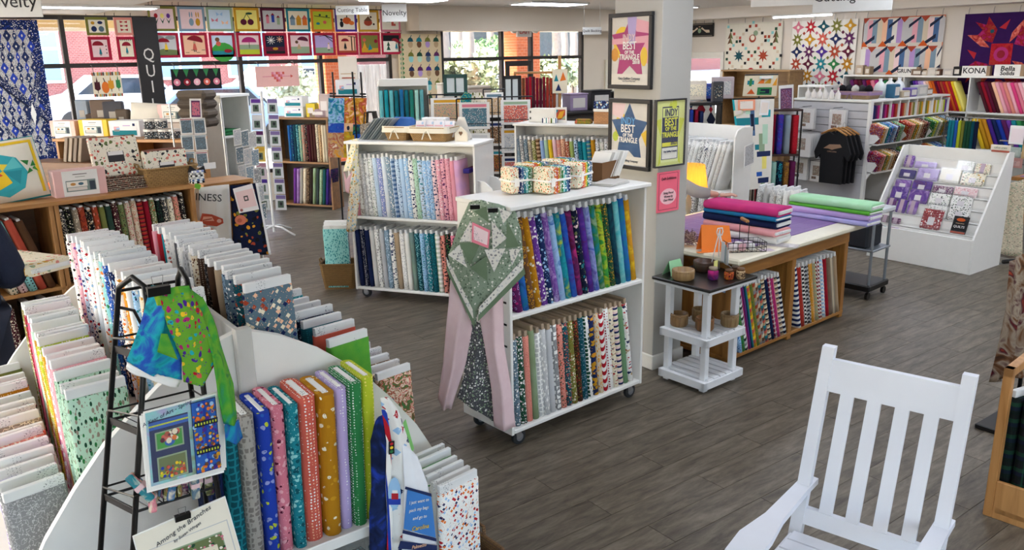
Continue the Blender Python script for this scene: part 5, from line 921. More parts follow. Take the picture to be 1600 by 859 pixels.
# ================================================================ lamp and side table behind the column
lx = Vector((5.78, 5.05, 0)); sd = thing('side_cabinet', 'small white open cabinet behind the column under the lamp', 'cabinet', lx+Vector((-.25, -.15, 0)))
for a in ((0, .5, 0, .4, .66, .69), (0, .02, 0, .4, 0, .66), (.48, .5, 0, .4, 0, .66), (0, .5, .38, .4, 0, .66), (0, .5, 0, .4, .3, .32), (0, .5, 0, .4, .04, .06)): MB().rbox(*a, .003).build('panel', mat('d8d6d0', .5), sd)
lp = thing('table_lamp', 'lit table lamp with pleated cream shade beside the column', 'lamp', lx+Vector((.05, .02, .69)))
MB().lathe([(.08, 0), (.08, .015), (.02, .03), (.012, .08), (.03, .14), (.03, .2), (.012, .27), (.01, .34)], 18).build('lamp_base', mat('b0a890', .4), lp, True)
m, n, l, b = newmat('pleated_shade'); n.remove(b); d_ = n.new('ShaderNodeBsdfDiffuse'); d_.inputs[0].default_value = lin('e8b868'); t_ = n.new('ShaderNodeBsdfTranslucent'); t_.inputs[0].default_value = lin('f0b050'); mx = n.new('ShaderNodeMixShader'); mx.inputs[0].default_value = .6; l.new(d_.outputs[0], mx.inputs[1]); l.new(t_.outputs[0], mx.inputs[2]); l.new(mx.outputs[0], n['Material Output'].inputs[0])
sh = MB(); N_ = 48; v = []
for z, r_ in ((.32, .165), (.55, .13)): v += [((r_+(.006 if i % 2 else 0))*math.cos(2*PI*i/N_), (r_+(.006 if i % 2 else 0))*math.sin(2*PI*i/N_), z) for i in range(N_)]
sh.add(v, [(i, (i+1) % N_, (i+1) % N_+N_, i+N_) for i in range(N_)]).build('lamp_shade', m, lp); MB().lathe([(.012, .36), (.03, .40), (.032, .43), (.015, .46)], 12).build('bulb', emit('ffc870', 34, 'lamp_bulb'), lp, True)
# ================================================================ rack of white bolts behind the cutting table
def bolt_rack_x(label, X, Y0, Y1, D, zt, shelves, rounded=True):
    t = thing('display_rack', label, 'display rack', (X, Y0, 0)); L = Y1-Y0
    for y in (-.02, L):
        pts = [(0, .02), (D, .02), (D, zt), (.12, zt), (.04, zt-.03), (0, zt-.1)]
        MB().prism(pts, y, y+.02).build('side_panel', WP, t)
    for z in shelves: MB().rbox(0, D, 0, L, z-.025, z, .003).build('shelf', WP, t)
    MB().rbox(D-.02, D, 0, L, .03, zt, .003).build('back_panel', WP, t); return t
bolt_rack_x('white rack of white-on-white bolts behind the lamp', 7.42, 5.84, 7.35, .30, 1.42, (.12, .70))
WB = ['vine white lgrey', 'solid white offwhite', 'floral white grey', 'leaf white lgrey', 'toss white charcoal', 'vine white grey', 'floral white lgrey', 'dots white grey', 'vine white dgrey', 'toss white navy grey', 'leaf white grey', 'lattice white lgrey', 'solid offwhite white', 'floral offwhite lgrey', 'solid white lgrey']
row(WB, (7.54, 6.98, .703), (7.54, 6.08, .703), R(0), 'upper shelf behind the lamp', 'white bolts on the upper shelf', 'left', h=.56, tilts=R(17), t=.05)
row(WB[:9], (7.54, 7.0, .123), (7.54, 5.95, .123), R(0), 'lower shelf behind the lamp', 'white bolts on the lower shelf', 'left', h=.50, tilts=R(6), t=.06)
row(['floral white grey', 'solid white lgrey', 'leaf white lgrey', 'vine white grey', 'dots white lgrey', 'solid offwhite white', 'toss white grey'], (8.3, 6.10, .14), (8.3, 5.55, .14), R(12), 'low bin behind the pink bolt', 'white bolts in the low bin', 'left', h=.52, tilts=R(4), t=.06)
t = thing('low_bin', 'white low bin of white bolts behind the cutting table', 'bin', (8.15, 5.45, 0))
for a in ((0, .36, 0, .78, .1, .13), (0, .02, 0, .78, .0, .3), (.34, .36, 0, .78, 0, .3), (.02, .34, 0, .02, 0, .3), (.02, .34, .76, .78, 0, .3)): MB().rbox(*a, .003).build('panel', WP, t)
packet('pattern_pack', 'clear bag of grey panel hanging on end of white bolt rack', 'pattern pack', [(1163, 262), (1178, 255), (1178, 222), (1164, 228)], 5.66, [('floral lgrey silver grey', rect(.05, .05, .95, .95))])
# person at the cutting table, mostly hidden by the column
pe = thing('person', 'person in a grey top behind the column, hand resting on hot pink bolt', 'person', (5.0, 5.02, 0))
def skinmesh(name, verts, edges, radii, m, parent, lv=2):
    me = bpy.data.meshes.new(name); me.from_pydata(verts, edges, []); me.materials.append(m); o = obj(name, me, parent)
    md = o.modifiers.new('skin', 'SKIN'); md.use_smooth_shade = True
    for i, v in enumerate(me.skin_vertices[0].data): r_ = radii[i]; v.radius = r_ if isinstance(r_, tuple) else (r_, r_); v.use_root = i == 0
    sb = o.modifiers.new('sub', 'SUBSURF'); sb.levels = lv; sb.render_levels = lv
    dg = bpy.context.evaluated_depsgraph_get(); m2 = bpy.data.meshes.new_from_object(o.evaluated_get(dg)); o.modifiers.clear(); o.data = m2
    return o
SKIN = mat('c99a86', .5, var=.05); TOPM = mat('8f8a88', .85, var=.08, bump=.2); JEAN = mat('2c3850', .85)
hand = G(1124, 305, 1.140)-Vector((5.0, 5.02, 0))       # back of the hand
B = [(0, 0, .95), (0, .02, 1.15), (0, .03, 1.38), (0, .02, 1.47), (0, 0, 1.55), (0, -.02, 1.62), (0, -.02, 1.70), (-.10, 0, .92), (-.11, -.02, .5), (-.11, .0, .08), (-.11, -.10, .04), (.10, 0, .92), (.11, -.02, .5), (.11, 0, .08), (.11, -.10, .04), (-.17, .02, 1.40), (-.22, 0, 1.12), (-.20, -.16, .93), (.17, .02, 1.40), (.26, -.12, 1.24), tuple(hand+Vector((-.14, .12, .03))), tuple(hand)]
E_ = [(0, 1), (1, 2), (2, 3), (3, 4), (4, 5), (5, 6), (0, 7), (7, 8), (8, 9), (9, 10), (0, 11), (11, 12), (12, 13), (13, 14), (2, 15), (15, 16), (16, 17), (2, 18), (18, 19), (19, 20), (20, 21)]
rad = [(.15, .11), (.14, .1), (.15, .1), .06, .055, (.085, .095), (.07, .085), .09, .06, .045, .04, .09, .06, .045, .04, .065, .048, .04, .065, .05, .038, (.04, .02)]
body = skinmesh('body', B, E_, rad, SKIN, pe)
TE = [(0, 1), (1, 2), (2, 3), (3, 4), (4, 5), (3, 6), (6, 7), (7, 8)]
TV = [(0, 0, .92), (0, .02, 1.2), (0, .03, 1.40), (-.17, .02, 1.40), (-.22, 0, 1.12), (-.20, -.14, .96)]
skinmesh('grey_top', [(0, 0, .88), (0, .02, 1.15), (0, .03, 1.40), (-.17, .02, 1.40), (-.22, 0, 1.12), (-.20, -.14, .95), (.17, .02, 1.40), (.26, -.12, 1.24), tuple(hand+Vector((-.14, .12, .03))), tuple(hand+Vector((-.045, .04, .01)))], [(0, 1), (1, 2), (2, 3), (3, 4), (4, 5), (2, 6), (6, 7), (7, 8), (8, 9)], [(.17, .125), (.16, .115), (.165, .11), .075, .06, .05, .075, .064, .054, .045], TOPM, pe)
skinmesh('trousers', [(0, 0, .96), (-.10, 0, .90), (-.11, -.02, .5), (-.11, 0, .1), (.10, 0, .90), (.11, -.02, .5), (.11, 0, .1)], [(0, 1), (1, 2), (2, 3), (0, 4), (4, 5), (5, 6)], [(.16, .12), .1, .075, .065, .1, .075, .065], JEAN, pe)
skinmesh('hair', [(0, .02, 1.60), (0, .03, 1.70), (0, .0, 1.76)], [(0, 1), (1, 2)], [(.09, .08), (.1, .1), (.07, .07)], mat('4a3426', .7), pe)
hd = (Vector((.8, -.55, 0))).normalized(); sdv = Vector((hd.y, -hd.x, 0)); fv, fe, fr_ = [tuple(hand)], [], [(.03, .014)]
pal = hand+hd*.06; fv.append(tuple(pal)); fe.append((0, 1)); fr_.append((.034, .012))
skinmesh('palm', fv, fe, fr_, SKIN, body)
for k, (o_, L_) in enumerate(((-.030, .072), (-.010, .082), (.011, .078), (.030, .060))):
    p0_ = hand+hd*.065+sdv*o_; p1_ = p0_+hd*L_*.5+Vector((0, 0, .006)); p2_ = p0_+hd*L_+Vector((0, 0, -.010)); skinmesh('finger', [tuple(p0_-hd*.02), tuple(p1_), tuple(p2_)], [(0, 1), (1, 2)], [.0095, .0088, .0075], SKIN, body)
p0_ = hand+hd*.015-sdv*.028; skinmesh('thumb', [tuple(p0_), tuple(p0_+hd*.03-sdv*.028), tuple(p0_+hd*.06-sdv*.034+Vector((0, 0, -.008)))], [(0, 1), (1, 2)], [.012, .0105, .009], SKIN, body)
# head and face details (out of sight behind the column)
for s in (-1, 1): MB().lathe([(.0, -.006), (.009, -.003), (.009, .003), (0, .006)], 8, 0, Matrix.Translation((s*.032, -.115, 1.665)) @ Matrix.Rotation(PI/2, 4, 'X')).build('eye', mat('2a2220', .3), body)
# customer at the left edge, navy sweater
pc = thing('person', 'person in a dark navy sweater at the far left edge carrying a bolt', 'person', (.15, 5.02, 0), R(2))
PB_ = [(0, 0, .95), (0, 0, 1.15), (0, -.01, 1.38), (0, -.01, 1.47), (0, .02, 1.55), (0, .04, 1.62), (0, .04, 1.70), (-.10, 0, .92), (-.11, .02, .5), (-.11, 0, .08), (-.11, .12, .04), (.10, 0, .92), (.11, .02, .5), (.11, 0, .08), (.11, .12, .04), (-.17, -.01, 1.40), (-.24, -.02, 1.13), (-.17, .20, 1.10), (.17, -.01, 1.40), (.24, -.02, 1.13), (.17, .20, 1.10)]
bd = skinmesh('body', PB_, [(0, 1), (1, 2), (2, 3), (3, 4), (4, 5), (5, 6), (0, 7), (7, 8), (8, 9), (9, 10), (0, 11), (11, 12), (12, 13), (13, 14), (2, 15), (15, 16), (16, 17), (2, 18), (18, 19), (19, 20)], [(.15, .11), (.14, .1), (.15, .1), .06, .055, (.085, .095), (.07, .085), .09, .06, .045, .04, .09, .06, .045, .04, .065, .048, .036, .065, .048, .036], mat('7a5442', .5), pc)
NV = mat('1a2238', .9, var=.15, scale=60, bump=.3)
skinmesh('navy_sweater', [(0, 0, .84), (0, 0, 1.12), (0, -.01, 1.40), (-.17, -.01, 1.40), (-.25, -.02, 1.13), (-.19, .14, 1.11), (.17, -.01, 1.40), (.25, -.02, 1.13), (.19, .14, 1.11)], [(0, 1), (1, 2), (2, 3), (3, 4), (4, 5), (2, 6), (6, 7), (7, 8)], [(.19, .14), (.18, .13), (.18, .12), .085, .075, .06, .085, .075, .06], NV, pc)
skinmesh('trousers', [(0, 0, .94), (-.10, 0, .90), (-.11, .02, .5), (-.11, 0, .1), (.10, 0, .90), (.11, .02, .5), (.11, 0, .1)], [(0, 1), (1, 2), (2, 3), (0, 4), (4, 5), (5, 6)], [(.17, .13), .105, .08, .065, .105, .08, .065], mat('1b2030', .85), pc)
skinmesh('hair', [(0, .02, 1.60), (0, .02, 1.70), (0, .03, 1.76)], [(0, 1), (1, 2)], [(.095, .085), (.1, .1), (.07, .07)], mat('2e2420', .7), pc)
for s in (-1, 1):
    h0 = Vector((s*.17, .20, 1.10)); hp = skinmesh('hand', [tuple(h0), (s*.15, .27, 1.09)], [(0, 1)], [(.03, .02), (.036, .016)], mat('7a5442', .5), pc)
    for k in range(4): skinmesh('finger', [(s*.15+(k-1.5)*.018, .28, 1.09), (s*.14+(k-1.5)*.018, .315, 1.085), (s*.135+(k-1.5)*.017, .335, 1.065)], [(0, 1), (1, 2)], [.009, .0085, .0075], mat('7a5442', .5), hp)
    skinmesh('thumb', [(s*.13, .23, 1.10), (s*.10, .27, 1.115), (s*.09, .30, 1.12)], [(0, 1), (1, 2)], [.011, .010, .009], mat('7a5442', .5), hp)
e0, e1 = G(-60, 395, 1.17), G(82, 436, 1.17); c_ = (e0+e1)/2
flatbolt('floral cream salmon sage gold .35', (c_.x+.06, c_.y+.10), math.atan2(e1.y-e0.y, e1.x-e0.x)+R(12), 1.13, 'cream bolt with rose print carried flat at the left edge', L=.62, w=.30, t=.06, group=None)
# ================================================================ white tiered display at right
dO = (8.52, 3.67); du = thing('tiered_display', 'white tiered display case of precut fabric packs at right', 'display case', (*dO, 0)); dW, dD = 1.12, .66
prof = [(0, 0), (dD, 0), (dD, 1.19), (.54, 1.19), (.0, .36)]
for y in (0, dW-.02): MB().prism(prof, y, y+.02).build('side_panel', WP, du)
MB().rbox(0, .02, .02, dW-.02, 0, .355, .003).build('front_panel', WP, du); MB().rbox(dD-.02, dD, .02, dW-.02, 0, 1.19, .003).build('back_panel', WP, du)
NT = 7; ACR = clear('lgrey', .08, .12)
for k in range(NT):
    x = .02+.075*k; z = .25+.115*k; MB().rbox(x, x+.078, .02, dW-.02, z, z+.012, .002).build('tier_shelf', WP, du); MB().rbox(x+.075, x+.083, .02, dW-.02, z, z+.125, .002).build('riser', WP, du)
    if k: MB().box(x-.004, x-.001, .03, dW-.03, z+.01, z+.05).build('clear_lip', ACR, du)
rnd = random.Random(9)
PKS = {6: [('floral purple lavender', .1, .10), ('floral lavender lilac', .25, .05), None, None, ('floral white lgrey sage', .16, .09), ('floral cream coral green', .14, .08)], 5: [('solid navy violet', .17, .07), ('batik lilac lavender purple', .22, .1), ('solid offwhite cream', .2, .12), ('toss cream gold brown sage .8', .22, .1)], 4: [('batik lavender purple lilac', .17, .08), ('batik purple violet plum', .2, .09), ('floral plum blush offwhite', .2, .06), ('floral blush rose white', .22, .07)], 3: [('batik purple violet lilac', .18, .12), ('batik lilac purple violet', .2, .11), ('floral white sage charcoal .8', .2, .1), ('floral white sage charcoal .8', .2, .1)], 2: [('batik purple plum', .1, .11), ('batik violet purple', .1, .11), ('batik purple lilac', .1, .11), None, ('floral white sage lgrey .8', .19, .1), ('floral white dgreen charcoal .8', .2, .12)], 1: [('solid navy taupe', .1, .05), ('floral plum blush', .1, .04), None, None, ('floral crimson blush coral white .6', .2, .17), None, ('black', .14, .14)], 0: [('batik olive teal sage', .1, .06), ('solid lilac lavender', .12, .06)]}
pn = 0
for k, lst in PKS.items():
    y = dW-.05
    for j, it in enumerate(lst):
        if it is None: y -= .1; continue
        s, w, h = it; w = min(w*1.05, .24); h = h*1.15+.02; cx = y-w/2; pn += 1
        o_ = thing('fabric_pack', '', 'fabric pack', (dO[0]+.045+.075*k, dO[1]+cx, .265+.115*k), -PI/2, 'packs on the tiered display'); o_.rotation_euler = (R(-22), 0, -PI/2)
        if s == 'black':
            o_['label'] = 'black quilt book standing on the lower right of tiered display'; panel('cover', w, h, [('pumpkin', circ(.5, .8, .3, 14, .1)), ('rust', rect(0, 0, 1, .1))], o_, .02, '1b1a1c', (-w/2, 0, 0)); text('QUILTS', .034, mat('white'), o_, (0, -.013, h*.38), name='lettering'); text('STASH & SHARE', .012, mat('e8c8a0'), o_, (0, -.013, h*.58), name='lettering')
        else:
            o_['label'] = '%s precut pack, %s counted from left on %s tier of display' % (desc(s) if ' ' in s else s, ORD[len([q for q in lst[:j] if q])], ['lowest', 'second', 'third', 'fourth', 'fifth', 'sixth', 'top'][k])
            MB().rbox(-w/2, w/2, -.012, .012, 0, h, .008).build('folded_fabric', fab(s), o_)
            if w > .15: MB().rbox(-.035, .035, -.0135, -.0125, h*.2, h*.6, .0004).build('label_card', boardmat('dcd6d8', '6a6470'), o_)
            else: MB().rbox(-.022, .022, -.0145, .0145, -.002, h+.002, .002).build('paper_band', mat('b8a0b0', .5), o_)
            MB().rbox(-w/2-.004, w/2+.004, -.0165, -.0155, 0, h+.008, .0004).build('clear_wrap', clear('lgrey', .05, .12), o_)
        y -= w+.018
t = thing('shop_sign', 'small white lettered sign on the top of tiered display', 'sign', (dO[0]+.57, dO[1]+.03, 1.19), -PI/2); MB().rbox(-.17, .02, -.006, .006, .02, .075, .003).build('sign_board', mat('e4ded0'), t); text('calico crate', .034, mat('4a6a4a'), t, (-.075, -.008, .047), shear=.2, sx=.8); MB().rbox(-.16, .01, -.01, .01, 0, .02, .003).build('sign_foot', mat('b05a48'), t)
t = thing('acrylic_stand', 'clear brochure stand holding pastel cards behind tiered display', 'display stand', (dO[0]+.80, dO[1]+.10, 0)); MB().tube([(0, 0, 0), (0, 0, 1.25)], .02, 10).build('pole', WIRE, t); MB().lathe([(.16, 0), (.16, .02), (.02, .03)], 18).build('foot', WIRE, t)
for k, (y, z, w, h, c) in enumerate(((.02, 1.34, .16, .19, 'e6e6ea'), (-.26, 1.32, .16, .17, 'dfe4ea'), (.05, 1.21, .16, .1, 'aab8b0'), (.03, 1.10, .17, .1, 'c8948c'), (-.25, 1.12, .18, .16, '9ab4bc'), (-.12, 1.2, .09, .3, 'c8a878'))):
    q = MB().rbox(0, w, -.008, .008, 0, h, .003).build('card_holder', mat(c, .4), t, loc=(-.03, y, z-.08), rot=(0, 0, -PI/2)); MB().box(.02, w-.02, -.011, -.008, .02, h-.03).build('print', boardmat(['e8dce4', 'd8dce4', 'b8c4bc', 'd8b0a8', 'b0c4c8', 'd4b890'][k], '5a5a60'), q)
for k, (w, z) in enumerate(((.02, 1.28), (.02, 1.05))): MB().rbox(-.01, .01, -.32, .12, z, z+.012, .003).build('shelf_bar', WIRE, t)
# ================================================================ slatwall gondola with T-shirts and cubbies
SX, SY0, SY1, SXE, SH = 11.12, 6.42, 7.66, 13.38, 1.50; SLW = mat('bcbcc0', .5)
sg = thing('slatwall_unit', 'white slatwall unit with pegs and sloped fabric cubbies at back right', 'display unit', (SX, SY0, 0)); LW, LL = SY1-SY0, SXE-SX
MB().rbox(.02, .04, 0, LW, .02, SH, .002).build('core_panel', mat('8e8e92', .6), sg)
for k in range(9): MB().rbox(0, .02, 0, LW, .50+.11*k, .60+.11*k, .002).build('slat', SLW, sg)
MB().rbox(0, .02, 0, LW, .02, .49, .002).build('slat', SLW, sg); MB().rbox(-.01, LL, -.02, LW, SH, SH+.03, .004).build('top_board', WP, sg)
MB().rbox(.04, LL, .55, .58, .02, SH, .003).build('back_panel', WP, sg); MB().rbox(-.005, .045, -.025, .02, .02, SH, .003).build('corner_post', WP, sg)
for k in range(4):
    x = .04+k*(LL-.06)/3; MB().prism([(.55, 0), (.55, SH-.02), (-.02, SH-.02), (-.02, 1.22), (-.16, 1.0), (-.02, .86), (-.16, .62), (-.02, .4), (-.02, 0)], x, x+.02, 'x').build('divider', WP, sg)
for z0, z1 in ((1.24, 1.26), (.9, .92), (.5, .52)): MB().rbox(.04, LL-.02, -.14 if z0 < 1.2 else -.02, .55, z0, z1, .003).build('shelf', WP, sg)
for k in range(9): x = .06+k*(LL-.08)/9; MB().rbox(x, x+.012, -.02, .5, 1.26, SH, .002).build('small_divider', WP, sg)
CB = [['rust', 'amber', 'cream', 'teal', 'blue', 'denim', 'sky', 'navy', 'green', 'sage'], ['crimson', 'rust', 'salmon', 'olive', 'gold', 'cream', 'tan', 'brown', 'maroon', 'charcoal'], ['green', 'lime', 'sage', 'cream', 'olive', 'gold', 'slate', 'denim', 'steel', 'navy']]; n_ = 0
for r_, z in ((0, .93), (1, .54)):
    for k in range(3):
        x0 = .07+k*(LL-.06)/3
        for i in range(10):
            c = CB[(k+r_) % 3][i]; o_ = MB().rbox(-.022, .022, -.09, .09, 0, .32, .006).build('folded_fabric', fab('floral %s %s %s' % (c, ['cream', 'white', 'tan'][i % 3], CB[k][(i+4) % 10])), None, loc=(SX+x0+.06+i*.062, SY0-.02, z), rot=(R(25), R(-28), 0))
            tag(o_, '%s folded print, %s from left in %s cubby of %s row' % (cname(c), ORD[i], ORD[k], ('upper', 'lower')[r_]), 'folded fabric', 'folded fabrics in the slatwall cubbies')
for k in range(9):
    for i in range(4):
        c = ['purple', 'navy', 'plum', 'magenta', 'crimson', 'rust', 'tan', 'olive', 'gold', 'cream', 'lime'][(k+i) % 11]; o_ = MB().rbox(-.022, .022, -.05, .05, 0, .19, .006).build('fabric_roll', fab('solid %s %s' % (c, c)), None, loc=(SX+.10+k*(LL-.08)/9+i*.052, SY0+.05, 1.262)); tag(o_, '%s fabric roll, %s in pigeonhole %s from left on slatwall unit' % (cname(c), ORD[i], ORD[k]), 'fabric roll', 'rolls in the pigeonholes')
for k, (y, z, w, h, n) in enumerate(((.93, 1.24, .26, .30, 2), (.42, 1.24, .26, .30, 2), (.90, .86, .36, .34, 5), (.98, .48, .26, .32, 2), (.72, .46, .22, .30, 1))):
    MB().tube([(0, y, z+h/2+.03), (-.22, y, z+h/2+.03)], .005, 6).build('peg', BLK, sg)
    for i in range(n):
        o_ = thing('pattern_pack', 'white bagged pattern on slatwall peg %s from top left, %s on the peg' % (ORD[k], ORD[i]), 'pattern pack', (SX-.06-.05*i, SY0+y, z-h/2), -PI/2, 'patterns on the slatwall pegs'); panel('sheet', w, h, [('floral taupe cream rust', rect(.2, .3, .75, .8)), ('brown', rect(.15, .12, .5, .25))], o_, .006, 'ecebea', (-w/2, 0, 0)); MB().rbox(-w/2-.005, w/2+.005, -.006, -.005, -.01, h+.02, .0004).build('clear_bag', clear('white', .12), o_)
for i in range(4):
    o_ = thing('t_shirt', 'black T-shirt with tan state print on a wooden hanger, %s on the peg' % ORD[i], 'T-shirt', (SX-.10-.085*i, SY0+.26+.012*i, .36), -PI/2, 'T-shirts on the slatwall')
    outl = [(-.24, 0), (.24, 0), (.25, .42), (.36, .34), (.40, .44), (.27, .68), (.10, .74), (.0, .70), (-.10, .74), (-.27, .68), (-.40, .44), (-.36, .34), (-.25, .42)]
    MB().prism([(x*.72, z) for x, z in outl], -.018, .018).build('shirt_body', mat('131316', .9, var=.2, scale=8, bump=.3), o_)
    if i == 3: MB().prism([(-.14, .50), (-.05, .56), (.12, .57), (.15, .53), (.04, .50), (.0, .485), (-.06, .50)], -.021, -.019).build('state_print', mat('9a7a62', .8), o_); text('CAROLINA', .03, mat('9a7a62'), o_, (0, -.021, .46))
    MB().tube([(-.2, 0, .70), (-.08, 0, .76), (0, 0, .79), (.08, 0, .76), (.2, 0, .70)], .014, 8).build('hanger', woodmat('b07a40', 'c89050', 5, 0), o_, True); MB().tube([(0, 0, .79), (0, 0, .84), (.02, 0, .87), (.04, 0, .84)], .003, 5).build('hanger_hook', WIRE, o_)
# goods on top of the slatwall unit
TOPZ = SH+.032
for k in range(6): t = thing('spray_bottle', 'small white bottle on slatwall unit, %s from left' % ORD[k], 'bottle', (SX+.05+.0*k, SY1-.20-.10*k, TOPZ), 0, 'white bottles'); MB().lathe([(.035, 0), (.038, .01), (.038, .08), (.02, .1), (.012, .12), (.012, .14)], 12).build('bottle_body', mat('e6e2de', .4), t, True); MB().lathe([(.014, .135), (.014, .16), (.001, .16)], 10).build('cap', mat(['c8c8c8', '3a3a3a', 'd8a8b8'][k % 3]), t)
basket('tan tray of black and purple notions on slatwall unit corner', (SX+.35, SY0+.42, TOPZ), -PI/2, .60, .36, .10, wicker('b09470', '80684a'), mat('8a7090', .7), False)
for k in range(7): t = MB(); tag(t.lathe([(.001, 0), (.05, .01), (.06, .05), (.04, .09), (.001, .11)], 10).build('yarn_ball', fab('solid %s %s' % (('black', 'charcoal', 'midnight', 'white', 'dgrey', 'plum', 'black')[k], 'black')), None, True, loc=(SX+.28+.06*(k % 3), SY0+.62-.07*k, TOPZ+.09)), '%s pincushion ball in the tan tray, %s from left' % (('black', 'charcoal', 'dark blue', 'white', 'dark grey', 'plum', 'jet black')[k], ORD[k]), 'pincushion', 'pincushions in the tan tray')
for k, (x, c) in enumerate(((.75, 'd8dcd8'), (1.02, 'dcdcd8'), (1.28, 'd4d8d8'))): t = thing('jug', 'translucent plastic jug on slatwall unit, %s from left' % ORD[k], 'jug', (SX+x, SY0+.30, TOPZ), 0, 'plastic jugs'); MB().lathe([(.08, 0), (.085, .02), (.085, .15), (.06, .2), (.025, .235), (.022, .26)], 16).build('jug_body', mat(c, .3), t, True); MB().lathe([(.026, .25), (.026, .275), (.001, .275)], 12).build('cap', mat('e8e8e8'), t); MB().tube([(.05, 0, .205), (.1, 0, .2), (.1, 0, .12), (.084, 0, .1)], .01, 6).build('handle', mat(c, .3), t, True)
for k, (x, y, w, h, c, lb) in enumerate(((.72, .08, .16, .2, '2a6080', 'blue carton'), (.95, .06, .22, .1, 'b8a890', 'tan tin'), (1.2, .08, .2, .13, '6a5aa0', 'purple carton'), (1.5, .10, .3, .16, 'b4b4b0', 'silver bagged kit'), (1.75, .12, .2, .1, '8a6a4a', 'brown basket'))): t = thing('supply_box', lb+' among the supplies on slatwall unit', 'box', (SX+x, SY0+y, TOPZ), 0, 'supplies on the slatwall unit'); MB().rbox(-w/2, w/2, -.07, .07, 0, h, .012).build('box_body', mat(c, .4, var=.15), t); MB().rbox(-w*.35, w*.35, -.073, -.07, h*.2, h*.8, .001).build('label', boardmat('d8d4cc', c), t)
# ================================================================ solids shelving on the right wall
KX, KY0, KY1 = 13.62, 3.2, 8.42; ks = thing('bolt_shelving', 'white wall shelving full of solid colour bolts', 'shelving', (KX, KY0, 0)); KL = KY1-KY0
MB().rbox(0, .38, 0, KL, 1.77, 1.80, .003).build('top_board', WP, ks); MB().rbox(.36, .38, 0, KL, 0, 1.77, .003).build('back_panel', mat('c8c6c0', .6), ks)
for z in (1.22, .66, .1): MB().rbox(0, .36, 0, KL, z, z+.03, .003).build('shelf', WP, ks)
for y in (0, .98, 2.02, 3.03, 4.1, KL-.02): MB().rbox(0, .36, y, y+.02, 0, 1.77, .003).build('divider', WP, ks)
SOL = [(3.03, 4.1, 1.25, ['midnight', 'violet', 'purple', 'lilac', 'lavender', 'blush', 'peach', 'orange', 'pumpkin', 'wine', 'crimson', 'rust', 'red', 'pumpkin', 'red', 'yellow', 'lemon'], 'first bay', 'upper'), (2.02, 3.03, 1.25, ['maroon', 'crimson', 'wine', 'maroon', 'peach', 'pink', 'rose', 'salmon', 'pink', 'hot', 'rose', 'pink', 'blush'], 'second bay', 'upper'), (4.12, 5.18, 1.25, ['plum', 'wine', 'maroon', 'plum', 'crimson', 'rose', 'magenta', 'plum', 'green', 'dgreen'], 'end bay', 'upper'), (3.03, 4.1, .69, ['midnight', 'navy', 'midnight', 'royal', 'blue', 'navy', 'denim', 'blue', 'royal', 'navy', 'slate'], 'first bay', 'lower'), (2.02, 3.03, .69, ['yellow', 'gold', 'amber', 'violet', 'navy', 'royal', 'plum', 'purple', 'teal', 'green'], 'second bay', 'lower')]
for y0, y1, z, cs, bay, lvl in SOL:
    n = len(cs)
    for i, c in enumerate(cs):
        y = KY0+y1-.30-(y1-y0-.36)*i/(n-1); o_ = obj('solid_bolt', wrapmesh(.2, round(.9*(y1-y0-.36)/(n-1), 3), .50), None, (KX+.12, y, z), (R(-24), 0, 0), fab('solid %s %s' % (c, c))); o_.rotation_euler = (R(24), 0, 0) if False else (R(-24), 0, 0)
        tag(o_, '%s solid bolt, %s from left, %s shelf, %s of the solids wall' % (cname(c), ORD[i], lvl, bay), 'solid bolt', 'solid bolts on the right wall')
def shelfsign(s, px, py, w, h, label, font=.1, shear=0., sx=1., lines=None):
    p = XW(px, py, KX+.06); t = thing('shelf_sign', label, 'sign', (KX+.06, p.y, 1.80), -PI/2); MB().rbox(-w/2, w/2, 0, .08, 0, h, .003).build('sign_block', mat('a08468', .7), t); MB().rbox(-w/2, w/2-.05, -.004, 0, 0, h, .001).build('sign_face', mat('e6e4de', .6), t)
    for q, z, f in (lines or [(s, h*.5, font)]): text(q, f, mat('black'), t, (-.02, -.0055, z), shear=shear, sx=sx, off=.002)
shelfsign('GRUNGE', 1420, 108, .36, .13, 'white GRUNGE sign on top of the solids shelving', .09, 0, .95); shelfsign('KONA', 1525, 107, .42, .15, 'white KONA sign on top of the solids shelving', .12); shelfsign('', 1577, 107, .42, .17, 'white Bella Solids sign on top of the solids shelving', lines=[('Bella', .11, .10), ('Solids', .04, .08)], shear=.1, sx=1.1)
for k, (px, w, h, c) in enumerate(((1345, .14, .16, 'b8a48c'), (1358, .1, .14, '9a8468'), (1436, .2, .1, '7a6450'), (1447, .12, .08, 'c8b8a0'), (1460, .16, .12, 'd0c8bc'), (1468, .1, .1, '6a4a38'), (1484, .16, .1, 'c0b8b0'), (1498, .12, .14, '1c1c1e'))): p = XW(px, 110, KX+.1); t = thing('kit_box', '%s small boxed kit on top of the solids shelving' % ['tan', 'light brown', 'brown', 'beige', 'pale', 'dark brown', 'off-white', 'black'][k], 'box', (KX+.1, p.y, 1.80), -PI/2, 'kits on the solids shelving'); MB().rbox(-w/2, w/2, -.06, .06, 0, h, .006).build('box_body', mat(c, .6, var=.15), t); MB().rbox(-w*.3, w*.3, -.062, -.06, h*.2, h*.7, .0005).build('label', boardmat('d8d0c4', '6a5a4a'), t)
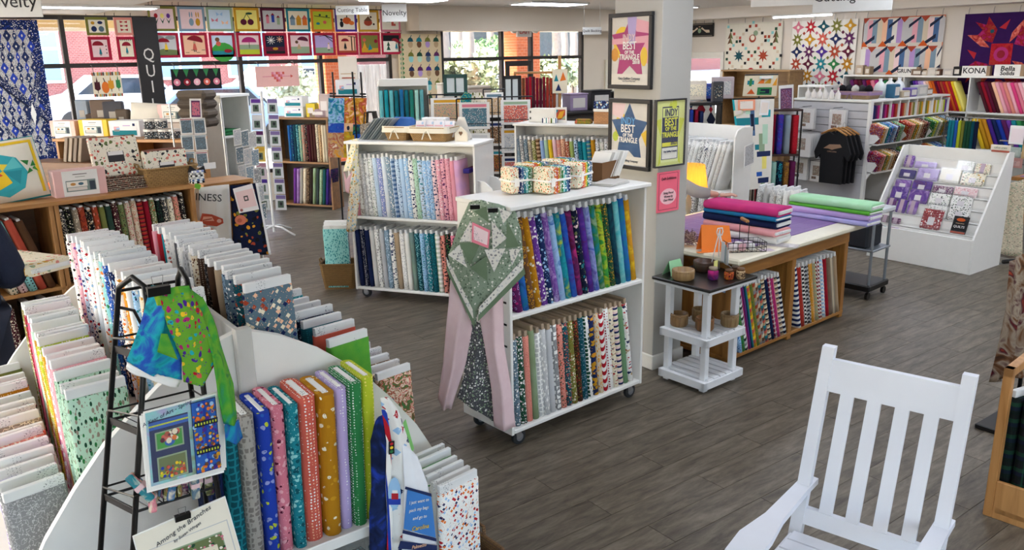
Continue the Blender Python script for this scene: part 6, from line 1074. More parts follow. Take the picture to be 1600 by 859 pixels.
# hanging colour swatch skeins under the solids
for k in range(9):
    p = XW(1484+5.2*k, 200, 12.9); c = ['teal', 'teal', 'blue', 'lime', 'olive', 'dgreen', 'dgreen', 'dteal', 'midnight'][k]; o_ = thing('fabric_skein', '%s fabric length hanging on the low rail, %s from left' % (cname(c), ORD[k]), 'hanging fabric', (12.9, p.y, .55), 0, 'hanging lengths by the solids'); MB().rbox(-.03, .03, -.022, .022, 0, .62, .012).build('length', fab('solid %s %s' % (c, c)), o_); MB().tube([(0, 0, .6), (0, 0, .66), (.02, 0, .68)], .004, 5).build('hook', mat('dcdcdc', .4), o_)
r_ = thing('hanging_rail', 'chrome rail with hooks below the blue solids', 'rail', (12.9, 5.2, 0)); MB().tube([(0, -.2, 0), (0, -.2, 1.22), (0, 1.0, 1.22), (0, 1.0, 0)], .012, 8).build('rail_frame', WIRE, r_, True); MB().rbox(-.15, .15, -.22, -.18, 0, .03, .005).build('foot', WIRE, r_); MB().rbox(-.15, .15, .98, 1.02, 0, .03, .005).build('foot', WIRE, r_)
# purple-topped work table behind the tiered display
t = thing('work_table', 'work table with purple mat and oak edge at far right', 'table', (9.75, 2.9, 0)); MB().rbox(0, 1.6, 0, 1.0, .82, .86, .005).build('table_top', OAK, t); MB().rbox(.06, 1.54, .06, .94, .86, .866, .002).build('mat_sheet', mat('8a6aa8', .6), t)
for x in (.08, 1.46):
    for y in (.08, .86): MB().rbox(x, x+.06, y, y+.06, 0, .82, .004).build('leg', OAKV, t)
qo = Vector((9.62, 3.0, .05)); q = thing('hanging_quilt', 'cream quilt dotted with small sprigs hanging at far right table', 'quilt', qo); cloth('quilt_top', [[(1562, 292), (1582, 285), (1600, 280)], [(1558, 340), (1580, 340), (1600, 340)], [(1556, 395, -.02), (1578, 400, .02), (1600, 402)]], Vd((9.7, 3.4, 0), R(25)), fab('toss beige sage taupe cream 1.3'), q, qo, fold=.015)
# ================================================================ rocking chair in the right foreground
rc = thing('rocking_chair', 'white painted wooden rocking chair at lower right', 'rocking chair', (0, 0, 0)); CHM = mat('e2e6ee', .45, var=.05, scale=6)
TL3, TR3 = G(1297, 540, 1.12), G(1517, 585, 1.12); ax_ = (TR3-TL3).normalized(); fw_ = Vector((ax_.y, -ax_.x, 0));
if fw_.x > 0: fw_ = -fw_
W_ = (TR3-TL3).length
rc.matrix_world = Matrix(((ax_.x, -fw_.x, 0, TL3.x), (ax_.y, -fw_.y, 0, TL3.y), (0, 0, 1, 0), (0, 0, 0, 1)))      # x to the right of the photo, -y to the chair's front
REC = .30
def yb(z): return -(1.12-z)*REC
def post(x, w, z0, z1, d, nm): MB().add([(x+sx*w/2, yb(z)+sy*d/2, z) for z in (z0, z1) for sy in (-1, 1) for sx in (-1, 1)], [(0, 2, 3, 1), (4, 5, 7, 6), (0, 1, 5, 4), (2, 6, 7, 3), (0, 4, 6, 2), (1, 3, 7, 5)]).build(nm, CHM, rc)
for x in (0, W_): post(x, .048, .08, 1.12, .034, 'back_post')
def rail(z0, z1, nm, d=.026): MB().add([(x, yb(z)+sy*d/2, z) for z in (z0, z1) for sy in (-1, 1) for x in (.02, W_-.02)], [(0, 2, 3, 1), (4, 5, 7, 6), (0, 1, 5, 4), (2, 6, 7, 3), (0, 4, 6, 2), (1, 3, 7, 5)]).build(nm, CHM, rc)
rail(.955, 1.075, 'crest_rail'); rail(.445, .505, 'lower_rail')
for k in range(4): post(.02+(W_-.04)*(k+.78)/4.56, .050, .49, .97, .014, 'back_slat')
ys = yb(.42)
for k in range(6): MB().rbox(.0, W_, ys-.10-.082*k, ys-.03-.082*k, .40+.006*k, .42+.006*k, .003).build('seat_slat', CHM, rc)
for x in (0, W_): MB().rbox(x-.02, x+.02, ys-.54, ys+.02, .34, .40, .004).build('seat_rail', CHM, rc); MB().rbox(x-.022, x+.022, ys-.53, ys-.485, .06, .565, .004).build('front_leg', CHM, rc)
for x, s in ((0, -1), (W_, 1)):
    L_ = [(-.06, ys+.115), (-.028, ys+.13), (.03, ys+.12), (.028, ys+.0), (.035, ys-.25), (.055, ys-.40), (.06, ys-.56), (-.05, ys-.56), (-.06, ys-.42), (-.035, ys-.25), (-.03, ys+.0)]
    MB().prism([(x-s*-1*p[0]*1.0 if False else x+p[0], p[1]) for p in L_[1:]], .565, .59, 'z').build('armrest', CHM, rc)
    MB().tube([(x, ys+.32, .075), (x, ys+.1, .03), (x, ys-.2, .02), (x, ys-.5, .035), (x, ys-.66, .07)], .02, 8).build('rocker', CHM, rc, True)
MB().rbox(0, W_, ys-.52, ys-.495, .2, .24, .003).build('stretcher', CHM, rc)
# ================================================================ pine rack with tartan bolts at the right edge
PN = woodmat('a5713a', 'c8935a', 2.5, 2); pr = thing('pine_rack', 'pine rack holding dark tartan bolts at right edge', 'display rack', (4.02, 1.50, 0), R(6))
MB().rbox(0, .045, -.02, .02, 0, .78, .003).build('post', PN, pr); MB().rbox(.0, .50, -.02, .02, .735, .78, .003, M=None).build('top_rail', PN, pr); MB().rbox(.045, .55, -.03, .0, .0, .07, .003).build('bottom_rail', PN, pr); MB().rbox(.5, .545, -.02, .02, 0, .78, .003).build('post', PN, pr); MB().rbox(0, .55, -.55, -.03, .03, .06, .003).build('shelf', PN, pr); MB().rbox(0, .02, -.55, -.02, .0, .2, .003).build('side_panel', PN, pr)
for k in range(3): bolt('plaid 0c1a16 midnight dgreen black .5', (4.19, 1.465-.068*k, .065), R(-10), 'dark green and navy tartan bolt in pine rack, %s from the post' % ORD[k], 'tartan bolts', t=.06, h=.56, w=.24)
qo = Vector((4.6, 2.0, .1)); q = thing('hanging_quilt', 'brown and rust patchwork quilt hanging at the right edge', 'quilt', qo); cloth('quilt_top', [[(1578, 410, .1), (1590, 400), (1604, 395)], [(1574, 480), (1588, 480, -.04), (1604, 480)], [(1560, 545), (1582, 550, -.04), (1604, 545)], [(1550, 598), (1572, 590, -.04), (1604, 590)]], Vd((4.7, 2.05, 0), R(24)), fab('batik dbrown brown taupe maroon rust .6'), q, qo, th=.012, fold=.015)
MB().tube([(.55, -.15, -.1), (.55, -.15, .95), (.50, -.14, .97), (.30, -.06, .97)], .012, 8).build('stand_pole', BLK, q, True); MB().rbox(.38, .72, -.30, .0, -.1, -.07, .005).build('stand_foot', BLK, q)
# ================================================================ pine bookshelf on the left
PINE = woodmat('9a6a38', 'bb8850', 2.2, 0); PINEV = woodmat('9a6a38', 'bb8850', 2.2, 2)
WO, WZ, WX0, WX1, WDp = (0.5, 6.46), R(8), -.95, 1.34, .40
wsf = thing('bookshelf', 'low pine bookshelf of dark print bolts on the left', 'bookshelf', (*WO, 0), WZ)
MB().rbox(WX0, WX1, -.02, WDp, 1.27, 1.30, .004).build('top_board', PINE, wsf)
for x in (WX0, -.35, .29, .325, WX1-.03): MB().rbox(x, x+.03, 0, WDp, 0, 1.27, .003).build('upright', PINEV, wsf)
for z in (.66, .08): MB().rbox(WX0, WX1, 0, WDp, z, z+.025, .003).build('shelf', PINE, wsf)
MB().rbox(WX0, WX1, WDp-.015, WDp, .03, 1.27, .002).build('back_panel', woodmat('5a3a20', '704a2a', 2, 0), wsf)
KB = ['vine charcoal cream', 'floral black cream moss', 'floral taupe cream tan', 'ring rust maroon salmon', 'toss black cream tan', 'leaf rust salmon brown .8', 'solid olive moss', 'solid charcoal dgreen', 'floral maroon black cream', 'floral moss brown black', 'floral beige rose rust', 'ring beige rust salmon', 'band red rust maroon 1.4', 'dots crimson wine', 'floral moss rust cream', 'floral black dgreen', 'floral charcoal cream', 'leaf cream charcoal', 'floral salmon moss', 'floral black maroon cream']
row(KB, loc2(WO, WZ, .40, .13, .688), loc2(WO, WZ, 1.27, .13, .688), WZ+R(90), 'upper shelf of pine bookshelf', 'dark bolts in the pine bookshelf', 'left', h=.53, tilts=R(-3), t=.042, out=.015)
row(['dots cream dgreen .45', 'dots blush wine .45', 'dots aqua charcoal .45', 'solid coral rust', 'solid brown dbrown'], loc2(WO, WZ, .00, .12, .688), loc2(WO, WZ, .24, .12, .688), WZ+R(90), 'left bay of pine bookshelf', 'dotted bolts in the left bay', 'left', h=.53, tilts=R(-16), t=.055, out=.015)
row(['floral black cream', 'solid charcoal dgrey', 'floral maroon cream', 'dots dbrown cream', 'solid midnight navy'], loc2(WO, WZ, -.25, .12, .108), loc2(WO, WZ, .2, .12, .108), WZ+R(90), 'bottom shelf of pine bookshelf', 'bolts on the bottom shelf', 'left', h=.48, tilts=R(-3), t=.05)
# patchwork cushion
cu_ = thing('cushion', 'patchwork cushion with teal piping and star flower on the pine bookshelf', 'cushion', G(30, 316, 1.31)+Vector((.0, .10, 0))); cu_.rotation_euler = (R(-14), R(-6), WZ-R(6)); S = .42
def bul(u, v): return .075*(max(0, 1-(2*u-1)**4)*max(0, 1-(2*v-1)**4))**.6
MB().sheet(lambda u, v: ((v-.5)*S*1.02, -bul(v, u), u*S), 12, 12).sheet(lambda u, v: ((.5-v)*S*1.02, .08+bul(v, u)*.7, u*S), 12, 12).build('cushion_body', fab('solid offwhite ivory'), cu_, True)
MB().tube([(-.5*S, .03, .0), (.5*S, .03, 0), (.5*S, .03, S), (-.5*S, .03, S)], .016, 8, closed=True).build('piping', mat('2a9aa0', .8), cu_, True)
def onbulge(polys, nm):
    mb = MB(); cs = []
    for k, (c, pts) in enumerate(polys):
        if c not in cs: cs.append(c)
        cx = sum(p[0] for p in pts)/len(pts); cy = sum(p[1] for p in pts)/len(pts); tr = [(pts[i], pts[(i+1) % len(pts)], (cx, cy)) for i in range(len(pts))]
        for _ in range(2):
            t2 = []
            for a, b_, c2 in tr: ab, bc, ca = [((p[0]+q_[0])/2, (p[1]+q_[1])/2) for p, q_ in ((a, b_), (b_, c2), (c2, a))]; t2 += [(a, ab, ca), (ab, b_, bc), (ca, bc, c2), (ab, bc, ca)]
            tr = t2
        for t3 in tr: mb.poly([((u-.5)*S*1.02, -bul(u, v)-.002-.0004*k, v*S) for u, v in t3], cs.index(c))
    mb.build(nm, [mat(c, .85) for c in cs], cu_)
onbulge([('yellow', rect(.90, .06, .95, .95)), ('yellow', rect(.05, .90, .95, .95))], 'inner_border')
onbulge([('35a8b4', circ(.40, .42, .36, 8)), ('yellow', [(.18, .36), (.42, .5), (.5, .28), (.3, .2)]), ('f0d84a', [(.4, .5), (.62, .56), (.36, .62)]), ('d84a3a', [(.2, .38), (.4, .42), (.28, .56)]), ('60c4c8', [(.42, .5), (.7, .5), (.62, .7)]), ('2a8f9c', [(.42, .48), (.68, .46), (.6, .24)]), ('2f7d3a', [(.70, .62), (.82, .60), (.78, .52)]), ('2f7d3a', [(.82, .50), (.88, .60), (.90, .50)]), ('2f7d3a', [(.80, .48), (.74, .38), (.84, .42)]), ('4a9a3a', [(.84, .46), (.92, .40), (.88, .50)])], 'star_patches')
# boxes, pouches and basket on the bookshelf top
def giftbox(label, p, rz, w, d, h, side, scale=1.):
    t = thing('gift_box', label, 'box', p, rz); MB().rbox(-w/2, w/2, -d/2, d/2, 0, h, .003).build('box_body', mat(side, .5), t)
    panel('label', w*.68, h*.96, [('7a8a86', rect(.08, .18, .92, .62)), ('e8e4dc', rect(.1, .36, .68, .58)), ('c08a4a', circ(.28, .47, .08, 8, .06)), ('4a6a7a', circ(.5, .47, .08, 8, .06)), ('3a4450', rect(.74, .2, .9, .55)), ('d8d0c8', rect(.12, .22, .66, .34)), ('6a6460', rect(.3, .84, .7, .87)), ('8a8480', rect(.36, .74, .64, .76))], t, .002, 'e8e6e2', (-w*.34, -d/2-.0015, h*.02)); return t
giftbox('pink boxed sewing kit standing on the pine bookshelf', G(123, 306, 1.30)+Vector((.02, .06, 0)), WZ-R(4), .35, .14, .19, 'e0b4b0')
def pouch(label, p, rot, w, h, th=.02): 
    t = thing('zip_pouch', label, 'pouch', p, 0, 'rose print pouches'); t.rotation_euler = rot; MB().rbox(-w/2, w/2, -th/2, th/2, 0, h, .008).build('pouch_body', fab('floral ivory coral moss salmon charcoal .42'), t); MB().rbox(-.06, .06, -th/2-.003, -th/2, h*.35, h*.62, .001).build('label_card', mat('2c2a2c', .5), t); MB().rbox(-.055, .055, -th/2-.004, -th/2-.003, h*.52, h*.62, .0004).build('label_strip', mat('e8e4e0'), t); MB().tube([(-w/2+.01, -.002, h), (w/2-.01, -.002, h)], .004, 6).build('zip', mat('8a5a4a'), t)
sp_ = G(190, 297, 1.30)+Vector((.02, .12, 0))
for k in range(7): t = thing('zip_pouch', 'folded dark-edged pouch in the stack on pine bookshelf, %s from bottom' % ORD[k], 'pouch', sp_+Vector((.01*(k % 2), 0, .014*k)), WZ+R(5*(k % 3)-4), 'stacked pouches'); MB().rbox(-.19, .19, -.13, .13, 0, .012, .005).build('pouch_body', fab('floral dbrown cream rust'), t); MB().box(-.19, .19, -.132, -.13, .004, .008).build('zip', mat('c8b8a8'), t)
pouch('large rose print pouch standing on the folded stack', sp_+Vector((0, -.03, .10)), (R(-14), 0, WZ), .36, .30)
bp3 = G(264, 290, 1.30)+Vector((.02, .12, 0)); basket('round-cornered rope basket of pouches at right of pine bookshelf', bp3, WZ, .42, .28, .14, wicker('b08c58', '74562e', .7))
for k in range(4): pouch('rose print pouch standing in the rope basket, %s from front' % ORD[k], bp3+Vector((.0, -.06+.035*k, .03)), (R(-4), 0, WZ+R(2*k)), .33, .24)
t = thing('bow', 'black ribbon bow with white tag on the rope basket', 'ribbon', bp3+Vector((.2, -.13, .10)), WZ); MB().prism([(0, 0), (.06, .03), (.07, -.03)], -.01, .01).prism([(0, 0), (-.07, -.01), (-.05, .04)], -.01, .01).build('bow_loops', mat('1c1c20', .6), t); MB().rbox(.06, .16, -.006, 0, .0, .05, .002).build('tag', mat('e4e2de'), t)
for k in range(6): tag(MB().rbox(-.05, .05, -.045, .045, 0, .016, .004).build('folded_fabric', fab('stripe %s white' % ['black', 'denim', 'lgrey', 'charcoal', 'grey', 'periwinkle'][k]), None, loc=G(306, 287, 1.30)+Vector((.02, .05, .017*k)), rot=(0, 0, WZ+R(3*k))), 'striped folded fabric at right end of bookshelf, %s from bottom' % ORD[k], 'folded fabric', 'striped fabrics at the bookshelf end')
# second pine unit behind and the towels clipped to it
t = thing('bookshelf', 'pine shelf unit behind the moth towel', 'bookshelf', (2.02, 7.05, 0), R(10))
for a, nm in (((0, .46, 0, .35, 1.2, 1.23), 'top_board'), ((0, .03, 0, .35, 0, 1.2), 'upright'), ((.43, .46, 0, .35, 0, 1.2), 'upright'), ((.03, .43, 0, .35, .6, .62), 'shelf'), ((.03, .43, .33, .35, 0, 1.2), 'back_panel')): MB().rbox(*a, .003).build(nm, PINE, t)
at = Vd((2.05, 6.85, 0), R(74)); qo = at(340, 400); qo.z = .5
q = thing('tea_towel', 'white tea towel printed with a rust moth, clipped to pine shelf', 'towel', qo); cloth('towel_body', [[(312, 293), (335, 290), (358, 288)], [(312, 340), (336, 340, -.01), (361, 340)], [(312, 395), (338, 398, -.01), (364, 395)]], at, fab('solid offwhite white'), q, qo, fold=.006)
cloth('towel_fold', [[(304, 295, .05), (311, 294, -.005)], [(297, 345, .06), (313, 345, -.008)]], at, fab('solid white lgrey'), q, qo)
onquad('moth_print', [(312, 362), (350, 362), (350, 328), (312, 328)], lambda x, y, d=0: at(x, y, -.02), [('c05038', [(0, .45), (.1, .85), (.5, .8), (.95, .6), (.98, .4), (.7, .25), (.3, .3)]), ('e8a890', [(.1, .5), (.15, .7), (.5, .7), (.6, .5)]), ('a03a28', [(.12, .55), (.5, .62), (.5, .58), (.12, .5)]), ('e8b8a8', circ(.8, .5, .1, 10, .09)), ('d89a88', [(.1, .3), (.3, .3), (.6, .1), (.5, .02), (.2, .1)])], q, qo)
text('INESS', .085, mat('black'), q, at(326, 309, -.022)-qo, (PI/2, R(8), R(-16)), name='lettering'); sheetpoly('green_tape', [(303, 293, -.02), (312, 296, -.02), (314, 289, -.02), (305, 285, -.02)], at, mat('8ae04a', .6), q, qo)
at2 = Vd((2.12, 6.74, 0), R(74)); qo = at2(390, 400); qo.z = .5; q = thing('tea_towel', 'navy botanical tea towel hanging beside the white moth towel', 'towel', qo)
cloth('towel_body', [[(360, 290), (380, 288), (400, 286)], [(362, 330), (385, 330, -.01), (410, 338)], [(364, 365), (388, 365, -.015), (416, 370)], [(364, 395), (392, 398, -.01), (421, 398)]], at2, fab('floral midnight rust olive amber midnight black .3'), q, qo, fold=.008)
cloth('white_edge', [[(399, 286, -.01), (403, 286, -.01)], [(409, 337, -.012), (413, 341, -.012)], [(415, 370, -.012), (419, 372, -.012)], [(420, 398, -.012), (424, 398, -.012)]], at2, mat('e4e4e4', .8), q, qo); onquad('fruit_print', [(366, 352), (386, 352), (386, 335), (366, 335)], lambda x, y, d=0: at2(x, y, -.025), [('d0765a', circ(.5, .5, .46, 14)), ('b05a44', circ(.42, .45, .2, 10))], q, qo)
packet('pattern_pack', 'pale pink pattern sheet clipped to the navy towel', 'pattern pack', [(374, 333), (405, 327), (394, 287), (364, 295)], 6.45, [('e8c8c4', rect(.06, .16, .94, .84)), ('4a4440', rect(.4, .42, .62, .62)), ('e8c8c4', rect(.45, .47, .57, .57)), ('9a5a54', circ(.14, .1, .08, 8, .06))], bag=False, base='e8e2e0')
# ================================================================ angled pine unit below the left windows
BO, BZ, BL = (1.30, 9.46), R(-50), 1.5; BT = 1.50; bu = thing('bookshelf', 'angled pine display shelf behind the bookshelf, below the windows', 'bookshelf', (*BO, 0), BZ)
MB().rbox(-.02, BL, -.02, .36, BT-.03, BT, .004).build('top_board', PINE, bu)
for x in (0, .85, BL-.04): MB().rbox(x, x+.03, 0, .36, 0, BT-.03, .003).build('upright', PINEV, bu)
for z in (1.0, .5, .1): MB().rbox(0, BL-.02, 0, .36, z, z+.025, .003).build('shelf', PINE, bu)
MB().rbox(0, BL-.02, .34, .36, 0, BT-.03, .003).build('back_panel', woodmat('5a3a20', '704a2a', 2, 0), bu)
row(['stripe navy white', 'floral charcoal cream', 'floral tan cream brown', 'floral dgreen cream', 'floral sage black', 'leaf cream moss', 'solid tan gold', 'solid gold tan', 'solid amber tan'], loc2(BO, BZ, .10, .13, 1.026), loc2(BO, BZ, .62, .13, 1.026), BZ+R(90), 'angled pine shelf', 'bolts on the angled pine shelf', 'left', h=.42, t=.05, lod=0)
for k in range(4): tag(MB().rbox(-.018, .018, -.1, .1, 0, .24, .003).build('book', mat(['8a7a6a', '9a8a78', '7a6a5c', '8a7866'][k], .6), None, loc=loc2(BO, BZ, .30+.055*k, -.15, 1.302), rot=(0, R(14), BZ)), 'taupe covered book leaning below the angled shelf, %s from left' % ORD[k], 'book', 'taupe books')
t = thing('side_table', 'brown wooden crate table under the taupe books', 'table', loc2(BO, BZ, .38, -.30, 0), BZ); MB().rbox(-.5, .42, 0, .3, 1.1, 1.30, .005).build('crate_body', woodmat('5a3a22', '7a5232', 2, 0), t)
for x in (-.46, .36):
    for y in (.02, .24): MB().rbox(x, x+.04, y, y+.04, 0, 1.1, .003).build('leg', PINEV, t)
TB = lambda px, py, d=.12: G(px, py, BT)+Vector((math.cos(BZ+R(90))*d, math.sin(BZ+R(90))*d, 0))
giftbox('small pink boxed kit on the angled shelf, far left', TB(95, 214), BZ, .30, .16, .16, 'e6bcae'); giftbox('yellow boxed kit on the angled shelf', TB(143, 214), BZ, .34, .16, .17, 'e8c020')
t = thing('kit_box', 'white boxed kit with teal label on the angled shelf', 'box', TB(193, 214), BZ+R(4)); kitbox(t, .34, .2, .16)
giftbox('pink boxed kit standing high on the angled shelf at right', TB(250, 214, .3)+Vector((0, 0, .125)), BZ, .34, .12, .18, 'e0b8b4'); tag(MB().rbox(-.2, .2, -.08, .08, 0, .12, .004).build('storage_box', mat('cfc0b4', .6), None, loc=TB(250, 214, .3), rot=(0, 0, BZ)), 'plain beige box under the high pink kit', 'box')
for k, (px, z) in enumerate(((232, 0), (238, 0), (255, 0), (266, 0), (234, .10), (247, .10))): t = thing('round_tin', 'small dark round tin on the angled shelf, %s counted from left' % ORD[k], 'tin', TB(px, 217, .04+.03*(k % 2))+Vector((0, 0, z)), 0, 'round tins'); MB().lathe([(.06, 0), (.062, .07), (.062, .07)], 14).build('tin_body', fab('floral charcoal slate white'), t); MB().lathe([(.064, .07), (.064, .092), (.001, .092)], 14).build('lid', mat('d0ccc6', .3), t)
t = thing('cushion', 'plain cream cushion leaning on the angled shelf', 'cushion', TB(203, 214, .28)); t.rotation_euler = (R(-10), R(3), BZ); S = .42
MB().sheet(lambda u, v: ((v-.5)*S, -bul(v, u), u*S*.75), 10, 10).sheet(lambda u, v: ((.5-v)*S, .02+bul(v, u), u*S*.75), 10, 10).build('cushion_body', mat('dcd6ca', .85), t, True); MB().tube([(-.5*S, .01, 0), (.5*S, .01, 0), (.5*S, .01, S*.75), (-.5*S, .01, S*.75)], .012, 8, closed=True).build('piping', mat('cfc8ba', .85), t, True)
for k in range(4): tag(MB().rbox(-.17, .17, -.12, .12, 0, .09, .03).build('folded_fabric', mat(['5a5048', '62584e', '544a42', '5e544a'][k], .9, var=.15, bump=.3), None, loc=TB(288, 214, .28)+Vector((0, 0, .08+.092*k)), rot=(0, 0, BZ)), 'folded brown fleece in the stack beside the white cabinet, %s from bottom' % ORD[k], 'folded fabric', 'brown fleece stack')
for k, (px, c, w, h) in enumerate(((118, '4a3c34', .2, .22), (166, '54483e', .14, .26), (104, '8a96a4', .14, .36), (135, '6a5a50', .24, .36), (152, '4a4a52', .2, .34))): t = thing('supply_box', ['dark brown bag', 'brown paper bag', 'grey blue folder', 'wide brown folder', 'charcoal folder'][k]+' behind the boxed kits on angled shelf', 'box', TB(px, 214, .3), BZ+R(5*k), 'bags on the angled shelf'); MB().rbox(-w/2, w/2, -.04, .04, 0, h, .012).build('bag_body', mat(c, .8, var=.12), t); MB().rbox(-w*.2, w*.2, -.043, -.04, h*.5, h*.7, .001).build('label', mat('a8a098'), t)
# wire panel with hanging grey patterns
t = thing('pocket_rack', 'clear hanging pocket panel of grey blue patterns beside white cabinet', 'display rack', (2.27, 7.98, 0), R(-20)); MB().tube([(-.2, 0, 0), (-.2, 0, 1.85), (.24, 0, 1.85), (.24, 0, 0)], .008, 6).build('wire_frame', WIRE, t); MB().rbox(-.25, .29, -.12, .12, 0, .03, .004).build('foot', WIRE, t)
for r_ in range(3):
    for c_ in range(2): packet('pattern_pack', 'grey blue bagged pattern in the pocket panel, row %s, %s side' % (ORD[r_], ('left', 'right')[c_]), 'pattern pack', [(283+c_*21+r_*2, 210+r_*26), (302+c_*21+r_*2, 209+r_*26), (300+c_*20+r_*2, 184+r_*26), (280+c_*21+r_*2, 185+r_*26)], 7.88+.01*c_, [('floral slate steel dgrey', rect(.08, .08, .9, .86)), (['b06a74', 'a8b4ba', '7f98a8'][(r_+c_) % 3], rect(.05, .88, .95, .95))], group='patterns in the pocket panel')
packet('framed_print', 'small framed purple print leaning above the pocket panel', 'picture', [(297, 186), (316, 186), (314, 154), (296, 154)], 7.95, [('plum', rect(.12, .1, .88, .9)), ('floral rose plum slate', rect(.18, .18, .82, .82))], bag=False)
# tall white cabinet
cb_ = thing('tall_cabinet', 'tall open-front white cabinet near the left windows', 'cabinet', (2.83, 8.93, 0), R(30)); cw, cd, ch = .44, .47, 1.85
for a in ((0, .02, 0, cd, 0, ch), (cw-.02, cw, 0, cd, 0, ch), (.02, cw-.02, cd-.02, cd, 0, ch)): MB().rbox(*a, .003).build('side_panel', mat('e2e2de', .45), cb_)
MB().rbox(-.01, cw+.01, -.01, cd, ch, ch+.03, .004).build('top_board', mat('e6e6e2', .45), cb_)
for z in (.06, .5, .95, 1.42): MB().rbox(.02, cw-.02, .01, cd-.02, z, z+.02, .002).build('shelf', mat('d6d6d2', .5), cb_)
tag(MB().rbox(-.15, .15, -.12, .12, 0, .03, .01).rbox(-.14, .14, -.11, .11, .03, .06, .01).build('folded_fabric', fab('solid green dgreen'), None, loc=loc2((2.83, 8.93), R(30), .22, .2, 1.442), rot=(0, 0, R(30))), 'green folded fabric on the shelf of white cabinet', 'folded fabric')
for r_ in range(5):
    for c_ in range(3): packet('pattern_pack', 'clear bagged fabric kit hung on the white cabinet front, row %s, %s' % (ORD[r_], ('left', 'middle', 'right')[c_]), 'pattern pack', [(366+r_*4+c_*12, 228+r_*28+c_*2), (377+r_*4+c_*12, 226+r_*28+c_*2), (376+r_*4+c_*12, 200+r_*28+c_*2), (364+r_*4+c_*12, 203+r_*28+c_*2)], 8.78-.05*r_, [('floral %s lgrey steel white' % ['silver', 'slate', 'lgrey', 'steel', 'grey'][(r_+c_) % 5], rect(.05, .05, .95, .95))], group='kits on the white cabinet')
# revolving card rack
sp0 = Vector((3.80, 10.35, 0)); cs_ = thing('card_spinner', 'white revolving rack of cross-stitch cards in front of window bookshelf', 'card rack', sp0)
MB().tube([(0, 0, .04), (0, 0, 1.85)], .018, 8).build('pole', mat('d8d8d6', .4), cs_)
for k in range(4): a = k*PI/2+.5; MB().tube([(0, 0, .12), (.12*math.cos(a), .12*math.sin(a), .11), (.34*math.cos(a), .34*math.sin(a), .02)], .012, 6).build('foot', mat('d8d8d6', .4), cs_, True)
for c_, px in ((0, 400), (1, 426)):
    for r_ in range(7):
        x = px+r_*2.2; y = 178+r_*25; cc = [('purple', 'e4e4e2'), ('e8e6e0', 'd8d8d8'), ('plum', 'e4e4e2'), ('d8a838', 'e0c060'), ('b0808c', 'd8c8cc'), ('violet', 'e0e0de'), ('8a9a94', 'd8dcd8')][(r_+c_*3) % 7] if c_ == 0 else ('8470a0', 'e2e2e0')
        packet('greeting_card', '%s card in the revolving rack, %s from top' % (('pale', 'purple topped')[c_], ORD[r_]), 'card', [(x-8, y), (x+9, y), (x+7, y-24), (x-9, y-24)], 10.28, [(cc[0], rect(.05, .72, .95, .96)), ('5a6a5a', rect(.2, .15, .75, .6)), ('2a2a2c', circ(.5, .4, .12, 7, .12))], bag=False, base=cc[1], group='cards in the revolving rack')
# ================================================================ pine bookshelf under the window
KO, KZ, KL_ = (4.62, 12.34), R(-57), 1.02; kb = thing('bookshelf', 'pine bookshelf with two rows of bolts under the window', 'bookshelf', (*KO, 0), KZ)
for a, nm in (((-.02, KL_+.02, -.01, .3, 1.35, 1.38), 'top_board'), ((0, .03, 0, .3, 0, 1.35), 'upright'), ((KL_-.03, KL_, 0, .3, 0, 1.35), 'upright'), ((.03, KL_-.03, 0, .3, .69, .72), 'shelf'), ((.03, KL_-.03, 0, .3, .04, .07), 'shelf'), ((.03, KL_-.03, .28, .3, .04, 1.35), 'back_panel')): MB().rbox(*a, .003).build(nm, woodmat('7a5432', '96693c', 2, 0) if nm != 'back_panel' else mat('3a2a1e'), kb)
row(['solid dteal blue', 'floral navy turquoise teal', 'solid dteal midnight', 'floral dteal aqua', 'floral sage teal', 'floral taupe coral', 'floral black rust cream', 'dots maroon black', 'solid maroon dbrown', 'solid dbrown maroon', 'floral beige dbrown', 'leaf tan brown', 'stripe beige tan', 'solid beige taupe'], loc2(KO, KZ, .32, .1, .723), loc2(KO, KZ, .96, .1, .723), KZ+R(90), 'upper row of window bookshelf', 'bolts in the window bookshelf', 'left', h=.55, lod=0)
row(['solid plum purple', 'solid lilac plum', 'solid taupe grey', 'leaf beige tan', 'floral dbrown tan', 'solid dbrown black', 'solid moss sage', 'floral charcoal dgreen', 'floral sage moss', 'solid dteal dgreen', 'solid violet midnight', 'floral midnight plum'], loc2(KO, KZ, .32, .1, .073), loc2(KO, KZ, .96, .1, .073), KZ+R(90), 'lower row of window bookshelf', 'bolts in the window bookshelf', 'left', h=.55, tilts=R(6), lod=0)
for k in range(2): t = thing('kit_box', 'white boxed kit with teal label on window bookshelf, %s' % ('lower of two', 'upper of two')[k], 'box', loc2(KO, KZ, .40, .15, 1.38+.155*k), KZ+R(4)); kitbox(t, .32, .2, .15)
for k, (x, w, h, c, lb) in enumerate(((.68, .16, .2, 'd8c030', 'yellow packet'), (.80, .3, .12, 'a08890', 'mauve bundle'), (.92, .18, .34, 'b8a8a4', 'pale slanted booklet'))): t = thing('supply_box', lb+' on top of the window bookshelf', 'box', loc2(KO, KZ, x, .15, 1.38), KZ); MB().rbox(-w/2, w/2, -.06, .06, 0, h, .008).build('pack_body', mat(c, .6, var=.15), t); MB().rbox(-w*.3, w*.3, -.063, -.06, h*.3, h*.7, .001).build('label', boardmat('dcd4d0', '5a5058'), t)
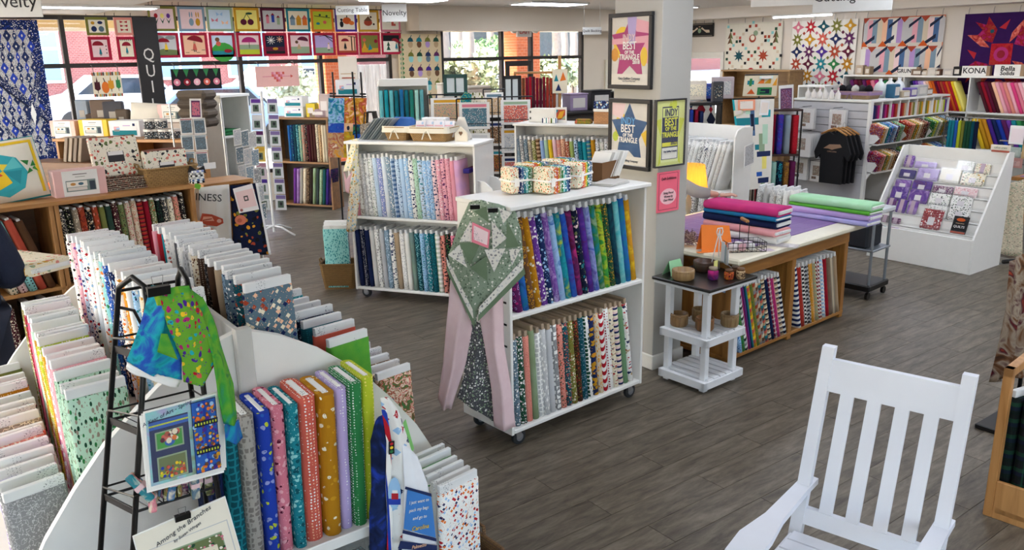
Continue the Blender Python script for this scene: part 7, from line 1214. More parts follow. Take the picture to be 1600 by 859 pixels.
# ================================================================ black rack with batik quilt, teal bolts
at = Vd((5.25, 9.7, 0), R(62)); qo = at(545, 245); qo.z = .9; q = thing('hanging_quilt', 'batik patchwork quilt of blue, peach and gold squares on black rack', 'quilt', qo)
def gridquilt(corners, nx, nz, cols):
    pol = []
    for i in range(nx):
        for j in range(nz): pol.append((cols[j][i], rect(i/nx+.005, j/nz+.005, (i+1)/nx-.005, (j+1)/nz-.005)))
    return pol
sheetpoly('quilt_backing', [(513, 246), (570, 246), (573, 153), (513, 153)], at, mat('8a6a50', .8), q, qo, th=.012)
onquad('patchwork', [(513, 246), (570, 246), (573, 153), (513, 153)], at, [('batik amber tan rust cream', rect(0, 0, .62, .42)), ('batik lime gold olive', rect(.42, .0, .75, .44)), ('batik blue royal sky', rect(0, .42, .42, .58)), ('batik teal navy green', rect(.65, .38, 1, .56)), ('batik blue teal sky royal', rect(0, .58, .42, 1)), ('batik salmon rust gold peach', rect(.42, .56, 1, 1)), ('batik royal blue', rect(.7, .2, 1, .4)), ('batik peach tan', rect(.42, .44, .66, .58)), ('midnight', circ(.53, .5, .04, 8))], q, qo, .002)
t = thing('wire_rack', 'black metal stand behind the batik quilt', 'wire rack', at(545, 300, .3)*1.0); o_ = t.location.copy(); o_.z = 0; t.location = o_
for px in (522, 553, 566): p = at(px, 152, .12 if px != 553 else .0)-o_; MB().tube([(p.x, p.y, 0), (p.x, p.y, p.z+.32)], .012, 6).build('upright', BLK, t)
MB().tube([at(515, 150, .03)-o_, at(572, 151, .03)-o_], .012, 6).build('cross_bar', BLK, t); MB().tube([at(515, 146, .2)-o_, at(572, 147, .2)-o_], .012, 6).build('cross_bar', BLK, t); MB().rbox(-.35, .35, -.1, .1, .0, .03, .005).build('base', BLK, t)
p = at(544, 149, .1); t = thing('kit_box', 'white boxed kit with teal label on top of the black stand', 'box', p, R(-28)); kitbox(t, .30, .14, .20)
t = thing('paper_sign', 'tall cream notice with rust lettering behind the black stand', 'sign', at(545, 130, .2), R(-28)); panel('sheet', .24, .34, [('rust', rect(.15, .18, .85, .22)), ('dbrown', rect(.15, .06, .85, .10)), ('tan', rect(.1, .34, .9, .37))], t, .004, 'e4dcd0', (-.12, 0, 0)); MB().rbox(-.1, .1, -.03, .03, -.02, 0, .003).build('foot', BLK, t)
for k in range(5): a = at(578+1.5*k, 215, .06*k); t = thing('tote_bag', 'patterned tote bag hanging right of the batik quilt, %s from front' % ORD[k], 'bag', Vector((a.x, a.y, .9)), R(-28), 'tote bags'); MB().rbox(-.12, .12, -.03, .03, 0, .5, .03).build('bag_body', fab(['floral taupe cream black', 'floral grey white moss', 'vine beige dbrown', 'floral charcoal cream', 'leaf tan cream'][k]), t); MB().tube([(-.07, 0, .48), (-.05, 0, .64), (.05, 0, .64), (.07, 0, .48)], .01, 6).build('strap', mat('3a3430'), t)
at = Vd((5.9, 10.6, 0), R(60)); o_ = at(632, 190); un = thing('bolt_stand', 'white shelf of teal bolts in front of the acorn quilt', 'shelf', Vector((o_.x, o_.y, 0)), R(-30)); bz = at(632, 196).z
MB().rbox(-.36, .36, -.15, .15, bz-.03, bz, .003).build('shelf', WP, un); MB().rbox(-.36, .36, .13, .15, 0, bz+.62, .003).build('back_panel', WP, un); MB().rbox(-.33, .36, -.14, .14, bz+.56, bz+.66, .003).build('top_box', WP, un)
for x in (-.36, .34): MB().rbox(x, x+.02, -.15, .15, 0, bz+.56, .003).build('side_panel', WP, un)
row(['solid turquoise aqua', 'solid teal turquoise', 'solid aqua turquoise', 'solid teal dteal', 'solid blue teal', 'solid dteal teal', 'solid green teal', 'solid aqua mint', 'solid teal aqua'], loc2(o_, R(-30), -.31, -.06, bz+.003), loc2(o_, R(-30), .26, -.06, bz+.003), R(60), 'white shelf before acorn quilt', 'teal bolts', 'left', h=.5, lod=0)
# ================================================================ crowded middle ground: pattern racks, counter, red bolts
def pattern_rack(label, px, Y, w, zt, rows_, pref, seed):
    p = YW(px, 200, Y); t = thing('pattern_rack', label, 'pattern rack', (p.x, Y, 0), R(-35)); rnd = random.Random(seed)
    for x in (-w/2, w/2): MB().tube([(x, 0, 0), (x, 0, zt)], .010, 6).build('upright', BLK, t)
    MB().tube([(-w/2, 0, zt), (w/2, 0, zt)], .010, 6).build('top_bar', BLK, t); MB().rbox(-w/2-.05, w/2+.05, -.2, .2, 0, .03, .005).build('base', BLK, t)
    h = (zt-.2)/rows_
    for r_ in range(rows_):
        z = zt-(r_+1)*h; MB().tube([(-w/2, -.02, z), (-w/2, -.08, z+.08), (w/2, -.08, z+.08), (w/2, -.02, z)], .005, 5).tube([(-w/2, -.03, z+.01), (w/2, -.03, z+.01)], .005, 5).build('wire_pocket', BLK, t)
        for i in range(3):
            c = rnd.sample(['coral', 'teal', 'slate', 'tan', 'rose', 'sage', 'gold', 'navy', 'brown', 'lgrey', 'cream', 'periwinkle'], 4)
            o_ = thing('pattern_pack', '%s, row %s from top, %s from front' % (pref, ORD[r_], ORD[i]), 'pattern pack', loc2((p.x, Y), R(-35), 0, -.06+.018*i, z+.012), R(-35), 'patterns in the black racks'); o_.rotation_euler = (R(-6), 0, R(-35)); ww = w*.86
            panel('cover', ww, h*.86, [('floral %s %s %s' % tuple(c[:3]), rect(.1, .1, .9, .78)), (c[3], rect(.1, .82, .9, .93))], o_, .006, 'dcdad6', (-ww/2, 0, 0))
pattern_rack('black wire pattern rack right of the pastel rack', 742, 8.6, .44, 1.72, 4, 'quilt pattern in rack right of pastel rack', 1)
pattern_rack('black wire pattern rack with framed brown print', 806, 8.9, .46, 1.70, 4, 'quilt pattern in rack with brown print', 2)
pattern_rack('narrow black wire rack between the pattern racks', 773, 9.5, .3, 1.78, 4, 'quilt pattern in the narrow middle rack', 3)
pattern_rack('black wire rack of patterns in front of the far window', 700, 9.3, .5, 1.75, 4, 'quilt pattern in rack before far window', 4)
# long dark counter with goods
ctr = thing('sales_counter', 'long dark sales counter under the far windows', 'counter', (6.6, 10.6, 0), R(-8)); CT = mat('2c2826', .5)
MB().rbox(0, 4.2, 0, .6, 0, 1.28, .005).build('counter_body', mat('3a332e', .6), ctr); MB().rbox(-.03, 4.25, -.04, .64, 1.28, 1.32, .006).build('counter_top', CT, ctr)
for k in range(6): MB().rbox(.05+k*.7, .68+k*.7, -.012, 0, .1, 1.22, .004).build('front_panel', mat('443c36', .6), ctr)
CZ = 1.322; CP = lambda x, y: loc2((6.6, 10.6), R(-8), x, y, CZ)
for k, (x, y, w, d, h, c, lb) in enumerate(((.25, .25, .3, .2, .5, 'd0c8b8', 'tall cream cabinet of threads'), (.75, .3, .42, .3, .22, 'c4bab0', 'cream bin of folded towels'), (1.2, .28, .34, .26, .3, 'b0a89c', 'beige notion box'), (1.7, .2, .36, .24, .18, '3c3a3a', 'black organiser'), (2.1, .3, .3, .2, .34, '8a9a8a', 'sage display box'), (2.55, .26, .34, .26, .26, '9c8aa8', 'lilac display box'), (3.0, .28, .4, .3, .3, '1d1d1f', 'black receipt printer'), (3.45, .25, .4, .3, .26, '2a2a2c', 'black cash terminal'), (3.85, .28, .32, .24, .4, 'b8b4b4', 'grey framed notice box'))):
    t = thing('counter_box', lb+' on the dark sales counter', 'box', CP(x, y), R(-8)); MB().rbox(-w/2, w/2, -d/2, d/2, 0, h, .01).build('box_body', mat(c, .5, var=.1), t); MB().rbox(-w*.35, w*.35, -d/2-.004, -d/2, h*.2, h*.8, .001).build('label', boardmat('d8d4cc', c), t); MB().rbox(-w/2-.008, w/2+.008, -d/2-.008, d/2+.008, h, h+.02, .003).build('lid', mat(c, .5), t)
for k in range(4): tag(MB().rbox(-.2, .2, -.12, .12, 0, .055, .02).build('folded_towel', mat(['d0c4b4', 'c4b8a8', 'd6cabc', 'c8bcac'][k], .9, bump=.2), None, loc=CP(.75, .3)+Vector((0, 0, .24+.056*k)), rot=(0, 0, R(-8))), 'beige folded towel in the stack by the window, %s from bottom' % ORD[k], 'towel', 'beige towels')
# red bolts on a pine rail stand
at = Vd((7.55, 9.9, 0), R(52)); a, b_ = at(810, 165), at(866, 165); o_ = Vector((a.x, a.y, 0)); rzR = math.atan2(b_.y-a.y, b_.x-a.x); Lr = (b_-a).length; zb_ = at(836, 172).z; zt_ = at(836, 115).z
rs = thing('pine_stand', 'pine stand of dark red bolts in the middle distance', 'display rack', o_, rzR)
MB().rbox(-.06, Lr+.1, -.12, .12, zt_, zt_+.03, .003).build('top_rail', PINE, rs); MB().rbox(-.06, Lr+.1, -.12, .12, zb_-.03, zb_, .003).build('shelf', PINE, rs)
for x in (-.06, Lr+.06): MB().rbox(x, x+.04, -.12, .12, 0, zt_+(.25 if x > 0 else 0), .003).build('post', PINEV, rs)
row(['solid brown tan', 'floral brown rust', 'solid wine crimson', 'solid crimson red', 'solid maroon wine', 'solid crimson wine', 'solid wine maroon', 'solid maroon crimson', 'solid rust crimson', 'floral rust maroon', 'solid rust brown'], loc2(o_, rzR, .03, -.03, zb_+.003), loc2(o_, rzR, Lr, -.03, zb_+.003), rzR+R(90), 'pine stand of reds', 'red bolts', 'left', h=round(zt_-zb_-.06, 2), lod=0)
t = thing('wall_hanging', 'small cream banner with orange and blue trees on the pine stand', 'banner', loc2(o_, rzR, Lr+.08, -.16, zt_-.28), rzR); panel('banner', .22, .34, [('orange', [(.5, .5), (.9, .55), (.7, .9)]), ('navy', [(.2, .1), (.6, .1), (.4, .4)]), ('teal', [(.1, .5), (.4, .5), (.25, .8)])], t, .006, 'e6dcc4', (-.11, 0, 0))
# fat quarter cabinet, small frame and white gate-like rack
for k, (px, py, Y, w, h, c, lb) in enumerate(((800, 162, 9.8, .28, .40, '1c1a1a', 'black framed paned mirror left of red bolts'), (712, 150, 10.0, .34, .3, '2a4a44', 'dark green patterned ironing cover'))):
    p = YW(px, py, Y); t = thing('picture_frame', lb, 'frame', (p.x, Y, p.z), R(-35))
    for a in ((-w/2, -w/2+.05, 0, .03, 0, h), (w/2-.05, w/2, 0, .03, 0, h), (-w/2, w/2, 0, .03, 0, .05), (-w/2, w/2, 0, .03, h-.05, h), (-.012, .012, 0, .03, .05, h-.05)): MB().rbox(*a, .003).build('frame_bar', mat(c), t)
    MB().box(-w/2+.04, w/2-.04, .012, .018, .04, h-.04).build('pane', mat('c8d0d0', .2), t); MB().rbox(-.02, .02, .03, .06, -p.z, .02, .003).build('stand_leg', BLK, t)
t = thing('ironing_cover', 'black and lime leaf print ironing board cover left of pattern racks', 'ironing board', (6.05, 8.85, 0), R(-30)); MB().prism([(-.13, 1.1), (.13, 1.1), (.13, 1.65), (.07, 1.78), (-.07, 1.78), (-.13, 1.65)], 0, .04).build('board', fab('leaf ivory black olive .35'), t); MB().prism([(-.2, 1.25), (-.1, 1.25), (-.06, 1.76), (-.14, 1.80), (-.2, 1.72)], -.06, -.01).build('sleeve_board', fab('floral teal lime dteal'), t); MB().tube([(-.1, .02, 0), (.1, .02, 1.12)], .012, 6).tube([(.1, .02, 0), (-.1, .02, 1.12)], .012, 6).build('folding_legs', BLK, t)
# ================================================================ right of the column: class samples, tall bookcase, lamp, colourful bolts
t = thing('tall_bookcase', 'tall pine bookcase of kits against the quilt wall', 'bookcase', (12.95, 9.05, 0)); tw_, td_, th_ = 1.5, .42, 1.86
for a, nm in (((-.02, td_, -.02, tw_+.02, th_, th_+.03), 'top_board'), ((0, td_, 0, .03, 0, th_), 'upright'), ((0, td_, tw_-.03, tw_, 0, th_), 'upright'), ((td_-.02, td_, 0, tw_, 0, th_), 'back_panel'), ((0, td_, .03, tw_-.03, 1.35, 1.37), 'shelf'), ((0, td_, .03, tw_-.03, .85, .87), 'shelf'), ((0, td_, .03, tw_-.03, .35, .37), 'shelf')): MB().rbox(*a, .003).build(nm, woodmat('8a6a44', 'a58254', 2, 1), t)
t = thing('white_bookcase', 'narrow white bookcase end beside the tall pine one', 'bookcase', (12.6, 8.1, 0))
for a in ((0, .4, 0, .02, 0, 1.62), (0, .4, .5, .52, 0, 1.62), (.38, .4, 0, .5, 0, 1.62), (0, .4, 0, .52, 1.62, 1.65), (0, .4, .02, .5, 1.2, 1.22), (0, .4, .02, .5, .8, .82), (0, .4, .02, .5, .4, .42)): MB().rbox(*a, .002).build('panel', WP, t)
def class_quilt(label, corners, Y0, polys, note=None, base='e4e2da', az=40):
    at = Vd(YW(corners[0][0], corners[0][1], Y0), R(az)); c = [at(*q_) for q_ in corners]; o_ = sum(c, Vector())/4; o_.z = min(p.z for p in c); q = thing('sample_quilt', label, 'quilt', o_, 0, 'class sample quilts'); sheetpoly('quilt_backing', corners, at, mat(base, .85), q, o_, th=.012); onquad('patchwork', corners, at, polys, q, o_, .002)
    for k, (cc, pl) in enumerate(note or []): sheetpoly('class_card', [(x, y, -.03) for x, y in cc], at, mat(pl, .6), q, o_); m0 = [(sum(p[0] for p in cc)/4+(p[0]-sum(r[0] for r in cc)/4)*.75, sum(p[1] for p in cc)/4+(p[1]-sum(r[1] for r in cc)/4)*.7, -.035) for p in cc]; sheetpoly('card_print', m0, at, boardmat('e6dcd4', '6a6060'), q, o_)
    tl, tr = c[3], c[2]; MB().tube([tl-o_+Vector((0, 0, .01)), tr-o_+Vector((0, 0, .01))], .012, 6).build('hanging_bar', BLK, q); MB().tube([(tl+tr)/2-o_+Vector((.03, .05, 0)), Vector(((tl.x+tr.x)/2-o_.x+.03, (tl.y+tr.y)/2-o_.y+.05, -o_.z))], .015, 6).build('stand_pole', BLK, q); return q, at, o_
dm = lambda x, z, r, c: (c, [(x-r, z), (x, z-r*1.3), (x+r, z), (x, z+r*1.3)])
RD = [dm(.15+.35*i, .12+.25*j, (.16 if (i+j) % 2 else .07), ['crimson', 'midnight', 'red', 'navy'][(i*2+j) % 4]) for i in range(3) for j in range(4)]
class_quilt('white class sample quilt with red and navy diamonds behind the white bolts', [(1074, 215), (1118, 210), (1117, 146), (1073, 148)], 9.2, RD, [([(1074, 166), (1098, 164), (1098, 155), (1074, 156)], 'd8e4e8')])
cq = [('turquoise', rect(0, .0, .05, 1)), ('offwhite', rect(.05, 0, 1, 1)), ('teal', rect(.05, .72, .62, .80)), ('denim', rect(.4, .6, .52, .95)), ('midnight', rect(.42, .66, .5, .84)), ('sage', rect(.62, .42, .78, .62)), ('teal', rect(.5, .44, .62, .5)), ('navy', rect(.55, .36, .95, .42)), ('lemon', rect(.7, .22, .84, .36)), ('mint', rect(.72, .5, .86, .72)), ('blue', rect(.52, .14, .7, .19)), ('navy', rect(.56, .06, .92, .12)), ('sage', rect(.66, .0, .8, .06)), ('turquoise', rect(.7, .8, .92, .88)), ('sky', rect(.12, .64, .26, .72)), ('mint', rect(.3, .84, .42, .96))]
class_quilt('large pale class sample quilt with teal crosses and orange class card', [(1160, 298), (1204, 292), (1210, 154), (1144, 156)], 7.5, cq, [([(1153, 173), (1180, 172), (1180, 155), (1153, 156)], 'f0a080'), ([(1186, 180), (1200, 180), (1203, 157), (1189, 156)], 'e8e8ea'), ([(1147, 182), (1161, 178), (1160, 170), (1146, 173)], 'dcdcb8')])
class_quilt('small sampler quilt with orange trees and a green sewing machine', [(1160, 150), (1213, 150), (1216, 117), (1164, 118)], 9.6, [('teal', rect(.1, .55, .3, .75)), ('green', rect(.16, .48, .24, .85)), ('orange', [(.4, .6), (.6, .9), (.6, .6)]), ('gold', [(.6, .6), (.8, .9), (.8, .6)]), ('pumpkin', [(.12, .1), (.24, .35), (.36, .1)]), ('green', rect(.42, .05, .85, .42)), ('midnight', [(.5, .12), (.78, .12), (.78, .34), (.52, .34), (.52, .24), (.66, .24), (.66, .18), (.5, .18)]), ('amber', [(.85, .5), (.98, .9), (.98, .5)])], [([(1187, 124), (1208, 123), (1208, 118), (1187, 119)], 'c8dcd8')], base='d8ccb0')
cbx = Vector((10.15, 7.45, 0)); cbn = thing('bolt_stand', 'black two-level stand of bright bolts behind the class quilts', 'display rack', cbx, R(-38))
for z in (.06, .78, 1.42): MB().rbox(-.1, .5, -.12, .12, z-.03, z, .004).build('shelf', mat('3a2420', .6), cbn)
for x in (-.1, .48):
    for y in (-.12, .1): MB().rbox(x, x+.02, y, y+.02, 0, 1.42, .002).build('upright', BLK, cbn)
row(['floral crimson red', 'solid crimson wine', 'batik royal violet blue', 'solid steel grey', 'floral red crimson'], loc2(cbx, R(-38), -.02, -.03, .783), loc2(cbx, R(-38), .42, -.03, .783), R(52), 'upper level of black stand', 'bright bolts on the black stand', 'left', h=.56, w=.18, lod=0, t=.08)
row(['solid red crimson', 'diag lime olive gold', 'solid sage aqua', 'ring midnight teal turquoise .6', 'floral brown gold', 'solid plum wine'], loc2(cbx, R(-38), -.04, -.03, .063), loc2(cbx, R(-38), .42, -.03, .063), R(52), 'lower level of black stand', 'bright bolts on the black stand', 'left', h=.6, w=.18, lod=0, t=.075)
p = loc2(cbx, R(-38), .2, -.02, 1.422); packet('pattern_pack', 'framed purple print above the bright bolts', 'pattern pack', [(1217, 182), (1239, 181), (1240, 132), (1217, 134)], 7.3, [('plum', rect(.1, .2, .9, .9)), ('floral plum lilac rose', rect(.16, .26, .84, .84))])
for k, (px, py, Y, w, h, c, lb) in enumerate(((1085, 150, 9.6, .34, .3, 'd8cfc0', 'cream tissue pack'), (1105, 148, 9.6, .3, .24, '3c4a9a', 'blue thread box'), (1128, 148, 9.4, .34, .34, 'b4a8ac', 'printed charm pack'), (1120, 153, 9.4, .16, .3, '3a3a40', 'dark thread rack'))):
    p = G(px, py+6, 1.5); t = thing('counter_box', lb+' on the back shelf right of the column', 'box', p, R(-40)); MB().rbox(-w/2, w/2, -.08, .08, 0, h, .01).build('box_body', mat(c, .5, var=.2), t); MB().rbox(-w*.35, w*.35, -.083, -.08, h*.2, h*.8, .001).build('label', fab('floral %s cream slate' % ['cream', 'blue', 'lgrey', 'charcoal', 'salmon', 'moss'][k]), t)
t = thing('back_shelf', 'dark back shelf unit right of the column', 'shelf', (8.95, 8.9, 0), R(-40)); MB().rbox(-.5, 1.3, 0, .35, 0, .04, .004).build('base', BLK, t); MB().rbox(-.5, 1.3, 0, .35, 1.46, 1.5, .004).build('top_board', BLK, t); MB().rbox(-.5, 1.3, .0, .35, .85, .88, .004).build('shelf', BLK, t)
for x in (-.5, .4, 1.27): MB().rbox(x, x+.03, 0, .35, 0, 1.46, .003).build('upright', BLK, t)
row(['solid gold amber', 'solid plum violet', 'solid navy royal', 'solid orange rust', 'solid purple plum', 'solid royal navy', 'solid wine crimson', 'solid midnight navy'], loc2((8.95, 8.9), R(-40), .48, .1, .883), loc2((8.95, 8.9), R(-40), 1.0, .1, .883), R(50), 'dark back shelf', 'bolts on the dark back shelf', 'left', h=.5, lod=0)
# ================================================================ hanging signs
def hang_sign(s, p, w, h, az, label, size, ext_=None):
    t = thing('hanging_sign', label, 'sign', p, az); MB().rbox(-w/2, w/2, -.004, .004, 0, h, .002).build('sign_board', mat('e2e4e2', .6), t); text(s, size, mat('26262a'), t, (0, -.0055, h*.5), name='lettering', sx=1.0)
    for x in (-w*.42, w*.42): MB().tube([(x, 0, h), (x, 0, (2.87 if p.x < 2.5 and p.y > 4.5 else ZC)-p.z)], .002, 4).build('hanging_wire', WIRE, t)
def at_depth(px, py, d): r_ = ray(px, py); return Vector((r_.x*d, r_.y*d, HC+r_.z*d))
p = at_depth(14, 27, 5.6); hang_sign('Novelty', p, .44, .20, R(-28), 'white hanging Novelty sign at the top left corner', .12)
p = at_depth(617, 34, 13.2); hang_sign('Novelty', p, .40, .27, R(-38), 'white hanging Novelty sign above the acorn quilt', .12)
p = at_depth(551, 23, 12.4); hang_sign('Cutting Table', p, .50, .13, R(-34), 'white hanging Cutting Table sign in front of the small quilts', .083)
p = at_depth(1258, 8, 6.6); hang_sign('Stripes & Plaids', p, .86, .26, R(-63), 'white hanging sign above the star quilt, left of Cutting Table', .15)
p = at_depth(1330, 18, 6.2); hang_sign('Cutting Table', p, .56, .22, R(-63), 'white hanging Cutting Table sign above the striped quilt', .10)
p = at_depth(925, 54, 14.0); hang_sign('Quilt Backing', p, .32, .12, R(-38), 'small faint white sign by the far corner', .06)
t = thing('exit_sign', 'red and white EXIT sign above the glass door', 'exit sign', (9.98, 12.93, 2.56)); MB().rbox(-.17, .17, -.03, .03, 0, .2, .006).build('sign_box', mat('e8e4de', .5), t); text('EXIT', .15, mat('c8242c', .5), t, (0, -.033, .10), name='lettering', sx=.85)
for s in (-1, 1): MB().lathe([(.001, -.05), (.05, -.04), (.06, .03), (.02, .05)], 12, 0, Matrix.Translation((s*.26, -.02, .12)) @ Matrix.Rotation(PI/2, 4, 'X')).build('emergency_lamp', mat('e4e0d4', .4), t)
t = thing('security_camera', 'white dome security camera on the far corner wall', 'camera', (12.3, 12.99, 2.5)); MB().lathe([(.06, 0), (.06, .03), (.045, .06), (.02, .08)], 16, 0, Matrix.Rotation(PI/2, 4, 'X')).build('housing', mat('e2ded6', .4), t, True); MB().lathe([(.001, 0), (.03, .01), (.03, .03)], 12, 0, Matrix.Translation((0, -.07, 0)) @ Matrix.Rotation(PI/2, 4, 'X')).build('lens', mat('101012', .2), t, True)
# vertical QUILT letter board on the window post
t = thing('letter_board', 'dark vertical board with white QUILT letters on the window post', 'sign', (3.12, 12.86, 0)); MB().rbox(-.16, .16, -.03, .03, 1.15, 2.84, .006).build('board', mat('1d1a1a', .5), t)
for c, z in zip('QUILT', (2.32, 2.09, 1.87, 1.62, 1.38)): text(c, .24, mat('d8d4ce', .6), t, (.0, -.034, z), name='letter', sx=.8)
# ================================================================ quilts on the window wall
def wallq(label, x0, x1, z0, z1, polys, Y=12.90, name='wall_quilt', border=None, base='ivory', clips=True, group=None, wire=None):
    t = thing(name, label, 'quilt', (x0, Y, z0), 0, group); w, h = x1-x0, z1-z0
    panel('quilt_panel', w, h, polys, t, .012, base, border=border)
    for x in (w*.08, w*.92): MB().tube([(x, 0, h), (x, 0, h+.05), (x+.008, .0, h+.06)], .004, 5).build('clip', BLK, t)
    return t
girl = lambda x, z, c, s=1.: [(c, [(x-.07*s, z), (x+.07*s, z), (x+.03*s, z+.22*s), (x-.03*s, z+.22*s)]), ('tan', circ(x, z+.25*s, .04*s, 8)), ('black', rect(x-.04*s, z-.06*s, x-.01*s, z)), ('black', rect(x+.01*s, z-.06*s, x+.04*s, z))]
umb = lambda x, z, r, c='crimson', tilt=0.: [(c, [(x+r*math.cos(a+tilt), z+r*.75*math.sin(a+tilt)) for a in [PI*i/10 for i in range(11)]])]
frame_ = lambda c, b=.1: [(c, rect(0, 0, 1, b)), (c, rect(0, 1-b, 1, 1)), (c, rect(0, b, b, 1-b)), (c, rect(1-b, b, 1, 1-b))]
UPM = [('lemons and blue birds', 'olive', 'ivory', [('gold', circ(.32, .68, .09)), ('navy', circ(.65, .7, .12, 10, .09)), ('navy', circ(.35, .35, .13, 10, .16)), ('slate', circ(.68, .35, .13, 10, .16))]), ('red butterflies', 'salmon', 'cream', [('red', [(.5, .75-.22*k), (.3, .82-.22*k), (.32, .68-.22*k)]) for k in range(3)]+[('red', [(.5, .75-.22*k), (.7, .82-.22*k), (.68, .68-.22*k)]) for k in range(3)]),
 ('three tulips', 'olive', 'blush', [(c, circ(x, .62, .07, 8, .1)) for x, c in ((.28, 'red'), (.5, 'lemon'), (.72, 'purple'))]+[('dgreen', [(x-.09, .55), (x, .3), (x+.09, .55), (x, .4)]) for x in (.28, .5, .72)]), ('two rabbits', 'steel', 'blush', [(c, circ(x, .38, .09, 10, .16)) for x, c in ((.48, 'steel'), (.72, 'gold'))]+[(c, circ(x+d, .68, .025, 8, .12)) for x, c in ((.48, 'steel'), (.72, 'gold')) for d in (-.04, .04)]), ('pastel butterflies', 'sage', 'pale', [(c, [(x, z), (x-.13, z+.11), (x-.11, z-.06)]) for x, z, c in ((.5, .7, 'sky'), (.3, .45, 'rose'), (.68, .35, 'peach'))]+[(c, [(x, z), (x+.13, z+.11), (x+.11, z-.06)]) for x, z, c in ((.5, .7, 'sky'), (.3, .45, 'rose'), (.68, .35, 'peach'))]), ('two cherries', 'gold', 'lemon', [('wine', circ(.36, .4, .13)), ('wine', circ(.64, .4, .13)), ('dgreen', bar(.36, .5, .5, .75, .025)), ('dgreen', bar(.64, .5, .5, .75, .025)), ('dgreen', circ(.6, .76, .14, 8, .05))]), ('three firecrackers', 'wine', 'lgrey', [(c, rect(x-.06, z, x+.06, z+.3)) for x, z, c in ((.28, .35, 'rose'), (.5, .4, 'royal'), (.72, .3, 'sage'))]+[('crimson', [(x-.08, z), (x+.08, z), (x, z+.1)]) for x, z in ((.28, .65), (.5, .7), (.72, .6))]), ('birdhouses', 'teal', 'cream', [(c, rect(x-.1, .28, x+.1, .55)) for x, c in ((.26, 'steel'), (.52, 'gold'), (.78, 'orange'))]+[(c, [(x-.13, .55), (x+.13, .55), (x, .74)]) for x, c in ((.26, 'slate'), (.52, 'amber'), (.78, 'coral'))]), ('bird on a twig', 'orange', 'lime', [('dbrown', bar(.15, .7, .85, .62, .03)), ('teal', circ(.3, .36, .09, 8, .06)), ('coral', circ(.6, .42, .08)), ('dgreen', circ(.4, .74, .05)), ('dgreen', circ(.7, .7, .05))]), ('pumpkins and black cat', 'violet', 'ivory', [('pumpkin', circ(.55, .5, .2, 12, .16)), ('orange', circ(.76, .4, .13, 10, .1)), ('black', circ(.3, .34, .09, 8, .15)), ('black', circ(.3, .54, .06)), ('dgreen', rect(.53, .64, .58, .74))]), ('acorn and leaves', 'gold', 'cream', [('rust', circ(.48, .42, .2, 12, .15)), ('brown', [(.28, .5), (.68, .5), (.5, .72)]), ('dbrown', circ(.75, .35, .05)), ('dbrown', circ(.62, .68, .05))]), ('stockings', 'rose', 'ivory', [('green', rect(.3, .5, .42, .8)), ('green', rect(.3, .45, .52, .55)), ('coral', rect(.55, .35, .67, .62)), ('coral', rect(.55, .28, .76, .38))])]
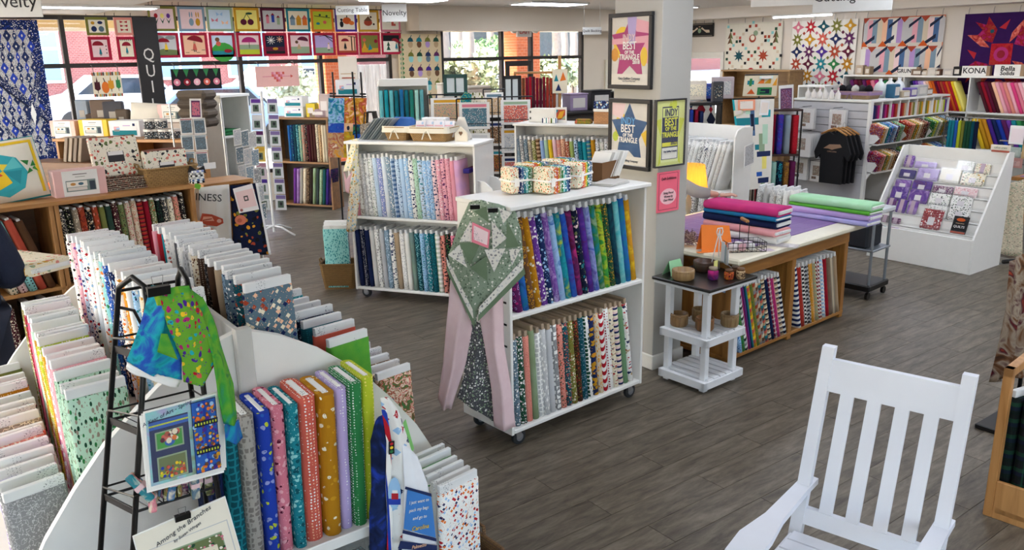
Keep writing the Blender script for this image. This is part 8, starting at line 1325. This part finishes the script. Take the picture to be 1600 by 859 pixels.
LOM = [('girl with umbrella in rain', 'blush', girl(.5, .25, 'teal')+umb(.42, .62, .26)+[('black', circ(.78, .3+.15*k, .03, 6)) for k in range(3)]), ('girl kicking leaves', 'cream', umb(.5, .6, .24)+girl(.5, .3, 'teal')+[('dgreen', circ(.15+.1*k, .85, .025, 6)) for k in range(7)]), ('girl in a yellow coat under rain cloud', 'lgrey', [('moss', [(.05, .1), (.95, .1), (.95, .3), (.4, .36), (.05, .25)]), ('grey', circ(.3, .8, .18, 10, .08)), ('grey', circ(.7, .8, .18, 10, .08))]+girl(.52, .32, 'yellow')+umb(.44, .62, .22)), ('child walking in puddles', 'peach', girl(.5, .3, 'coral', 1.2)+umb(.52, .66, .3, 'crimson', -.3)+[('dbrown', bar(.15+.2*k, .2+.1*(k % 2), .28+.2*k, .2+.1*(k % 2), .02)) for k in range(4)]), ('child on green hill', 'pale', [('kelly', circ(.5, .2, .45, 14, .4)), ('teal', rect(.1, .1, .9, .25)), ('coral', circ(.35, .55, .1)), ('brown', circ(.32, .72, .09)), ('crimson', circ(.7, .25, .16, 8, .08))]), ('umbrella in a meadow', 'blush', [('sage', rect(.1, .1, .9, .5)), ('lime', rect(.1, .1, .9, .3))]+umb(.5, .6, .3, 'magenta')+[('dbrown', bar(.5, .35, .5, .6, .02))]), ('fireworks', 'midnight', [('black', rect(.1, .1, .9, .25)), ('wine', rect(.1, .22, .9, .4))]+[('white', bar(.34, .68, .34+.18*math.cos(a), .68+.18*math.sin(a), .02)) for a in [i*PI/5 for i in range(10)]]+[('peach', bar(.7, .72, .7+.14*math.cos(a), .72+.14*math.sin(a), .02)) for a in [i*PI/4 for i in range(8)]]+[('gold', circ(.5, .32, .12, 8, .06))]), ('girl at the beach', 'blush', [('sage', rect(.1, .1, .9, .4)), ('tan', [(.35, .3), (.55, .3), (.45, .55)]), ('brown', circ(.36, .6, .07))]+umb(.62, .66, .24, 'wine', -.2)), ('bare tree with a girl', 'lavender', [('sage', rect(.1, .1, .9, .35)), ('black', bar(.5, .9, .9, .75, .04)), ('black', bar(.6, .85, .9, .6, .03)), ('black', bar(.3, .85, .7, .9, .02))]+girl(.7, .28, 'blush')), ('girl among autumn trees', 'peach', [('rust', rect(.1, .1, .9, .2)), ('dbrown', rect(.68, .2, .73, .85)), ('dbrown', rect(.82, .2, .86, .8)), ('dbrown', bar(.55, .85, .95, .8, .03))]+girl(.4, .3, 'black')+umb(.4, .62, .18)), ('scarecrow and girl', 'olive', [('gold', rect(.1, .1, .9, .3)), ('coral', circ(.25, .68, .08)), ('amber', [(.15, .3), (.35, .3), (.25, .6)]), ('teal', [(.4, .2), (.62, .25), (.5, .5)]), ('crimson', circ(.8, .62, .09))]), ('snowy pine and umbrella', 'ivory', [('black', rect(.1, .62, .9, .9)), ('dgreen', [(.25, .2), (.45, .2), (.35, .45)]), ('dgreen', [(.27, .4), (.43, .4), (.35, .62)])]+girl(.75, .28, 'teal')+umb(.68, .6, .2, 'crimson', -.5))]
xs = [2.62, 3.05, 3.24, 3.66]; XA = [(2.36, 2.64), (2.72, 2.97)]
a0, a1 = YW(230, 40, 12.9).x, YW(625, 50, 12.9).x; n9 = 10; wq = (a1-a0)/n9
XA += [(a0+wq*k+.012, a0+wq*(k+1)-.012) for k in range(n9)]
for k, (x0, x1) in enumerate(XA):
    zt = 2.99 if k > 1 else 2.83; zm_ = 2.635 if k > 1 else 2.58; zl = 2.275 if k > 1 else 2.26
    nm, bc_, bs, mo = UPM[k]; wallq('small %s-bordered quilt with %s, upper row' % (cname(bc_), nm), x0, x1, zm_+.01, zt, mo, 12.86, 'small_quilt', (bc_, .035), bs, group='monthly quilts, upper row')
    nm, bs, mo = LOM[k]; wallq('small red-bordered quilt of %s, lower row' % nm, x0, x1, zl, zm_-.008, mo, 12.86, 'small_quilt', ('ab1838', .04), bs, group='monthly quilts, lower row')
r_ = thing('hanging_rail', 'thin rail holding the two rows of small quilts', 'rail', (a0, 12.9, 3.0)); MB().tube([(0, 0, 0), (a1-a0, 0, 0)], .008, 6).build('rail_bar', BLK, r_); [MB().tube([(x, 0, 0), (x, 0, ZC-3.0)], .005, 5).build('rail_hanger', BLK, r_) for x in (.1, (a1-a0)/2, a1-a0-.1)]
def pq(label, pxs, polys, base, border=None, Y=12.86): a, b_ = YW(pxs[0], pxs[1], Y), YW(pxs[2], pxs[3], Y); t = wallq(label, a.x, b_.x, b_.z, a.z, polys, Y, 'table_runner', border, base); w = b_.x-a.x; [MB().tube([(x, 0, a.z-b_.z), (x, .06, 2.19-b_.z), (x, .14, 2.19-b_.z)], .003, 4).build('hanging_string', WIRE, t) for x in (w*.08, w*.92)]
leaf = lambda x, z, c, s=.1: [(c, [(x-s, z), (x-s*.9, z+.3), (x-s*.3, z+.28), (x, z+.5), (x+s*.3, z+.28), (x+s*.9, z+.3), (x+s, z), (x, z-.08)]), ('dbrown', rect(x-.01, z-.16, x+.01, z-.04))]
pq('autumn leaf runner in the window with pumpkin and maple leaves', (142, 113, 193, 150), [(['rust', 'charcoal', 'cream', 'gold', 'sage'][k % 5], rect(k/16, 0 if r_ else .86, (k+1)/16-.01, .12 if r_ else 1)) for k in range(16) for r_ in (0, 1)]+leaf(.15, .32, 'maroon')+[('orange', circ(.42, .38, .13, 12, .24)), ('dbrown', bar(.42, .6, .38, .76, .03))]+leaf(.62, .36, 'amber')+leaf(.87, .38, 'green', .08), 'cream')
pq('black runner in the window with rows of pink beets', (266, 108, 347, 138), [z_ for k in range(5) for z_ in [('green', [(.1+.2*k-.06, .98), (.1+.2*k+.06, .98), (.1+.2*k, .6)]), (['rose', 'crimson', 'pink', 'coral', 'rose'][k], circ(.1+.2*k, .36, .07, 10, .17)), ('blush', circ(.1+.2*k, .36, .03, 6, .08))]], '1c1a1e')
pq('pale pink runner in the window with patchwork heart and arrow', (398, 104, 468, 134), [(['rose', 'pink', 'coral'][(i+j) % 3], rect(.36+.05*i, .24+.12*j, .41+.05*i, .36+.12*j)) for i in range(6) for j in range(4) if abs(i-2.5) < j*.9+.8]+[('rose', bar(.15, .5, .38, .5, .03)), ('rose', bar(.62, .5, .8, .5, .03)), ('coral', [(.8, .42), (.86, .5), (.8, .58)])], 'eab8b0')
acorn = lambda x, z, c1, c2: [(c2, circ(x, z-.035, .055, 10, .045)), (c1, [(x-.07, z), (x+.07, z), (x+.05, z+.04), (x, z+.06), (x-.05, z+.04)]), (c1, bar(x, z+.05, x+.03, z+.085, .014))]
aq = []
for i in range(4):
    for j in range(5): aq += acorn(.28+.2*i, .90-.19*j, ['dteal', 'teal', 'olive', 'dgreen', 'navy', 'plum', 'violet'][(i+2*j) % 7], ['tan', 'aqua', 'brown', 'mint', 'lilac', 'slate'][(i*2+j) % 6])
aq += [('sage', [(.06, z), (.02, z+.03), (.06, z+.06)]) for z in [.05+.06*k for k in range(15)]]+[('green', [(.08, z), (.12, z+.03), (.08, z+.06)]) for z in [.05+.06*k for k in range(15)]]
a, b_ = YW(621, 53, 12.86), YW(692, 156, 12.86); wallq('tan quilt with rows of coloured acorns between the windows', a.x, b_.x, b_.z-.15, a.z, aq, 12.86, 'wall_quilt', base='dcc8a0')
# large blue and white quilt at the left
a, b_ = YW(-60, 30, 12.3), YW(90, 235, 12.3); bq = []
for i in range(8):
    for j in range(12):
        x, z = .09+.82*(i+.5)/8, .07+.86*(j+.5)/12; c = ['navy', 'floral navy white denim', 'royal'][(i+j) % 3]
        bq.append((c, [(x-.056, z), (x, z-.042), (x+.056, z), (x, z+.042)]) if (i+j) % 2 else (c, [(x-.03, z), (x, z-.042), (x+.03, z), (x, z+.042)]))
        bq.append(('floral offwhite navy lgrey', [(x-.015, z), (x, z-.01), (x+.015, z), (x, z+.01)]))
for k in range(14): bq.append(('navy', [(.1+.03*k, .40-.02*k), (.125+.03*k, .40-.02*k), (.1+.03*k, .425-.02*k)])); bq.append(('navy', [(.3+.03*k, .34-.014*k), (.325+.03*k, .34-.014*k), (.3+.03*k, .365-.014*k)]))
bq += [('floral navy midnight white', bar(.08, .72, .92, .34, .055)), ('midnight', bar(.08, .685, .92, .305, .014)), ('floral navy midnight white', bar(.92, .66, .45, .07, .05)), ('white', [(.70, .36), (.74, .44), (.78, .36), (.74, .28)]), ('navy', [(.62, .36), (.70, .40), (.70, .32)]), ('navy', [(.86, .36), (.78, .40), (.78, .32)])]
q = wallq('large blue and white medallion quilt hanging at the far left', a.x, b_.x, .95, a.z, bq, 12.3, 'wall_quilt', ('floral navy midnight white royal', .12), 'floral lgrey denim white taupe'); MB().tube([(-.05, 0, a.z-.95+.03), (b_.x-a.x+.05, 0, a.z-.95+.03)], .012, 6).build('hanging_rod', BLK, q)
for x in (.1, b_.x-a.x-.1): MB().tube([(x, 0, a.z-.95+.03), (x, 0, 2.87-.95)], .003, 4).build('hanging_wire', WIRE, q)
# ================================================================ quilts on the right wall
def rq(label, pl, pr, zt, zb, polys, base, border=None):
    y0 = XW(pl, 40, XR).y; y1 = XW(pr, 40, XR).y; t = thing('wall_quilt', label, 'quilt', (XR-.03, y0, zb), -PI/2, 'large quilts on the right wall'); w = y0-y1
    panel('quilt_panel', w, zt-zb, polys, t, .012, base, border=border)
    for k in range(4): MB().tube([(w*(.04+.92*k/3), 0, zt-zb), (w*(.04+.92*k/3), 0, zt-zb+.06), (w*(.04+.92*k/3)+.01, .0, zt-zb+.10)], .005, 5).build('hanging_hook', WIRE, t)
    return t
sq = lambda x, z, s, c: (c, rect(x-s, z-s, x+s, z+s))
q1 = []
for k in range(17):
    u = .05+.9*k/16; cs = ['black', 'rust', 'aqua', 'dgreen', 'coral', 'beige']
    for f in ((u, .5-abs(u-.5)*1.0+.0), ): pass
    q1 += [sq(u, u, .021, cs[k % 6]), sq(u, 1-u, .021, cs[(k+2) % 6])]
for k in range(9):
    u = .05+.45*k/8
    q1 += [sq(u, .5+u, .021, cs[k % 6]), sq(.5+u, u, .021, cs[(k+1) % 6]), sq(u, .5-u, .021, cs[(k+3) % 6]), sq(.5+u, 1-u, .021, cs[(k+4) % 6])]
st8 = lambda x, z, r, c: [(c, [(x+r*math.cos(a), z+r*math.sin(a)), (x+r*.4*math.cos(a+.5), z+r*.4*math.sin(a+.5)), (x, z), (x+r*.4*math.cos(a-.5), z+r*.4*math.sin(a-.5))]) for a in [i*PI/4 for i in range(8)]]
q1 += st8(.27, .5, .1, 'dteal')+st8(.7, .5, .1, 'rust')+[('rust', circ(.5, .76, .06)), ('ivory', circ(.5, .77, .04)), ('red', circ(.5, .26, .06)), ('sage', circ(.55, .84, .04))]
for x in (.1, .9):
    for z in (.68, .12): q1 += [('brown', [(x-.05, z), (x, z+.12), (x+.0, z+.02)]), ('moss', [(x+.05, z), (x, z+.12), (x, z+.02)]), ('brown', [(x-.05, z+.08), (x, z+.2), (x, z+.1)]), ('moss', [(x+.05, z+.08), (x, z+.2), (x, z+.1)])]
rq('cream quilt with checkered diagonal lattice and small trees on the wall', 1136, 1225, 2.77, 1.50, q1, 'e8e4d4', ('e0dccb', .03))
q2 = []; pal = ['gold', 'rust', 'rose', 'coral', 'wine', 'red', 'navy', 'teal', 'dteal', 'plum', 'green', 'olive', 'violet', 'mustard']
for i in range(5):
    for j in range(7):
        x, z = (i+.5)/5, (j+.5)/7; c = pal[(i*3+j*5) % 14]
        q2 += st8(x, z, .098, c) if (i+j) % 2 else [(c, [(x+.1*math.cos(a), z+.08*math.sin(a)), (x+.045*math.cos(a+PI/4), z+.038*math.sin(a+PI/4)), (x, z), (x+.045*math.cos(a-PI/4), z+.038*math.sin(a-PI/4))]) for a in [k*PI/2 for k in range(4)]]
        q2.append(('ivory', circ(x, z, .022, 8, .02)))
        if i < 4 and j < 6: q2.append((pal[(i+j*3) % 14], [(x+.1-.025, z+1/14), (x+.1, z+1/14-.022), (x+.1+.025, z+1/14), (x+.1, z+1/14+.022)]))
rq('white quilt of rainbow star blocks on the wall', 1240, 1342, 2.75, 1.20, q2, 'ebe8df')
q3 = []; n = 9; cl = ['lgrey', 'steel', 'peach', 'offwhite', 'lgrey', 'pink', 'beige', 'denim', 'lilac', 'lgrey', 'steel', 'blush']
for r_ in range(2):
    for k in range(8):
        x0, x1 = k/8, (k+1)/8; z0 = .5*(1-r_); off = .0
        q3 += [(cl[(k+3*r_) % 12], rect(x0, z0+.06, x0+.0625, z0+.46)), (cl[(k+5+3*r_) % 12], rect(x0+.0625, z0+.06, x1, z0+.46))]
    for k in range(4):
        x = k*.25+.02+.12*r_; z0 = .5*(1-r_); q3 += [('1c2540', [(x+.06, z0+.36), (x+.06, z0+.30), (x+.20, z0+.46), (x+.20, z0+.52)]), ('1c2540', [(x+.0, z0+.0), (x+.0, z0+.06), (x+.14, z0+.2), (x+.14, z0+.13)]), ('rust', [(x-.06, z0+.5), (x+.06, z0+.5), (x, z0+.40)]), ('pumpkin', [(x-.06, z0), (x+.06, z0), (x, z0+.1)])]
q3 = [(c, [(min(1, max(0, x)), min(1, max(0, z))) for x, z in p]) for c, p in q3]
rq('quilt of pastel strips with navy and rust zigzags on the wall', 1351, 1478, 2.75, 1.78, q3, 'd8cfc2', ('c86a44', .015))
q4 = []
for a in range(4):
    M = lambda p, a=a: (.5+(p[0]*math.cos(a*PI/2)-p[1]*math.sin(a*PI/2)), .5+(p[0]*math.sin(a*PI/2)+p[1]*math.cos(a*PI/2)))
    q4 += [('batik salmon coral crimson', [M(p) for p in ((.08, .14), (.24, .30), (.24, .44), (.10, .26))]), ('batik rust crimson magenta', [M(p) for p in ((-.12, .14), (-.34, .20), (-.26, .30), (-.36, .40), (-.22, .36), (-.2, .46), (-.08, .3))]), ('red', [M(p) for p in ((-.06, .32), (.06, .42), (.02, .3))])]
q4 += [('batik rust red crimson', rect(.37, .37, .63, .63)), ('magenta', circ(.5, .5, .09, 12)), ('crimson', circ(.5, .5, .05, 10)), ('dteal', circ(.36, .78, .025)), ('dteal', circ(.64, .24, .025))]
rq('dark purple quilt with red and pink star medallion on the wall', 1508, 1640, 2.74, 1.5, q4, 'solid 2e1448 3a1a58')
q5 = [('taupe', rect(.04, .06, .96, .1)), ('taupe', rect(.04, .9, .96, .94))]+[('dcc8b0', [(x, .3), (x+.12*s, .5), (x+.2*s, .62), (x+.16*s, .72), (x+.06*s, .52), (x-.1*s, .5), (x-.12*s, .3)]) for x, s in ((.25, 1), (.75, -1))]+[('sage', circ(.5, .45, .06, 10, .18)), ('tan', circ(.5, .75, .04))]
rq('small black quilt with leaping tan rabbits above the white-framed window', 1074, 1117, 2.80, 2.53, q5, '1b191a')
